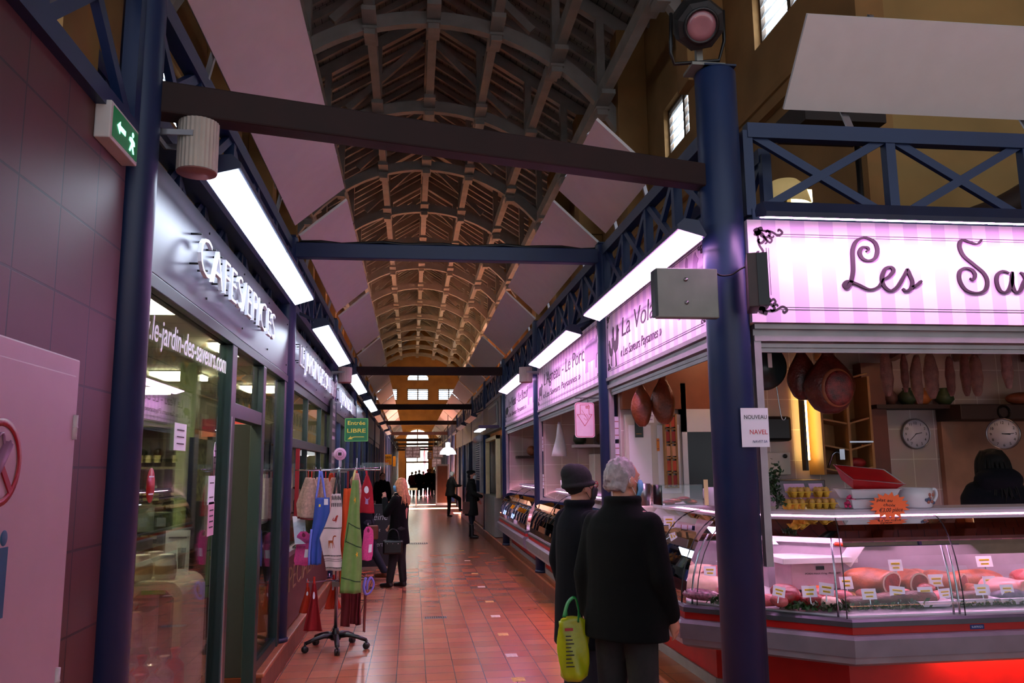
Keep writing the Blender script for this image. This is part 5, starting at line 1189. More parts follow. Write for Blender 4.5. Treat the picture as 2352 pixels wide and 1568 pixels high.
o = MB().tube(smooth_pts([(5.0, 7.0, 3.95), (5.65, 7.0, 4.18), (6.4, 7.0, 4.62)], 5), .13, 16).build('duct_pipe', M('dark_brown_box', (.16, .10, .09), .6)); tag(o, 'thick dark pipe rising behind the girder at the right edge', 'pipe')
# tape marks on the floor
for i, (x, y) in enumerate(((.93, 9.0), (.96, 10.1), (.99, 11.2), (1.0, 12.6), (1.02, 14.2), (1.03, 16.2), (1.03, 18.2), (.9, 8.0), (.85, 7.1))):
    o = MB().box(x, x+.11, y, y+.14, .0, .0015).build('floor_marking', M('worn_tape_%d' % (i % 2), [(.72, .55, .25), (.74, .66, .62)][i % 2], .6, var=.4, scale=30)); tag(o, 'worn %s tape mark on the floor, %s from the camera' % (['yellow', 'whitish'][i % 2], ['third', 'fourth', 'fifth', 'sixth', 'seventh', 'eighth', 'farthest', 'second', 'nearest'][i]), 'tape', 'tape marks on the floor')
for i, (x, y, w, d) in enumerate(((.20, 10.2, .26, .12), (.05, 20.2, .5, .35))):
    t = thing('floor_drain', ['small steel drain grate in the middle of the floor', 'larger studded steel floor plate farther along the aisle'][i], 'drain', (x, y, 0)); MB().box(x-w/2+.1, x+w/2+.1, y-d/2, y+d/2, 0, .004).build('frame', STEEL, t)
    mb = MB()
    for j in range(10): mb.box(x-w/2+.1+w*(j+.25)/10, x-w/2+.1+w*(j+.7)/10, y-d/2+.012, y+d/2-.012, .004, .0055)
    mb.build('slot', M('dark_slot', (.08, .08, .09), .6), t)
# ------------------------------------------------------------------ coffee shop front (first left bay)
XG = XL-.005
t = thing('shop_window', 'dark green framed glass front of the coffee shop with white web address', 'shop front', (XG, 3.7, 0))
def fr(mb, y0, y1, z0, z1, d=.06, x=XG): return mb.box(x-d/2, x+d/2, y0, y1, z0, z1)
fr(MB(), 3.72, 7.86, 2.57, 2.635, .09).build('head_rail', GREEN, t, bevel=.004)
fr(MB(), 3.72, 3.79, 0, 2.57).build('mullion', GREEN, t); fr(MB(), 5.46, 5.60, 0, 2.57, .09).build('mullion', GREEN, t, bevel=.006); fr(MB(), 6.60, 6.72, .0, 2.57, .09).build('mullion', GREEN, t, bevel=.006); fr(MB(), 7.72, 7.84, .22, 2.57, .08).build('mullion', GREEN, t, bevel=.006)
fr(MB(), 5.60, 6.60, 2.10, 2.2, .08).build('transom', GREEN, t, bevel=.004)
fr(MB(), 3.79, 5.46, 0, .07).build('bottom_rail', GREEN, t); fr(MB(), 6.72, 7.72, .222, .30).build('bottom_rail', GREEN, t)
MB().box(XG-.004, XG+.004, 3.79, 5.46, .07, 2.57).build('glass', SGLASS, t)
MB().box(XG-.004, XG+.004, 5.60, 6.60, 2.2, 2.57).build('glass', SGLASS, t)
MB().box(XG-.004, XG+.004, 6.72, 7.72, .30, 2.57).build('glass', SGLASS, t)
MB().box(XG+.035, XG+.05, 5.47, 5.50, .2, 2.1).build('door_edge_strip', STEEL, t)
text('lettering', 'w.le-jardin-des-saveurs.com', LETW, (XG+.006, 3.76, 2.355), (0, 1, .012), .118, 1.68, t, ext=.002, shear=.12, bold=.006)
MB().box(-1.50, XG-.045, 6.74, 6.80, .2, 2.12).build('door_leaf', DGREEN, t, bevel=.004)
MB().box(XG-.02, XG+.0, 5.62, 6.58, .0, .015).build('threshold', STEEL, t)
# stickers on the glass
def sticker(y, z, w, h, label, mat, lines=2, oval=False, lm=None, name='sticker'):
    s = thing(name, label, 'sticker', (XG+.006, y, z-h/2))
    if oval: MB().lathe([(h/2, 0), (h/2, .002)], (XG+.005, y, z), 32, axis=(1, 0, 0), sx=1, sy=w/h).build('disc', mat, s)
    else: MB().box(XG+.005, XG+.007, y-w/2, y+w/2, z-h/2, z+h/2).build('sheet', mat, s)
    mb = MB()
    for i in range(lines): zz = z+h*(.25-.5*i/max(1, lines-1)); mb.box(XG+.0075, XG+.009, y-w*.3, y+w*.3, zz-h*.02, zz+h*.02)
    mb.build('print_line', lm or PLUM, s)
sticker(4.47, 1.93, .22, .14, 'white certificate stuck on the coffee shop glass', PAPER, 3)
sticker(4.02, 1.69, .12, .16, 'round red sticker on the coffee shop glass', M('sticker_red', (.65, .10, .12), .4), 2, True, PAPER)
sticker(5.20, 1.64, .16, .17, 'upper pale sticker on the glass near the door', PAPER, 2); sticker(5.22, 1.47, .15, .2, 'lower pinkish price strip on the glass near the door', M('pink_slip', (.85, .66, .74), .5), 4)
sticker(5.25, 1.82, .07, .22, 'narrow oval silver sticker with four round marks', STEEL, 4, True)
# ------------------------------------------------------------------ shop interior
SI = (-4.2, -1.26, 3.5, 12.3)
m_int = M('shop_wall', (.50, .47, .38), .7, var=.06)
struct(MB().box(-4.2, -4.12, 3.5, 16.7, 0, 2.9).build('wall_shop_rear', m_int)); struct(MB().box(-4.2, -1.26, 12.25, 12.33, .2, 2.9).build('wall_shop_far', m_int)); struct(MB().box(-4.2, -1.36, 3.4, 3.48, 0, 2.9).build('wall_shop_near', m_int))
m_tilec = M_tiles('suspended_ceiling', (.88, .86, .76), (.86, .84, .74), (.34, .33, .28), .6, .6, (0, 1), ms=.008, rough=.8)
struct(MB().box(-4.2, -1.26, 3.48, 16.7, 2.80, 2.86).build('ceiling_shop', m_tilec, origin=(0, 0, 0)))
PANE = M('ceiling_light_pane', (1, 1, .9), .5, emit=(1, .95, .80), es=42, var=0)
n_ = 0
for (x, y, hx) in ((-1.64, 5.1, .17), (-1.50, 7.1, .15), (-2.48, 9.13, .24), (-3.2, 5.6, .3), (-3.4, 10.8, .3), (-1.8, 10.6, .3), (-1.9, 13.6, .3), (-3.0, 15.2, .3)):
    t = thing('ceiling_light', 'square ceiling light panel in the left shops, %s' % ['just inside the glass, nearest', 'second along the glass', 'in the middle of the shop', 'back row nearest', 'back row farthest', 'near the far wall of the first shop', 'in the third bay near the glass', 'in the third bay at the back'][n_], 'ceiling light', (x, y, 2.79), 'square ceiling lights in the left shops'); n_ += 1
    MB().box(x-hx, x+hx, y-.3, y+.3, 2.785, 2.80).build('frame', WHITE, t); MB().box(x-hx+.02, x+hx-.02, y-.28, y+.28, 2.745, 2.785).build('diffuser', PANE, t)
t = thing('column', 'pale green lit column inside the coffee shop', 'column', (-2.15, 8.3, 0)); MB().box(-2.23, -2.07, 8.2, 8.36, 0, 2.8).build('shaft', M('pale_green_post', (.62, .66, .46), .5), t)
# wine shelves
t = thing('shelf_unit', 'tall dark shelf unit with rows of wine bottles at the back of the coffee shop', 'shelf unit', (-3.2, 10.5, 0))
mb = MB()
for x in (-3.75, -3.35, -2.95, -2.55): mb.box(x-.015, x+.015, 10.35, 10.7, 0, 2.45)
mb.box(-3.75, -2.55, 10.68, 10.7, 0, 2.45); mb.build('carcass', M('dark_olive_shelf', (.25, .23, .17), .5), t)
for z in (.3, .9, 1.35, 1.8, 2.3): MB().box(-3.76, -2.54, 10.34, 10.7, z-.015, z+.015).build('shelf', M('olive_shelf', (.45, .42, .30), .5), t)
def bottle(x, y, z, m, label, g, h=.30, r=.037, lab=None):
    t = thing('wine_bottle', label, 'bottle', (x, y, z), g)
    gb = MB().lathe([(r, 0), (r, h*.6), (r*.85, h*.67), (r*.36, h*.76), (r*.34, h*.98), (r*.4, h)], (x, y, z), 12).build('glass_body', m, t)
    MB().lathe([(r+.001, h*.16), (r+.001, h*.46)], (x, y, z), 12, cap=False).build('label', lab or M('cream_label', (.82, .76, .55), .6), gb)
BG = M('dark_bottle', (.05, .07, .04), .15)
for row, z in enumerate((1.365, 1.815, .915)):
    for i in range(11):
        x = -3.68+.105*i
        if min(abs(x-q) for q in (-3.35, -2.95)) < .04: continue
        bottle(x, 10.45, z+.0, BG, 'dark wine bottle with cream label on the %s row of the back shelf' % ['middle', 'top', 'lower'][row], 'wine bottles on the back shelf')
# counters and tables
t = thing('display_counter', 'dark low glass display with tins and packets, behind the coffee shop window', 'display counter', (-2.3, 6.6, 0))
MB().box(-2.95, -1.85, 6.9, 7.5, 0, 1.0).build('base', M('dark_brown_base', (.16, .10, .09), .5), t)
for z in (1.02, 1.28): MB().box(-2.95, -1.85, 6.9, 7.5, z-.02, z).build('shelf', BLACK, t)
MB().box(-2.95, -1.85, 6.88, 6.886, 1.0, 1.55).box(-2.95, -1.85, 6.88, 7.4, 1.55, 1.556).build('glass', CGLASS, t)
CC = [(.75, .70, .55), (.35, .38, .25), (.55, .20, .15), (.25, .25, .42), (.62, .55, .30), (.80, .78, .72)]
for r_, z in enumerate((1.02, 1.28)):
    for i in range(7):
        x = -2.86+.145*i; c = (i*2+r_) % 6
        t = thing('packet', 'small %s packet standing in the dark glass display, %s row' % (['cream', 'olive', 'brick red', 'navy', 'mustard', 'white'][c], ['lower', 'upper'][r_]), 'packet', (x, 7.1, z), 'packets in the dark glass display')
        MB().box(x-.055, x+.055, 7.0, 7.12, z, z+.15+.03*(i % 3)).build('box', M('packet_c%d' % c, CC[c], .5), t, bevel=.006); MB().box(x-.035, x+.035, 6.996, 7.0, z+.04, z+.11).build('label', PAPER, t)
def table(x0, x1, y0, y1, h, label):
    t = thing('display_table', label, 'table', ((x0+x1)/2, (y0+y1)/2, 0)); th = .05; n = 6; m = M('glossy_cream', (.80, .76, .66), .2)
    sec = [(x0, 0), (x0, h-.1)]+[(x0+.1*(1-math.cos(PI/2*i/n)), h-.1+.1*math.sin(PI/2*i/n)) for i in range(1, n+1)]+[(x1-.1*(1-math.sin(PI/2*i/n)), h-.1+.1*math.cos(PI/2*i/n)) for i in range(0, n+1)]+[(x1, 0), (x1-th, 0), (x1-th, h-.1), (x1-.1, h-th), (x0+.1, h-th), (x0+th, h-.1), (x0+th, 0)]
    recalc(MB().prism(sec, lambda a, b, q: (a, q, b), y0, y1).build('body', m, t)); MB().box(x0+.1, x1-.1, y0-.004, y0, h-.075, h-.05).build('green_edge', M('lime_edge', (.32, .62, .18), .4), t)
table(-1.70, -1.36, 5.3, 5.85, 1.10, 'glossy cream curved display table behind the coffee shop window'); table(-2.05, -1.74, 5.0, 5.5, 1.07, 'second cream curved display table, nearer the camera')
def jar(x, y, z, label):
    t = thing('jar', label, 'jar', (x, y, z), 'white jars on the cream table')
    MB().lathe([(.055, 0), (.062, .02), (.062, .10), (.04, .13), (.045, .145), (.04, .15), (.01, .15)], (x, y, z), 24).build('body', CREAM, t); MB().lathe([(.0635, .035), (.0635, .085)], (x, y, z), 24, cap=False).build('label', M('beige_label', (.62, .50, .36), .6), t)
jar(-1.64, 5.42, 1.10, 'left white jar on the cream table'); jar(-1.50, 5.42, 1.10, 'right white jar on the cream table'); jar(-1.62, 5.62, 1.10, 'white jar standing behind the other two')
t = thing('brochure', 'white leaflet with two pictured beakers standing behind the jars', 'leaflet', (-1.48, 5.6, 1.1)); MB().box(-1.56, -1.41, 5.60, 5.606, 1.1, 1.38).build('sheet', PAPER, t); MB().lathe([(.02, 0), (.026, .1)], (-1.515, 5.597, 1.14), 10, sy=.1).lathe([(.02, 0), (.026, .13)], (-1.455, 5.597, 1.14), 10, sy=.1).build('print', M('grey_print', (.35, .34, .36), .5), t); MB().box(-1.54, -1.43, 5.596, 5.599, 1.33, 1.34).build('print_line', PLUM, t)
RBOX = M('red_gift_box', (.60, .05, .07), .4)
t = thing('gift_box', 'red gift box with gabled lid on the nearer cream table', 'box', (-1.88, 5.2, 1.07)); MB().prism([(-1.99, 1.07), (-1.80, 1.07), (-1.80, 1.21), (-1.86, 1.31), (-1.93, 1.31), (-1.99, 1.21)], lambda a, b, q: (a, q, b), 5.08, 5.28).build('body', RBOX, t, bevel=.003)
t = thing('brochure', 'narrow white leaflet beside the red gift box', 'leaflet', (-1.76, 5.1, 1.07)); MB().box(-1.795, -1.735, 5.06, 5.065, 1.07, 1.34).build('sheet', PAPER, t); MB().box(-1.785, -1.745, 5.055, 5.059, 1.11, 1.17).build('print', MAROON, t)
# red ribboned gifts piled behind the glass
GP = 'red gift packages stepped behind the coffee shop glass'
RRB = M('ribbon_red', (.70, .06, .10), .3); CLR = M('frosted_cellophane', (.68, .55, .56), .12, var=.4, scale=30)
for i in range(16):
    r_, c_ = divmod(i, 4); x = -1.34-.13*r_; y = 4.50+.21*c_+.03*r_; z = [.5, .5, .75, .75][r_]
    t = thing('gift_package', 'cellophane gift package with red ribbon behind the glass, %s of %s row' % (['nearest', 'second', 'third', 'farthest'][c_], ['the front lower', 'the rear lower', 'the front upper', 'the rear upper'][r_]), 'gift', (x, y, z), GP)
    MB().lathe([(.05, 0), (.055, .02), (.05, .16), (.015, .20), (.03, .25), (.0, .22)], (x, y, z), 9).build('wrap', CLR if i % 3 else RRB, t)
    MB().lathe([(.052, .05), (.052, .10)], (x, y, z), 9, cap=False).build('content', M('gift_content_%d' % (i % 3), [(.45, .10, .10), (.75, .62, .40), (.25, .10, .12)][i % 3], .4), t)
    MB().tube(smooth_pts([(x, y, z+.20), (x+.03, y-.03, z+.235), (x, y, z+.205), (x-.03, y+.03, z+.235), (x, y, z+.2)], 4), .005, 6).build('ribbon', RRB, t)
o = MB().box(-1.53, -1.27, 4.35, 5.22, .465, .50).box(-1.80, -1.53, 4.35, 5.22, .715, .75).box(-1.57, -1.53, 4.35, 5.22, 0, .75).box(-1.31, -1.27, 4.35, 4.39, 0, .47).box(-1.31, -1.27, 5.18, 5.22, 0, .47).box(-1.8, -1.76, 4.35, 5.22, 0, .72).build('low_bench', M('pale_plinth', (.60, .52, .46), .5)); tag(o, 'low plinth bench behind the coffee shop glass', 'bench')
# items hanging in the narrow window by the second column
for i in range(5):
    z = 2.1-.32*i
    t = thing('gift_packet', 'shiny hanging packet in the narrow window next to the second column, %s from the top' % ORD[i].replace('nearest', 'first'), 'packet', (-1.33, 7.0+.1*(i % 2), z-.2), 'packets hung in the narrow window')
    MB().box(-1.36, -1.31, 6.86+.25*(i % 2), 7.04+.25*(i % 2), z-.22, z).build('pack', [PAPER, M('cerise_pack', (.75, .15, .32), .25), M('silver_pack', (.6, .6, .66), .2, metal=.6), RBOX, PAPER][i], t, bevel=.01); MB().tube([(-1.335, 6.95+.25*(i % 2), z), (-1.335, 6.95+.25*(i % 2), z+.08)], .003).build('string', BLACK, t)

# ------------------------------------------------------------------ second left bay: big window, counter, SPECIALITES panel
t = thing('shop_window', 'green framed shop window of the second left bay above a maroon panel', 'shop front', (XG, 8.06, .22))
fr(MB(), 8.06, 12.3, .24, .93, .05).build('lower_panel', MAROON, t)
fr(MB(), 8.04, 12.32, .93, .985, .10, XG).build('sill', M('stone_sill', (.52, .48, .48), .4), t, bevel=.006)
for y0, y1 in ((8.06, 8.12), (9.5, 9.56), (10.9, 10.96), (12.2, 12.3)): fr(MB(), y0, y1, .985, 2.6).build('mullion', GREEN, t)
fr(MB(), 8.06, 12.3, 1.98, 2.07, .08).build('transom', GREEN, t, bevel=.004); fr(MB(), 8.06, 12.3, 2.55, 2.635).build('head_rail', GREEN, t)
MB().box(XG-.003, XG+.003, 8.1, 12.25, 2.07, 2.55).build('glass', SGLASS, t); MB().box(XG-.003, XG+.003, 8.1, 12.25, 1.0, 1.98).build('glass', SGLASS, t)
text('lettering', 'SPECIALITES', M('worn_gold', (.55, .45, .30), .5), (XG+.026, 8.15, .58), (0, 1, 0), .24, 3.0, t, ext=.004, bold=-.014)
HK = M('bag_contents', (.50, .36, .24), .6, var=.5, scale=12)
for i in range(10):
    y = 8.3+.4*i; t = thing('display_bag', 'bag hung in a row inside the second left window, %s from the near end' % ORD[i].replace('nearest', 'first'), 'bag', (-1.42, y, 1.5), 'bags hung in the second left window')
    MB().box(-1.45, -1.39, y-.10, y+.10, 1.25, 1.72).build('bag', [PAPER, BLACK, HK, M('grey_bag', (.35, .34, .36), .5)][i % 4], t, bevel=.02); MB().tube([(-1.42, y, 1.72), (-1.42, y, 1.9)], .004).build('hook', CHROME, t)
tag(MB().bar((-1.42, 8.15, 1.9), (-1.42, 12.2, 1.9), .02, .02).build('rail', CHROME), 'hanging rail inside the second left window', 'rail')
t = thing('box_stack', 'red and brown boxes on top of the cabinet inside the second left window', 'boxes', (-1.7, 9.2, 2.1)); MB().box(-2.0, -1.5, 8.2, 8.6, 2.08, 2.25).build('red_box', RBOX, t); MB().box(-2.0, -1.5, 8.7, 10.6, 2.08, 2.22).build('brown_box', M('brown_card', (.40, .28, .20), .6), t)
tag(MB().box(-2.1, -1.45, 8.15, 11.8, 2.02, 2.075).box(-2.1, -1.45, 11.7, 11.8, .2, 2.02).box(-2.1, -1.45, 8.15, 8.2, .2, 2.02).build('cabinet_frame', BLACK), 'dark cabinet frame inside the second left window', 'cabinet')
t = thing('rate_card', 'bunch of pale leaflets in a clear holder on the sill of the second left window', 'leaflets', (-1.08, 8.5, 1.0)); MB().box(-1.15, -1.03, 8.4, 8.6, 1.0, 1.02).bar((-1.06, 8.4, 1.05), (-1.12, 8.6, 1.35), .15, .004).build('holder', CGLASS, t); MB().bar((-1.07, 8.42, 1.04), (-1.12, 8.56, 1.30), .12, .006).build('sheet', PAPER, t)
tag(MB().bar((XG+.06, 8.55, 1.1), (XG+.06, 8.57, 1.97), .012, .04).build('banner_strip', RED), 'narrow red strip hanging in front of the second left window', 'banner')
# tall dark menu board on the third column and little bracket
t = thing('menu_board', 'tall narrow dark board with small white print beside the third left column', 'board', (XL+.1, 11.9, 1.2)); MB().box(XL+.06, XL+.09, 11.72, 12.2, 1.1, 2.75).build('panel', M('dark_plum_board', (.16, .12, .16), .4), t)
mb = MB()
for i in range(9):
    z = 2.62-.11*i-(.12 if i > 4 else 0); mb.box(XL+.0905, XL+.092, 11.78, 12.12, z, z+.05)
mb.build('print_line', M('board_print', (.62, .58, .62), .6), t)
tag(MB().bar((-1.08, 11.9, 3.0), (-1.12, 12.0, 2.72), .012, .012).bar((-1.12, 12.0, 2.72), (-1.0, 11.95, 2.70), .012, .012).build('bracket_arm', PAPER), 'thin white hanging rod beside the third left column', 'bracket')
# ------------------------------------------------------------------ further left bays
WHF = M('white_frame', (.78, .78, .80), .5)
for k in range(2, 15):
    y0, y1 = YK[k]+.12, YK[k+1]-.12
    t = thing('shop_window', 'blue and green shop front of the left row, %s bay from the camera' % ORD[k], 'shop front', (XG, y0, .22), 'far left shop fronts')
    if k < 6:
        fr(MB(), y0, y1, .24, .9, .05).build('lower_panel', DBLUE if k > 2 else MAROON, t); fr(MB(), y0, y1, 2.5, 2.62, .08).build('head_rail', GREEN if k == 2 else BLUE, t)
        for j in range(5):
            y = y0+(y1-y0-.1)*j/4; fr(MB(), y, y+.1, .9, 2.5, .10).build('mullion', [GREEN, BLUE][(j+k) % 2], t, bevel=.006)
        MB().box(XG-.003, XG+.003, y0, y1, .9, 2.5).build('glass', SGLASS, t)
        MB().box(XG-.5, XG-.45, y0, y1, .3, 2.5).build('window_backing', M('dark_backing', (.10, .12, .15), .6), t)  # plain dark sheet behind the glass for the dark windows
    else:
        fr(MB(), y0, y1, .24, 3.2, .05).build('lower_panel', BLUE, t)
        for j in range(4):
            y = y0+(y1-y0-.16)*(j+.5)/4; MB().box(XG, XG+.09, y, y+.12, .24, 3.2).build('pilaster', BLUE, t, bevel=.01)
    if k > 3: fr(MB(), y0, y1, 2.64, 3.2, .07, XG+.02).build('fascia_board', M('grey_blue_fascia', (.30, .38, .48), .45), t)
for i, (y, z0, z1) in enumerate(((13.2, 1.15, 1.42), (14.6, 1.15, 1.42), (17.6, 1.4, 2.0), (20.3, 1.2, 1.5))):
    tag(MB().box(XG+.055, XG+.062, y, y+.24, z0, z1).build('notice', PAPER), 'white sheet stuck on the left shop fronts, %s of four' % ['nearest', 'second', 'third', 'farthest'][i], 'notice')
# sandwich board and green sign
t = thing('chalkboard', 'black chalkboard with white handwriting standing behind the apron rack', 'chalkboard', (-.62, 15.2, 0)); MB().box(-.98, -.38, 15.2, 15.24, .05, 1.12).build('slate', M('slate', (.07, .08, .09), .6), t); MB().box(-1.0, -.98, 15.19, 15.25, 0, 1.14).box(-.38, -.36, 15.19, 15.25, 0, 1.14).box(-1.0, -.36, 15.19, 15.25, 1.12, 1.14).build('frame', BLACK, t)
CH = M('chalk', (.70, .72, .72), .8)
text('writing', 'Cafféine', CH, (-.93, 15.198, .86), (1, 0, 0), .12, .5, t, ext=.001, shear=.25, bold=-.01); text('writing', 'chocolat', CH, (-.9, 15.198, .66), (1, 0, 0), .06, .35, t, ext=.001, shear=.2, bold=-.01); text('writing', 'Thé vert', CH, (-.85, 15.198, .4), (1, 0, 0), .08, .35, t, ext=.001, shear=.2, bold=-.01)
# yellow LOTO-like boards far away
t = thing('hanging_sign', 'yellow and orange sign projecting from the left row far down the aisle', 'sign', (-.98, 36, 1.8)); MB().box(-1.18, -.86, 36, 36.05, 1.95, 2.4).build('panel', M('sign_yellow', (.92, .70, .08), .5), t); text('print', 'ICI', M('sign_orange', (.85, .20, .08), .5), (-1.12, 35.995, 2.0), (1, 0, 0), .16, .2, t); text('print', 'PAIN', BLACK, (-1.14, 35.995, 2.23), (1, 0, 0), .1, .25, t)
tag(MB().box(-.84, -.72, 37.5, 37.55, 1.9, 2.35).build('sign_board', M('sign_yellow', (.92, .70, .08), .5)), 'second yellow sign just behind the first one', 'sign')
# ------------------------------------------------------------------ far right bays
for k in range(3, 15):
    y0, y1 = YK[k]+.12, YK[k+1]-.12
    if 6.5 < k < 9: continue
    g = 'far right stall fronts'
    t = thing('market_stall', 'stall front of the right row, %s bay beyond the lilac fascias' % ORD[k-3], 'stall front', (XR, y0, .22), g)
    if k == 3:
        MB().box(XR-.1, XR+.03, y0, y1, 2.6, 3.25).build('fascia_board', M('dark_grey_board', (.22, .22, .25), .5), t); MB().box(XR-.125, XR-.1, y0+.5, y0+2.6, 2.68, 3.18).build('sign_panel', GREYB, t, bevel=.02); MB().box(XR-.13, XR-.125, y0+.6, y0+2.5, 2.74, 3.12).build('sign_face', DBLUE, t)
        MB().box(XR-.08, XR+.3, y0+1.6, y1, .24, 1.12).build('counter', GREYB, t); MB().box(XR-.02, XR+.04, y0+.1, y0+.5, .24, 2.5).build('tiled_pier', m_wtile2, t)
        MB().box(XR-.05, XR+.05, y0+1.5, y0+1.6, 1.1, 2.5).box(XR-.05, XR+.05, y1-.1, y1, 1.1, 2.5).box(XR-.05, XR+.05, y0+1.5, y1, 2.42, 2.5).build('frame', M('cream_frame', (.74, .68, .52), .5), t)
        MB().box(XR+.5, XR+.55, y0+1.2, y1+.4, 1.1, 2.5).build('lit_back', M('lit_cream', (.85, .72, .42), .6, var=.7, scale=9), t)  # yellow lighting of the opening is put into this colour
    elif k < 7:
        MB().box(XR-.08, XR+.03, y0, y1, 2.6, 3.25).build('fascia_board', M('grey_blue_fascia', (.30, .38, .48), .45), t); MB().box(XR-.03, XR+.3, y0, y1, .24, 1.1).build('counter', [WHF, GREYB, BLUE][k % 3], t)
        for j in range(4): y = y0+(y1-y0-.12)*j/3; MB().box(XR-.06, XR+.04, y, y+.12, 1.1, 2.6).build('mullion', [BLUE, WHF][(j+k) % 2], t)
        MB().box(XR+.4, XR+.44, y0, y1, 1.0, 2.6).build('lit_back', M('pale_back_wall', (.75, .72, .66), .6), t)
    else:
        MB().box(XR-.03, XR+.03, y0, y1, .24, 3.3).build('panel', DBLUE, t)
        for j in range(3): y = y0+(y1-y0-.16)*(j+.5)/3; MB().box(XR-.09, XR-.03, y, y+.12, .24, 3.3).build('pilaster', BLUE, t, bevel=.01)
t = thing('roller_blind', 'white roller blind hanging in the right row behind the yellow-lit opening', 'blind', (XR-.1, 21.5, 1.3)); MB().tube([(XR-.15, 21.5, 2.55), (XR-.15, 23.0, 2.55)], .09, 14).build('roll', WHF, t)
mb = MB()
for i in range(18): mb.box(XR-.16, XR-.14, 21.5, 23.0, 1.45+i*.058, 1.485+i*.058)
mb.build('slat', WHF, t)
t = thing('stall_light', 'unlit dark spotlight bracket with bright tube over the yellow-lit opening', 'lamp', (1.5, 17.1, 2.55)); MB().box(1.40, 1.95, 17.3, 17.4, 2.60, 2.66).box(1.38, 1.55, 17.1, 18.6, 2.58, 2.65).build('arm', DBLUE, t); MB().box(1.39, 1.53, 17.15, 18.5, 2.565, 2.58).build('tube', M('pale_tube', (1, 1, 1), .5, emit=(.9, .93, 1), es=5), t)
t = thing('pendant_lamp', 'bright white dome pendant lamp hanging by the right row', 'lamp', (1.32, 30.5, 2.35)); MB().lathe([(.30, 0), (.28, .1), (.18, .22), (.09, .26), (.09, .42), (.02, .44)], (1.30, 30.0, 2.28), 28, cap=False).build('shade', M('white_shade', (.9, .9, .92), .3, emit=(.95, .97, 1), es=.7), t); MB().ball((1.30, 30.0, 2.34), .1).build('bulb', M('bright_bulb', (1, 1, 1), .4, emit=(1, .98, .95), es=18), t); MB().tube([(1.3, 30, 2.7), (1.3, 30, 3.7)], .012).build('cord', BLACK, t)
# dark picture boards hanging over the far aisle
for i, (x0, x1, y, z0, z1) in enumerate(((-.35, .45, 44, 2.35, 2.95), (1.0, 1.5, 40, 2.3, 2.85), (1.05, 1.55, 43.5, 1.85, 2.3), (.85, 1.1, 46, 2.3, 2.7))):
    t = thing('hanging_board', ['large dark picture board hanging over the middle of the far aisle', 'upper dark board at the right of the far aisle', 'lower dark board at the right of the far aisle', 'small dark board left of the upper right one'][i], 'board', ((x0+x1)/2, y, z0)); MB().box(x0, x1, y, y+.03, z0, z1).build('panel', M('dark_picture_board', (.12, .14, .17), .5), t)
    mb = MB(); [mb.box(x0+(x1-x0)*(.06+.48*a), x0+(x1-x0)*(.46+.48*a), y-.004, y, z0+(z1-z0)*(.08+.3*b), z0+(z1-z0)*(.32+.3*b)) for a in (0, 1) for b in (0, 1, 2)]; mb.build('picture', M('board_pictures', (.30, .36, .42), .5, var=.8, scale=8), t)
    MB().tube([(x0+.05, y+.01, z1), (x0+.05, y+.01, 3.6)], .008).tube([(x1-.05, y+.01, z1), (x1-.05, y+.01, 3.6)], .008).build('wire', BLACK, t)
t = thing('easel_board', 'white framed board standing at the right of the aisle, behind the leaning man', 'board', (1.2, 34, 0)); MB().box(.98, 1.52, 34, 34.04, .3, 1.95).build('frame', WHF, t); MB().box(1.04, 1.46, 33.99, 34, .4, 1.88).build('panel', M('brown_board', (.42, .24, .16), .6), t)
t = thing('table', 'small pale green table with papers at the left side of the far aisle', 'table', (.0, 40, 0)); MB().box(-.35, .28, 39.7, 40.3, .78, .88).build('tabletop', M('pale_green_table', (.45, .60, .50), .5), t); [MB().box(x, x+.05, y, y+.05, 0, .78).build('leg', STEEL, t) for x in (-.3, .2) for y in (39.75, 40.2)]; 
# ------------------------------------------------------------------ apron rack on wheels
RX, RY = -.737, 8.64
t = thing('display_rack', 'chrome display rack on a black five-star castor base, hung with aprons', 'rack', (RX, RY, 0))
mb = MB()
for i in range(5):
    a = R(72*i-90+8); d = Vector((math.cos(a), math.sin(a), 0))
    p = [Vector((RX, RY, .125))+d*.03, Vector((RX, RY, .135))+d*.12, Vector((RX, RY, .115))+d*.22, Vector((RX, RY, .085))+d*.31]
    arm = MB(); arm.tube(p, [.034, .030, .026, .022], 10, flat=.75); lg_ = arm.build('leg', M('black_plastic', (.035, .033, .036), .4), t)
    c = Vector((RX, RY, .033))+d*.31; ax = Vector((-d.y, d.x, 0))
    w = MB(); w.lathe([(.01, -.026), (.030, -.024), (.033, -.015), (.033, -.004), (.014, -.003), (.014, .003), (.033, .004), (.033, .015), (.030, .024), (.01, .026)], c, 18, axis=ax); w.tube([c+Vector((0, 0, .02)), c+Vector((0, 0, .055))], .012, 8); w.build('castor', BLACK, lg_)
MB().lathe([(.05, .09), (.055, .12), (.035, .16), (.028, .20)], (RX, RY, 0), 20).build('hub', M('black_plastic', (.035, .033, .036), .4), t)
MB().tube([(RX, RY, .15), (RX, RY, 1.78)], .019, 16).build('pole', CHROME, t)
def arms(z, L, n, a0, sw=.006, up_=True):
    for i in range(n):
        a = R(a0+360*i/n); d = Vector((math.cos(a), math.sin(a), 0)); p = Vector((RX, RY, z)); s = Vector((-d.y, d.x, 0))*.012
        MB().tube([p, p+d*L, p+d*L+Vector((0, 0, .035))], sw, 8).build('arm', CHROME, t)
MB().box(RX-.09, RX+.09, RY-.03, RY+.03, 1.725, 1.765).build('bracket', GREYB, t)
MB().box(RX-.05, RX+.05, RY-.03, RY+.03, .93, .98).build('bracket', GREYB, t); MB().box(RX-.045, RX+.045, RY-.03, RY+.03, .60, .65).build('bracket', GREYB, t)
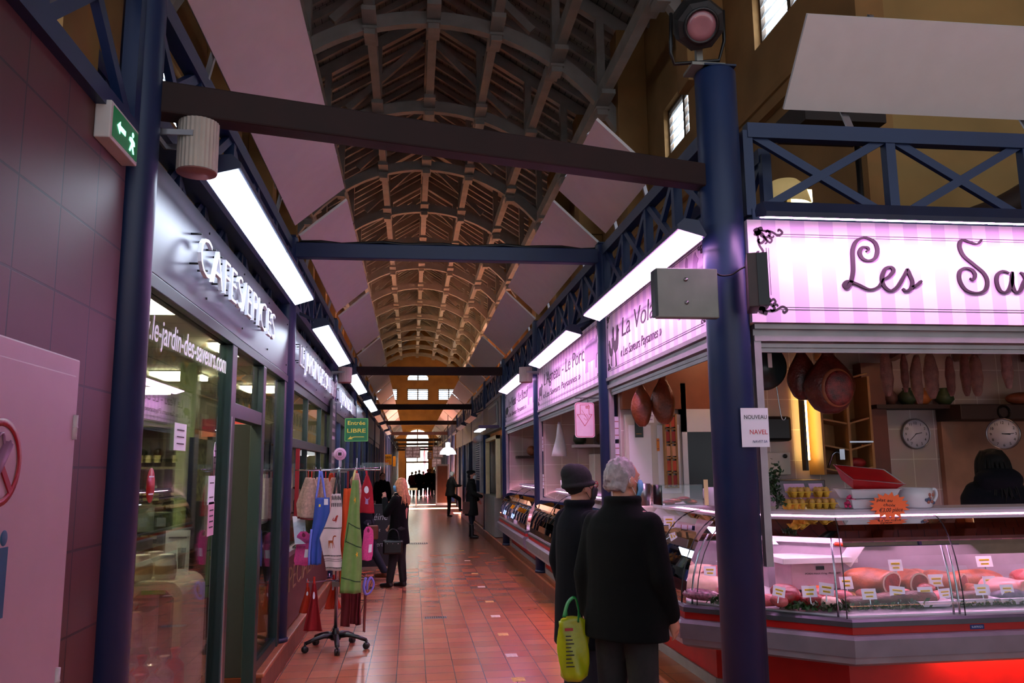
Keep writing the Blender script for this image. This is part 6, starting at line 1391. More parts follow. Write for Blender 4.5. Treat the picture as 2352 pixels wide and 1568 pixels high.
arms(1.75, .42, 6, 10); arms(.96, .34, 4, 25); arms(.66, .30, 4, 200)
MB().bar((RX-.50, RY+.1, 1.80), (RX+.50, RY+.1, 1.80), .004, .05).build('acrylic_bar', CGLASS, t)
MB().tube([(RX-.43, RY-.08, 1.755), (RX+.40, RY-.10, 1.77)], .005, 8).build('arm', CHROME, t)
t = thing('round_sign', 'round pink and white sign on top of the apron rack', 'sign', (RX+.01, RY, 1.8)); MB().lathe([(.062, -.014), (.064, 0), (.062, .014)], (RX+.005, RY, 1.915), 36, axis=(.1, -1, 0)).build('disc', M('pale_pink_disc', (.86, .68, .80), .4), t)
MB().lathe([(.040, .015), (.040, .016), (.037, .016), (.037, .015)], (RX+.005, RY, 1.915), 30, axis=(.1, -1, 0), cap=False).build('ring_print', M('rose_ink', (.62, .34, .30), .5), t); MB().box(RX-.012, RX+.022, RY-.019, RY-.0165, 1.90, 1.93).build('logo', PLUM, t); MB().tube([(RX, RY, 1.78), (RX, RY, 1.855)], .005).tube([(RX+.015, RY, 1.78), (RX+.015, RY, 1.855)], .005).build('stem', PAPER, t)
t = thing('entrance_sign', 'green Entrée LIBRE sign with yellow lettering and arrow above the apron rack', 'sign', (-.52, 8.75, 2.05))
q = Vector((-.575, 8.72, 2.165)); fq = lambda a, b, s: (q.x+a, q.y-s, q.z+b)
YL = M('sign_yellow_text', (.93, .86, .30), .5); SG = M('sign_green', (.06, .46, .26), .35, var=.03)
MB().prism(rr(.122, .122, .012), fq, 0, .008).build('plate', SG, t)
MB().loft([[fq(a, b, .009) for a, b in rr(.119, .119, .010)], [fq(a, b, .009) for a, b in rr(.114, .114, .007)]], cap=False, smooth=False).build('border', M('sign_lime', (.45, .80, .35), .5), t)
text('lettering', 'Entrée', YL, (q.x, q.y-.008, q.z+.052), (1, 0, 0), .040, .180, t, ext=.0015, align='CENTER', bold=.012); text('lettering', 'LIBRE', YL, (q.x, q.y-.008, q.z-.028), (1, 0, 0), .040, .19, t, ext=.0015, align='CENTER', bold=.014)
MB().prism([(-.09, -.098), (-.055, -.062), (-.058, -.078), (-.02, -.07), (.08, -.070), (.08, -.077), (-.018, -.077), (-.05, -.088), (-.035, -.096)], fq, .008, .010).build('arrow', YL, t)
MB().tube([(q.x+.05, q.y+.006, q.z+.05), (q.x+.05, q.y+.006, 1.80)], .006, 8).build('post', BLACK, t)

# ------------------------------------------------------------------ cloth goods; cloth rows are (left, right, z) relative to the rack
def cloth(name, rows, y, mat, label, cat, grp=None, fold=.012, nf=3., thick=.004, phase=0., straps=None, strapmat=None, extras=None, bow=.0, tilt=0.):
    t = thing(name, label, cat, ((rows[0][0]+rows[0][1])/2, y, rows[-1][2]), grp); nx, ny = 22, 26; V = []; zt, zb = rows[0][2], rows[-1][2]
    def at(z):
        for i in range(len(rows)-1):
            a, b = rows[i], rows[i+1]
            if a[2] >= z >= b[2]: f = (a[2]-z)/(a[2]-b[2]+1e-9); return a[0]+(b[0]-a[0])*f, a[1]+(b[1]-a[1])*f
        return rows[-1][0], rows[-1][1]
    def surf(u, v):
        z = zt+(zb-zt)*v; l, r = at(z); amp = fold*(.25+.75*v)
        return Vector((l+(r-l)*u+math.sin(v*5+phase)*.003, y+math.sin(u*nf*2*PI+phase+v*1.5)*amp+bow*(u-.5)**2*4+tilt*(u-.5), z+math.sin(u*PI*2+phase)*.004*v))
    mb = MB(); mb.add([surf(i/nx, j/ny) for j in range(ny+1) for i in range(nx+1)], [(j*(nx+1)+i, j*(nx+1)+i+1, (j+1)*(nx+1)+i+1, (j+1)*(nx+1)+i) for j in range(ny) for i in range(nx)], True)
    mb.build('cloth', mat, t, solid=thick)
    for s in straps or []: MB().tube(smooth_pts([Vector(p) for p in s], 4), .011, 6, flat=.25, up=(0, 1, 0)).build('strap', strapmat or mat, t)
    if extras:
        for nm, m, pts in extras:
            mb = MB()
            for pg in pts:
                if len(pg) == 4:
                    q4 = [Vector(p+(0,)) for p in pg]; nn = 14; g_ = [[q4[0].lerp(q4[1], i/nn).lerp(q4[3].lerp(q4[2], i/nn), j/3) for i in range(nn+1)] for j in range(4)]
                    mb.add([surf(p.x, p.y)-Vector((0, thick*.5+.0025, 0)) for r_ in g_ for p in r_], [(j*(nn+1)+i, j*(nn+1)+i+1, (j+1)*(nn+1)+i+1, (j+1)*(nn+1)+i) for j in range(3) for i in range(nn)]); continue
                fr_ = [surf(u, v)-Vector((0, thick*.5+.005, 0)) for u, v in pg]; n = len(fr_)
                c = sum(fr_, Vector())/n-Vector((0, .002, 0))
                mb.add(fr_+[c], [(i, (i+1) % n, n) for i in range(n)])
            mb.build(nm, m, t)
    return t
X = lambda px: (px-775)/218.6+RX-.005
Z = lambda py: 1.765-(py-1080)/216.
def rw(*a): return [(X(l), X(r), Z(y)) for l, r, y in a]
QLT = M('quilted_cream', (.80, .66, .58), .8, var=.25, scale=40, bump=.6); HEM = M('dark_red_hem', (.42, .08, .10), .6); REDL = M('red_loop', (.80, .16, .10), .6)
for i, (px, py, w, y) in enumerate(((713, 1098, 16, -.16), (722, 1099, 17, -.22), (736, 1098, 15, -.15), (748, 1100, 16, -.05), (765, 1099, 16, .05))):
    t = cloth('oven_mitt', rw((px-5, px+5, py), (px-w*.8, px+w*.7, py+20), (px-w-(8 if i == 0 else 2), px+w, py+55), (px-w-4, px+w+2, py+84)), RY+y, QLT, 'quilted cream oven mitt with dark red hem hanging on the rack, %s from the left' % ORD[i].replace('nearest', 'first'), 'oven mitt', 'quilted oven mitts', .016, 1.5, .02, i)
    MB().tube([(X(px), RY+y, Z(py-14)), (X(px), RY+y, Z(py+1))], .010, 6, flat=.4).build('loop', REDL, t); MB().tube([(X(px-w-4)+.0, RY+y-.014, Z(py+84)), (X(px), RY+y-.022, Z(py+87)), (X(px+w+2), RY+y-.012, Z(py+84))], .009, 8).build('hem', HEM, t)
BL = M('apron_blue', (.22, .34, .66), .8, var=.1); BLs = M('apron_strap_blue', (.45, .50, .85), .8)
t = cloth('apron', rw((732, 762, 1140), (729, 764, 1190), (724, 750, 1230), (726, 748, 1278)), RY-.30, BL, 'folded blue apron with lilac straps hanging in front of the mitts', 'apron', None, .014, 2, .006, 1.1, [[(X(734), RY-.30, Z(1142)), (X(738), RY-.28, Z(1110)), (X(739), RY-.22, Z(1084))], [(X(754), RY-.30, Z(1142)), (X(748), RY-.28, Z(1110)), (X(742), RY-.22, Z(1084))], [(X(727), RY-.32, Z(1205)), (X(724), RY-.33, Z(1250)), (X(724), RY-.33, Z(1278))]], BLs,
    [('label', PAPER, [[(.62, .02), (.9, .02), (.9, .11), (.62, .11)]]), ('motif', YL, [[(.28, .10), (.40, .10), (.40, .14), (.28, .14)]])])
# patterned apron with animals
IVO = M('ivory_cloth', (.80, .74, .72), .8, var=.05); BRN = M('deer_brown', (.62, .30, .10), .7); FOX = M('fox_red', (.62, .18, .12), .7)
def shp(c, s, pts): return [(c[0]+a*s, c[1]-b*s) for a, b in pts]
DEER = [[(-.3, .1), (.3, .18), (.32, .42), (-.25, .38)], [(.22, .38), (.34, .42), (.42, .85), (.30, .85)], [(.28, .82), (.44, .92), (.66, .84), (.64, .78), (.42, .76)], [(-.3, .14), (-.36, -.4), (-.31, -.4), (-.2, .14)], [(-.2, .14), (-.16, -.4), (-.11, -.4), (-.1, .14)], [(.14, .2), (.10, -.38), (.15, -.38), (.24, .2)], [(.24, .2), (.36, -.32), (.41, -.32), (.32, .2)]]
FX = [[(-.2, 0), (.25, 0), (.3, .5), (-.05, .55)], [(0, .5), (.3, .5), (.42, .8), (.2, .9), (.02, .75)], [(-.2, 0), (-.45, .1), (-.4, .5), (-.3, .5), (-.3, .15), (-.1, .1)], [(.1, 0), (.1, -.2), (.18, -.2), (.2, 0)]]
def flip(P, c, sx_, sy_): return [[(c[0]+a*sx_, c[1]-b*sy_) for a, b in p] for p in P]
zig = [[(i/12, v), ((i+.5)/12, v+.02), ((i+1)/12, v)] for v in (.80, .955) for i in range(12)]+[[((i+.2)/14, v), ((i+.8)/14, v), ((i+.8)/14, v+.010), ((i+.2)/14, v+.010)] for v in (.845, .87) for i in range(14)]+[[(i/16, v), ((i+.5)/16, v-.02), ((i+1)/16, v)] for v in (.455,) for i in range(16)]
cap_ = [[((i+.1)/9, .03+.02*(i % 3)), ((i+.9)/9, .02), ((i+.8)/9, .08), ((i+.2)/9, .09-.01*(i % 2))] for i in range(9)]+[[((i+.2)/6, .125), ((i+.8)/6, .12), ((i+.7)/6, .17), ((i+.25)/6, .175)] for i in range(6)]
t = cloth('apron', rw((768, 787, 1132), (766, 790, 1165), (754, 790, 1200), (744, 788, 1222), (750, 789, 1245), (758, 794, 1275), (760, 797, 1290)), RY-.34, IVO, 'ivory apron patterned with a brown deer and red fox on the rack', 'apron', None, .008, 1.2, .006, 0, [[(X(773), RY-.34, Z(1133)), (X(777), RY-.33, Z(1105)), (X(780), RY-.25, Z(1083))], [(X(784), RY-.34, Z(1133)), (X(783), RY-.33, Z(1105)), (X(781), RY-.25, Z(1083))]], BLACK,
    [('deer_print', BRN, flip(DEER, (.52, .66), .42, .13)), ('fox_print', FOX, flip(FX, (.55, .36), .42, .09)), ('pattern_print', INK, zig), ('caption_print', INK, cap_)])
OR = M('apron_orange', (.86, .32, .10), .8, var=.12)
cloth('apron', rw((790, 808, 1122), (788, 812, 1180), (786, 812, 1340)), RY-.20, OR, 'orange apron half hidden behind the green one', 'apron', None, .012, 2, .006, 2, [[(X(799), RY-.2, Z(1123)), (X(799), RY-.18, Z(1085))]], M('strap_red', (.45, .05, .07), .7))
GRN = M('apron_green', (.42, .54, .28), .8, var=.1, scale=14); DGR = M('apron_green_edge', (.10, .22, .10), .7)
t = cloth('apron', rw((811, 824, 1104), (806, 826, 1140), (801, 828, 1190), (797, 833, 1230), (793, 835, 1280), (790, 833, 1336)), RY-.36, GRN, 'long green apron with dark piped pocket and yellow flowers', 'apron', None, .012, 2, .006, .6, [[(X(812), RY-.36, Z(1105)), (X(814), RY-.34, Z(1095)), (X(816), RY-.28, Z(1083))]], M('strap_tan', (.70, .66, .40), .7),
    [('flower_print', M('flower_yellow', (.85, .62, .08), .7), [shp((.55, .18), .10, [(math.cos(a)*(1.3 if i % 2 else .5), math.sin(a)*.3*(1.3 if i % 2 else .5)) for i, a in enumerate([R(36*k) for k in range(10)])]), shp((.75, .66), .06, [(math.cos(a)*(1.3 if i % 2 else .5), math.sin(a)*.4*(1.3 if i % 2 else .5)) for i, a in enumerate([R(36*k) for k in range(10)])])]),
     ('piping', DGR, [[(.14, .38), (.98, .435), (.98, .445), (.14, .39)], [(.12, .38), (.17, .38), (.10, .56), (.05, .56)], [(.05, .54), (.98, .60), (.98, .61), (.05, .55)], [(.02, .86), (.98, .90), (.98, .91), (.02, .87)]])])
CR = M('crimson_felt', (.62, .06, .14), .85, var=.1)
t = cloth('oven_mitt', rw((838, 842, 1095), (829, 851, 1120), (826, 857, 1168), (825, 858, 1175)), RY-.2, CR, 'crimson mitt with white reindeer and round white label on the right of the rack', 'oven mitt', None, .01, 1, .02, 0, [[(X(840), RY-.2, Z(1096)), (X(838), RY-.17, Z(1085))]], CR, [('label', PAPER, [shp((.45, .38), .22, [(math.cos(R(30*k)), math.sin(R(30*k))*.45) for k in range(12)])]), ('reindeer_print', GHOST, [[(.4, .62), (.6, .62), (.62, .76), (.38, .76)], [(.30, .56), (.42, .62), (.38, .64)], [(.62, .62), (.76, .56), (.66, .65)]])])
PKT = M('pink_terry', (.86, .30, .56), .9, var=.15, scale=60, bump=.5)
for i, (l, r, t0, y) in enumerate(((692, 722, 1211, -.2), (834, 855, 1203, -.25))):
    w = r-l
    t = cloth('baby_bib', rw((l+w*.3, r-w*.3, t0), (l+w*.05, r, t0+8), (l, r+2, t0+30), (l-3, r+1, t0+60), (l, r-2, t0+70)), RY+y, PKT, ['pink terry bib with white tag hanging low on the left of the rack', 'bright pink terry bib hanging on the right of the rack'][i], 'bib', None, .006, 1, .008, i, None, None, [('tag', PAPER, [[(.62, .52), (.9, .52), (.9, .76), (.62, .76)]]), ('neckline', M('neck_dark_pink', (.50, .12, .28), .8), [shp((.5, .10), .14, [(math.cos(R(30*k)), math.sin(R(30*k))*.5) for k in range(12)])])])  # neckline is a darker pink disc at the neck opening
    MB().tube([(X((l+r)/2), RY+y, Z(t0-8)), (X((l+r)/2), RY+y, Z(t0+2))], .003, 6).build('hook', CHROME, t)
HR = M('cone_red', (.55, .05, .08), .8, var=.1); HO = M('cone_orange', (.75, .20, .08), .8)
for i, (c, top, bot, w, m, y, l) in enumerate(((733, 1318, 1414, 20, HR, -.22, 'dark red cone-shaped towel hanging lowest on the left'), (716, 1328, 1382, 16, HO, -.1, 'orange-hemmed cone-shaped towel behind the dark red one'), (768, 1322, 1380, 18, HO, .05, 'orange-hemmed cone-shaped towel right of the pole'))):
    t = cloth('cone_towel', rw((c-3, c+3, top), (c-w*.55, c+w*.5, (top+bot)/2), (c-w, c+w, bot)), RY+y, m, l, 'towel', None, .02, 1.5, .006, i, [[(X(c), RY+y, Z(top+2)), (X(c), RY+y, Z(top-14))]], REDL, [('label', PAPER, [shp((.5, .25), .16, [(math.cos(R(30*k)), math.sin(R(30*k))*.5) for k in range(12)])])])
WN = M('wine_towel', (.36, .05, .07), .85, var=.2)
for i, (l, r, t0, b, y) in enumerate(((787, 808, 1335, 1412, -.1), (804, 822, 1335, 1410, -.02), (816, 828, 1338, 1416, .06))): cloth('tea_towel', rw((l, r, t0), (l+1, r, (t0+b)/2), (l+1, r, b)), RY+y, WN, 'wine red tea towel hanging under the orange apron, %s of three' % ['left', 'middle', 'right'][i], 'tea towel', 'wine red tea towels', .012, 1.5, .008, i)
cloth('tea_towel', rw((836, 841, 1330), (836, 841, 1424)), RY-.1, M('grey_red_towel', (.45, .20, .18), .8, var=.5, scale=3), 'very narrow grey and red towel at the right edge of the rack', 'tea towel', None, .004, 1, .012)
LIL = M('lilac_terry', (.50, .44, .80), .9, var=.1); t = thing('baby_bib', 'lilac bib folded in loops hanging low on the right of the rack', 'bib', (X(850), RY-.25, Z(1345)))
MB().tube(smooth_pts([(X(842), RY-.25, Z(1308)), (X(838), RY-.27, Z(1325)), (X(842), RY-.27, Z(1341)), (X(852), RY-.25, Z(1338)), (X(859), RY-.24, Z(1322)), (X(853), RY-.25, Z(1308)), (X(846), RY-.26, Z(1318)), (X(845), RY-.27, Z(1333))], 5), .018, 8, flat=.5).build('cloth', LIL, t)
for i, (c, y) in enumerate(((757, .1), (812, .18))): cloth('oven_mitt', rw((c-3, c+3, 1090), (c-12, c+10, 1120), (c-14, c+14, 1175)), RY+y, [M('orange_quilt', (.80, .26, .10), .8, bump=.4), QLT][i], ['orange quilted mitt behind the black straps', 'cream mitt behind the orange apron'][i], 'oven mitt', None, .014, 1.2, .018, i, [[(X(c), RY+y, Z(1092)), (X(c), RY+y, Z(1083))]], REDL)
# ------------------------------------------------------------------ people
SKIN = M('skin', (.74, .50, .42), .5, var=.06, scale=10)
CLOTHB = M('black_wool', (.022, .021, .026), .95, spec=.2, var=.2, scale=40, bump=.15); NAVYC = M('navy_wool', (.022, .025, .055), .95, spec=.2, var=.2, scale=40, bump=.15); TROUS = M('charcoal_trousers', (.11, .105, .11), .9, var=.15, scale=40, bump=.1)
JEANS = M('dark_jeans', (.07, .08, .14), .85, var=.2, scale=30); MASKW = M('white_mask', (.78, .82, .84), .7); MASKB = M('blue_mask', (.38, .60, .78), .7); MASKK = M('black_mask', (.05, .045, .05), .7)
EYE = M('eye_white', (.85, .83, .8), .3); IRIS = M('iris', (.10, .08, .06), .2); LEATH = M('brown_leather', (.34, .16, .07), .45, var=.2)

def person(label, pos, head, H=1.7, vox=.012, coat=CLOTHB, hem=.50, coatw=1., trous=TROUS, shoes=BLACK, hair=None, hairm=None, hat=None, mask=None, arms=None, legs=None, headyaw=0, lean=(0, 0), hands=True, boots=False, skirt=1., glasses=None, hood=False, group=None, z0=0., collar=True, hs=1.):
    """local frame: +y forward, +x the person's right, heights are fractions of H"""
    f = Vector((head[0], head[1], 0)).normalized(); r = Vector((f.y, -f.x, 0)); P0 = Vector((pos[0], pos[1], z0)); k = H/1.75
    t = thing('person', label, 'person', tuple(P0), group)
    def L(x, y, z): s = max(0, z-.9)*1.0; return P0+(r*(x+lean[0]*s)+f*(y+lean[1]*s))*k+Vector((0, 0, z*k))
    legs = legs or (((-.09, 0, .88), (-.10, .01, .48), (-.105, -.02, .09)), ((.09, 0, .88), (.10, .01, .48), (.105, .02, .09)))
    arms = arms or (((-.19, 0, 1.42), (-.25, -.03, 1.14), (-.25, .04, .90)), ((.19, 0, 1.42), (.25, -.03, 1.14), (.25, .04, .90)))
    hy = R(headyaw); hf = f*math.cos(hy)+r*math.sin(hy); hr = Vector((hf.y, -hf.x, 0)); hc = L(0, .02, 1.63)
    Hd = lambda x, y, z: hc+(hr*x+hf*y)*k+Vector((0, 0, z*k))
    rotH = Matrix((hr, hf, Vector((0, 0, 1)))).transposed()
    # the body is one continuous surface
    mb = MB()
    mb.cap(L(0, 0, .95), L(0, 0, 1.25), .135*k, .14*k).cap(L(-.12, 0, 1.40), L(.12, 0, 1.40), .075*k, .075*k).cap(L(0, 0, 1.42), L(0, .01, 1.56), .062*k, .055*k)
    mb.ball(hc+Vector((0, 0, .012*k)), (.074*k, .092*k, .105*k), 18, 12, rotH); mb.ball(Hd(0, .03, -.055), (.055*k, .06*k, .06*k), 14, 9, rotH)
    mb.cap(Hd(0, .088, .01), Hd(0, .108, -.022), .010*k, .015*k, 8); mb.ball(Hd(0, .09, -.058), (.024*k, .014*k, .010*k), 10, 6, rotH); mb.cap(Hd(-.035, .082, .03), Hd(.035, .082, .03), .010*k, .010*k, 8)
    for s in (-1, 1): mb.ball(Hd(s*.076, -.002, -.008), (.011*k, .020*k, .034*k), 8, 8, rotH)
    for i, (h, kn, a) in enumerate(legs):
        mb.cap(L(*h), L(*kn), .085*k, .055*k).cap(L(*kn), L(*a), .055*k, .036*k); A = L(*a); mb.cap(A+Vector((0, 0, -.03*k)), A+f*.13*k+Vector((0, 0, -.05*k)), .035*k, .028*k)
    for i, (sh, el, wr) in enumerate(arms):
        mb.cap(L(*sh), L(*el), .048*k, .038*k).cap(L(*el), L(*wr), .037*k, .026*k)
        d = (L(*wr)-L(*el)).normalized(); W_ = L(*wr); sd = d.cross(f if abs(d.dot(f)) < .8 else Vector((0, 0, 1))).normalized(); fw = sd.cross(d)
        mb.cap(W_, W_+d*.075*k, .026*k, .034*k)
        if hands:
            for j in range(4):
                b_ = W_+d*.09*k+fw*((j-1.5)*.019*k); q = b_+d*(.034+.006*(1.5-abs(j-1.3)))*k; q2 = q+(d*.6-sd*.5*(1 if i else -1))*.030*k
                mb.cap(b_-d*.02*k, q, .0095*k, .0088*k, 7).cap(q, q2, .0088*k, .0075*k, 7)
            mb.cap(W_+d*.03*k+fw*.028*k, W_+d*.075*k+fw*.050*k, .011*k, .009*k, 7)
    mb.build('body', SKIN, t, mods=(('REMESH', dict(mode='VOXEL', voxel_size=vox*.8, use_smooth_shade=True)), ('SMOOTH', dict(factor=.5, iterations=3))))
    if vox < .02:
        for s in (-1, 1):
            MB().ball(Hd(s*.031, .080, .012), (.013*k, .010*k, .009*k), 10, 7, rotH).build('eye', EYE, t); ey = bpy.data.objects[[o.name for o in kids(t) if o.name.startswith('eye')][-1]]; MB().ball(Hd(s*.031, .089, .012), (.006*k, .003*k, .006*k), 8, 6, rotH).build('iris', IRIS, ey)
    # trousers
    if trous:
        mb = MB(); mb.cap(L(-.05, -.01, .93), L(.05, -.01, .93), .135*k, .135*k)
        for h, kn, a in legs: mb.cap(L(*h), L(*kn), .100*k, .078*k).cap(L(*kn), L(a[0], a[1], a[2]+(.28 if boots else .02)), .076*k, .062*k if not boots else .055*k)
        mb.build('trousers', trous, t, mods=(('REMESH', dict(mode='VOXEL', voxel_size=vox, use_smooth_shade=True)), ('SMOOTH', dict(factor=.6, iterations=4))))
    for h, kn, a in legs:
        A = L(*a); dn = Vector((0, 0, 1)); mb = MB(); mb.cap(A+f*-.02*k+dn*-.045*k, A+f*.15*k+dn*-.055*k, .044*k, .036*k).cap(A+dn*-.03*k, A+dn*(.25*k if boots else .02*k), .050*k, .055*k)
        o = mb.build('boot' if boots else 'shoe', shoes, t, mods=(('REMESH', dict(mode='VOXEL', voxel_size=vox*.8, use_smooth_shade=True)), ('SMOOTH', dict(factor=.5, iterations=2))))
    # coat: body loft joined to sleeves by remeshing
    mb = MB(); hz = hem
    prof = [(hz, .235*skirt, .165*skirt), (hz+.10, .225*skirt, .16*skirt), (.95, .205, .155), (1.10, .195, .148), (1.25, .205, .145), (1.36, .205, .135), (1.43, .175, .115), (1.48, .11, .095), (1.52, .075, .08)]
    prof = [p for p in prof if p[0] >= hz-1e-6]
    rings = [[L(a*coatw*math.cos(2*PI*j/24), b*coatw*math.sin(2*PI*j/24)+(.0), z) for j in range(24)] for z, a, b in prof]
    mb.loft(rings)
    for sh, el, wr in arms: mb.cap(L(sh[0]*.92, sh[1], sh[2]-.01), L(*el), .078*k, .064*k).cap(L(*el), L(*wr), .064*k, .052*k)
    if collar: mb.tube([L(.085*math.cos(R(a)), .01+.085*math.sin(R(a)), 1.49+.035*(a < 0 or a > 180)) for a in range(100, 450, 25)], .026*k, 8)
    if hood: mb.ball(L(0, -.07, 1.50), (.21*k, .14*k, .12*k))
    mb.build('coat', coat, t, mods=(('REMESH', dict(mode='VOXEL', voxel_size=vox, use_smooth_shade=True)), ('SMOOTH', dict(factor=.6, iterations=5))))
    rm = (('REMESH', dict(mode='VOXEL', voxel_size=vox*.6, use_smooth_shade=True)), ('SMOOTH', dict(factor=.5, iterations=2)))
    rnd = random.Random(int(pos[0]*100))
    if hair == 'short':
        mb = MB(); mb.ball(Hd(0, -.018, .03), (.083*k, .092*k, .098*k), 18, 12, rotH)
        for i in range(60):
            a = rnd.uniform(0, 2*PI); u = rnd.uniform(-.35, 1); c_ = math.sqrt(max(0, 1-u*u)); p = Hd(.082*c_*math.cos(a), -.02+.09*c_*math.sin(a), .03+.10*u)
            if c_*math.sin(a) > .35 and u < .55: continue
            d = Vector((rnd.uniform(-.3, .3), rnd.uniform(-.3, .3), -.8)); mb.cap(p, p+d*.04*k, .008*k, .006*k, 6)
        for s in (-1, 1): mb.cap(Hd(s*.074, -.035, .03), Hd(s*.066, -.05, -.055), .022*k, .014*k, 8)
        mb.cap(Hd(-.04, -.075, -.03), Hd(.04, -.075, -.03), .030*k, .030*k, 8); mb.build('hair', hairm, t, mods=rm)
    if hair == 'long':
        mb = MB(); mb.ball(Hd(0, -.02, .03), (.086*k*hs, .094*k*hs, .10*k*(1+(hs-1)*.2)), 18, 12, rotH)
        for i in range(54):
            a = R(rnd.uniform(160, 380)); x0, y0 = .088*hs*math.cos(a), -.015+.09*hs*math.sin(a); dx = rnd.uniform(-.02, .03)
            pts = [Hd(x0*.6, y0*.6, .115), Hd(x0, y0, .03), Hd(x0*1.12, y0*1.15-.01, -.10), Hd(x0*1.2+dx, y0*1.35-.02, -.20-rnd.uniform(0, .06)), Hd(x0*1.2+dx*2, y0*1.4-.01, -.26-rnd.uniform(0, .08))]
            mb.tube(smooth_pts(pts, 4), [.014*k*(1-.045*j) for j in range(17)], 6)
        mb.build('hair', hairm, t)
    if hat == 'beanie':
        mb = MB(); mb.ball(Hd(0, -.025, .045), (.092*k, .108*k, .108*k), 20, 12, rotH); mb.ball(Hd(0, -.07, .085), (.07*k, .07*k, .07*k)); mb.tube([Hd(.092*math.cos(R(a)), -.015+.104*math.sin(R(a)), .012-.03*math.sin(R(a))*-1*.4) for a in range(0, 361, 20)], .016*k, 8); mb.build('beanie', M('dark_knit', (.06, .05, .06), .9, bump=.6, scale=60), t, mods=rm)
    if hat == 'beret':
        mb = MB(); mb.ball(Hd(0, -.035, .085), (.12*k, .13*k, .055*k), 20, 10, rotH); mb.ball(Hd(0, -.02, .05), (.085*k, .095*k, .07*k)); mb.ball(Hd(0, -.05, -.02), (.082*k, .07*k, .09*k)); mb.build('beret', M('dark_knit', (.06, .05, .06), .9), t, mods=rm)
    if mask:
        mb = MB(); n = 12; ri = []
        for z, w, d in ((.0, .035, .112), (-.02, .055, .118), (-.05, .062, .112), (-.085, .055, .095), (-.105, .040, .075)):
            ri.append([Hd(w*math.sin(R(-75+150*i/n))*1.05, d*math.cos(R(-75+150*i/n))**.7*.98+.012, z) for i in range(n+1)])
        mb.loft(ri, closed=False); mk = mb.build('face_mask', mask, t, solid=.003)
        for s in (-1, 1): MB().tube(smooth_pts([Hd(s*.058, .058, -.02), Hd(s*.078, .0, .012), Hd(s*.083, -.018, -.008), Hd(s*.058, .045, -.085)], 4), .0018, 5).build('ear_loop', mask if mask is not MASKB else PAPER, mk)
    if glasses:
        mb = MB()
        for s in (-1, 1): mb.tube([Hd(s*.034+.026*math.cos(R(a)), .103, .014+.02*math.sin(R(a))) for a in range(0, 361, 30)], .003, 6); mb.tube([Hd(s*.06, .1, .018), Hd(s*.08, .0, .02)], .003, 6)
        mb.tube([Hd(-.009, .108, .018), Hd(.009, .108, .018)], .003, 6); mb.build('glasses', glasses, t)
    return t, L, k
GREYH = M('grey_hair', (.62, .56, .58), .55, var=.25, scale=40, bump=.4)
BLOND = M('blonde_hair', (.78, .52, .36), .45, var=.35, scale=30); DARKH = M('dark_hair', (.03, .022, .02), .75, spec=.25, var=.3, scale=40)
# the tall man and the person in a beanie at the counter
t, L, k = person('grey-haired man in a long dark coat and blue mask, carrying a yellow bag', (1.185, 4.62), (.74, .67), 1.80, .011, CLOTHB, .80, 1.10, TROUS, hair='short', hairm=GREYH, mask=MASKB, headyaw=20,
    arms=(((-.185, 0, 1.40), (-.235, -.04, 1.12), (-.235, -.02, .93)), ((.185, 0, 1.40), (.245, -.02, 1.13), (.235, .08, .93))), skirt=.98)
t2, L2, k2 = person('person in a dark beanie and black mask, standing just beyond the grey-haired man', (1.10, 5.45), (.93, .30), 1.745, .012, NAVYC, .62, .98, JEANS, hair=None, hat='beanie', mask=MASKK, headyaw=0, glasses=RED)
# yellow green shopping bag in his left hand
bc = Vector((.905, 4.70, .585)); t = thing('shopping_bag', 'yellow green plastic shopping bag with green handles carried by the grey-haired man', 'bag', tuple(bc))
ri = []
for i in range(15):
    f = i/14; z = bc.z+.33*f; w_ = .070+.018*math.sin(f*PI*.8); d_ = (.055*(1-f*.55)) if f else .035
    if i == 0: w_ *= .72
    ri.append([(bc.x+math.cos(a)*w_*(1+.08*math.sin(5*a+f*9)), bc.y+math.sin(a)*d_*(1+.18*math.sin(4*a+f*6)), z-.012*math.cos(2*a)*f) for a in [2*PI*j/30 for j in range(30)]])
recalc(MB().loft(ri).build('body', M('yellow_plastic', (.62, .62, .06), .35, var=.2, scale=5, bump=.5, bscale=14), t))
GH = M('green_handle', (.05, .42, .16), .5)
for s in (-1, 1): MB().tube(smooth_pts([(bc.x-.045+.012*s, bc.y+.02*s-.015, .93), (bc.x-.03, bc.y+.01*s, 1.0), (bc.x+.01, bc.y+.01*s, 1.03), (bc.x+.03, bc.y+.012*s, .97), (bc.x+.035+.012*s, bc.y+.02*s-.015, .90)], 5), .012, 8, flat=.3).build('handle', GH, t)
MB().box(bc.x-.058, bc.x-.012, bc.y-.060, bc.y-.057, .86, .875).build('red_print', RED, t); mb = MB()
for i in range(9): mb.box(bc.x-.055, bc.x-.055+.03+.008*(i % 3), bc.y-.066, bc.y-.063, .83-.02*i, .836-.02*i)
mb.build('small_print', INK, t)
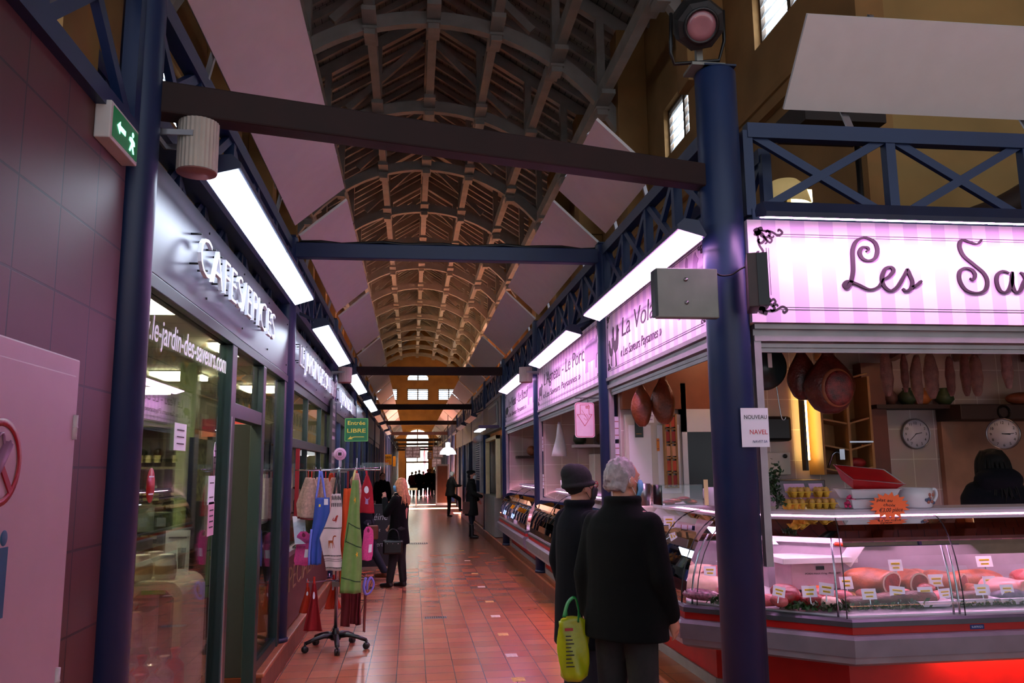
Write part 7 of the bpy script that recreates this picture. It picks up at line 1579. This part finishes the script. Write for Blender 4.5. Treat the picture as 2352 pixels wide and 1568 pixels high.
# the blonde woman
BLK = M('black_tights', (.03, .022, .025), .8)
t, L, k = person('woman with long blonde hair in a black coat, hand raised to her face', (-.19, 12.9), (-.80, .45), 1.62, .013, CLOTHB, .68, .92, BLK, hair='long', hairm=BLOND, mask=MASKB, headyaw=-5,
    arms=(((-.18, 0, 1.41), (-.22, .12, 1.18), (-.08, .25, 1.40)), ((.18, 0, 1.41), (.22, .06, 1.16), (.17, .22, .98))), legs=(((-.07, 0, .88), (-.08, .05, .47), (-.10, .10, .085)), ((.07, 0, .88), (.06, -.02, .47), (.06, -.06, .085))), skirt=1.1, lean=(0, -.06), shoes=M('dark_trainer', (.05, .04, .05), .35))
t = thing('handbag', 'black handbag with short handles hanging from the blonde woman', 'handbag', (-.27, 12.72, .50)); MB().box(-.42, -.12, 12.66, 12.78, .50, .71).build('body', M('black_leather', (.03, .028, .03), .3), t, bevel=.03); MB().tube(smooth_pts([(-.36, 12.70, .70), (-.34, 12.71, .82), (-.27, 12.72, .87), (-.20, 12.71, .82), (-.18, 12.70, .70)], 5), .009, 8).build('handle', BLACK, t)
for x in (-.35, -.27, -.19): MB().ball((x, 12.655, .66), .008).build('stud', CHROME, t)
person('person in dark coat and jeans leaning behind the apron rack, one foot stretched back', (-.74, 13.75), (-.85, .45), 1.68, .015, NAVYC, .70, .95, JEANS, hair='short', hairm=DARKH, legs=(((-.08, 0, .88), (-.09, .1, .47), (-.10, .12, .085)), ((.08, 0, .88), (.08, -.12, .48), (.09, -.33, .13))), shoes=LEATH, lean=(0, .25))
o = MB().box(-.68, -.52, 13.45, 13.52, .66, .88).build('shoulder_bag', M('tan_bag', (.48, .24, .16), .5), bevel=.02); tag(o, 'brown bag hanging on the person behind the apron rack', 'bag')
# the woman in a beret on the right, the leaning man
t, L, k = person('woman in black coat, beret and white mask standing by the right step', (1.54, 21.5), (.93, -.15), 1.70, .018, M('dark_olive_wool', (.045, .045, .035), .9), .58, .98, JEANS, hat='beret', mask=MASKW, headyaw=18, boots=True, skirt=1.15, arms=(((-.18, 0, 1.41), (-.22, .02, 1.16), (-.20, .16, .98)), ((.18, 0, 1.41), (.22, .04, 1.17), (.16, .28, 1.08))))
o = MB().box(1.30, 1.48, 21.28, 21.36, .62, .92).tube(smooth_pts([(1.34, 21.32, .9), (1.42, 21.4, 1.2), (1.56, 21.45, 1.45)], 4), .012, 6).build('shoulder_bag', LEATH, bevel=.02); tag(o, 'brown leather shoulder bag on the woman in the beret', 'bag')
person('white-haired man in a dark jacket with one foot up on the right step', (1.42, 30.9), (.80, .35), 1.66, .022, M('dark_jacket', (.07, .065, .055), .8), .80, 1.08, M('black_trousers', (.04, .04, .045), .85), hair='short', hairm=M('white_hair', (.72, .74, .72), .6), lean=(0, .12),
    legs=(((-.09, 0, .88), (-.10, .02, .48), (-.10, -.02, .09)), ((.09, 0, .88), (.14, .34, .70), (.14, .36, .31))), arms=(((-.19, 0, 1.42), (-.27, -.02, 1.18), (-.2, .2, 1.1)), ((.19, 0, 1.42), (.27, .1, 1.2), (.2, .32, 1.2))), hands=False)
# shopkeeper / customer seen inside the corner stall
person('person with dark hair in a navy hooded coat seen from behind, inside the corner stall', (4.62, 6.12), (.15, .97), 1.63, .012, NAVYC, .7, 1.4, JEANS, hair='long', hairm=DARKH, hood=True, z0=.222, hs=1.4)
# far people
FARC = [((.28, 56.0), M('wine_coat', (.32, .05, .06), .9), 1.66, 'in a wine red coat at the left of the far group', (-.2, -1)), ((.50, 55.2), CLOTHB, 1.72, 'in black, second from the left of the far group', (.3, -1)), ((.78, 56.6), M('rust_coat', (.30, .13, .07), .9), 1.62, 'in a rust brown coat in the middle of the far group', (0, -1)),
        ((1.08, 55.6), CLOTHB, 1.78, 'tall and in black, right of the middle of the far group', (.1, -1)), ((1.28, 57.2), M('wine_coat', (.32, .05, .06), .9), 1.74, 'behind the tall one in the far group', (0, -1)), ((1.48, 55.9), NAVYC, 1.72, 'at the right end of the far group', (-.5, -1)), ((.02, 57.5), M('wine_coat', (.32, .05, .06), .9), 1.60, 'half hidden at the far left of the group', (0, -1))]
for p, c, h, l, hd in FARC: person('distant person '+l, p, hd, h, .035, c, .72, 1.0, JEANS, hair='short', hairm=DARKH, hands=False, group='people standing far down the aisle')
person('dark-haired person in glasses just visible over the blonde woman', (-.88, 25.6), (.3, -1), 1.66, .022, CLOTHB, .7, .95, JEANS, hair='short', hairm=DARKH, hands=False, glasses=BLACK)
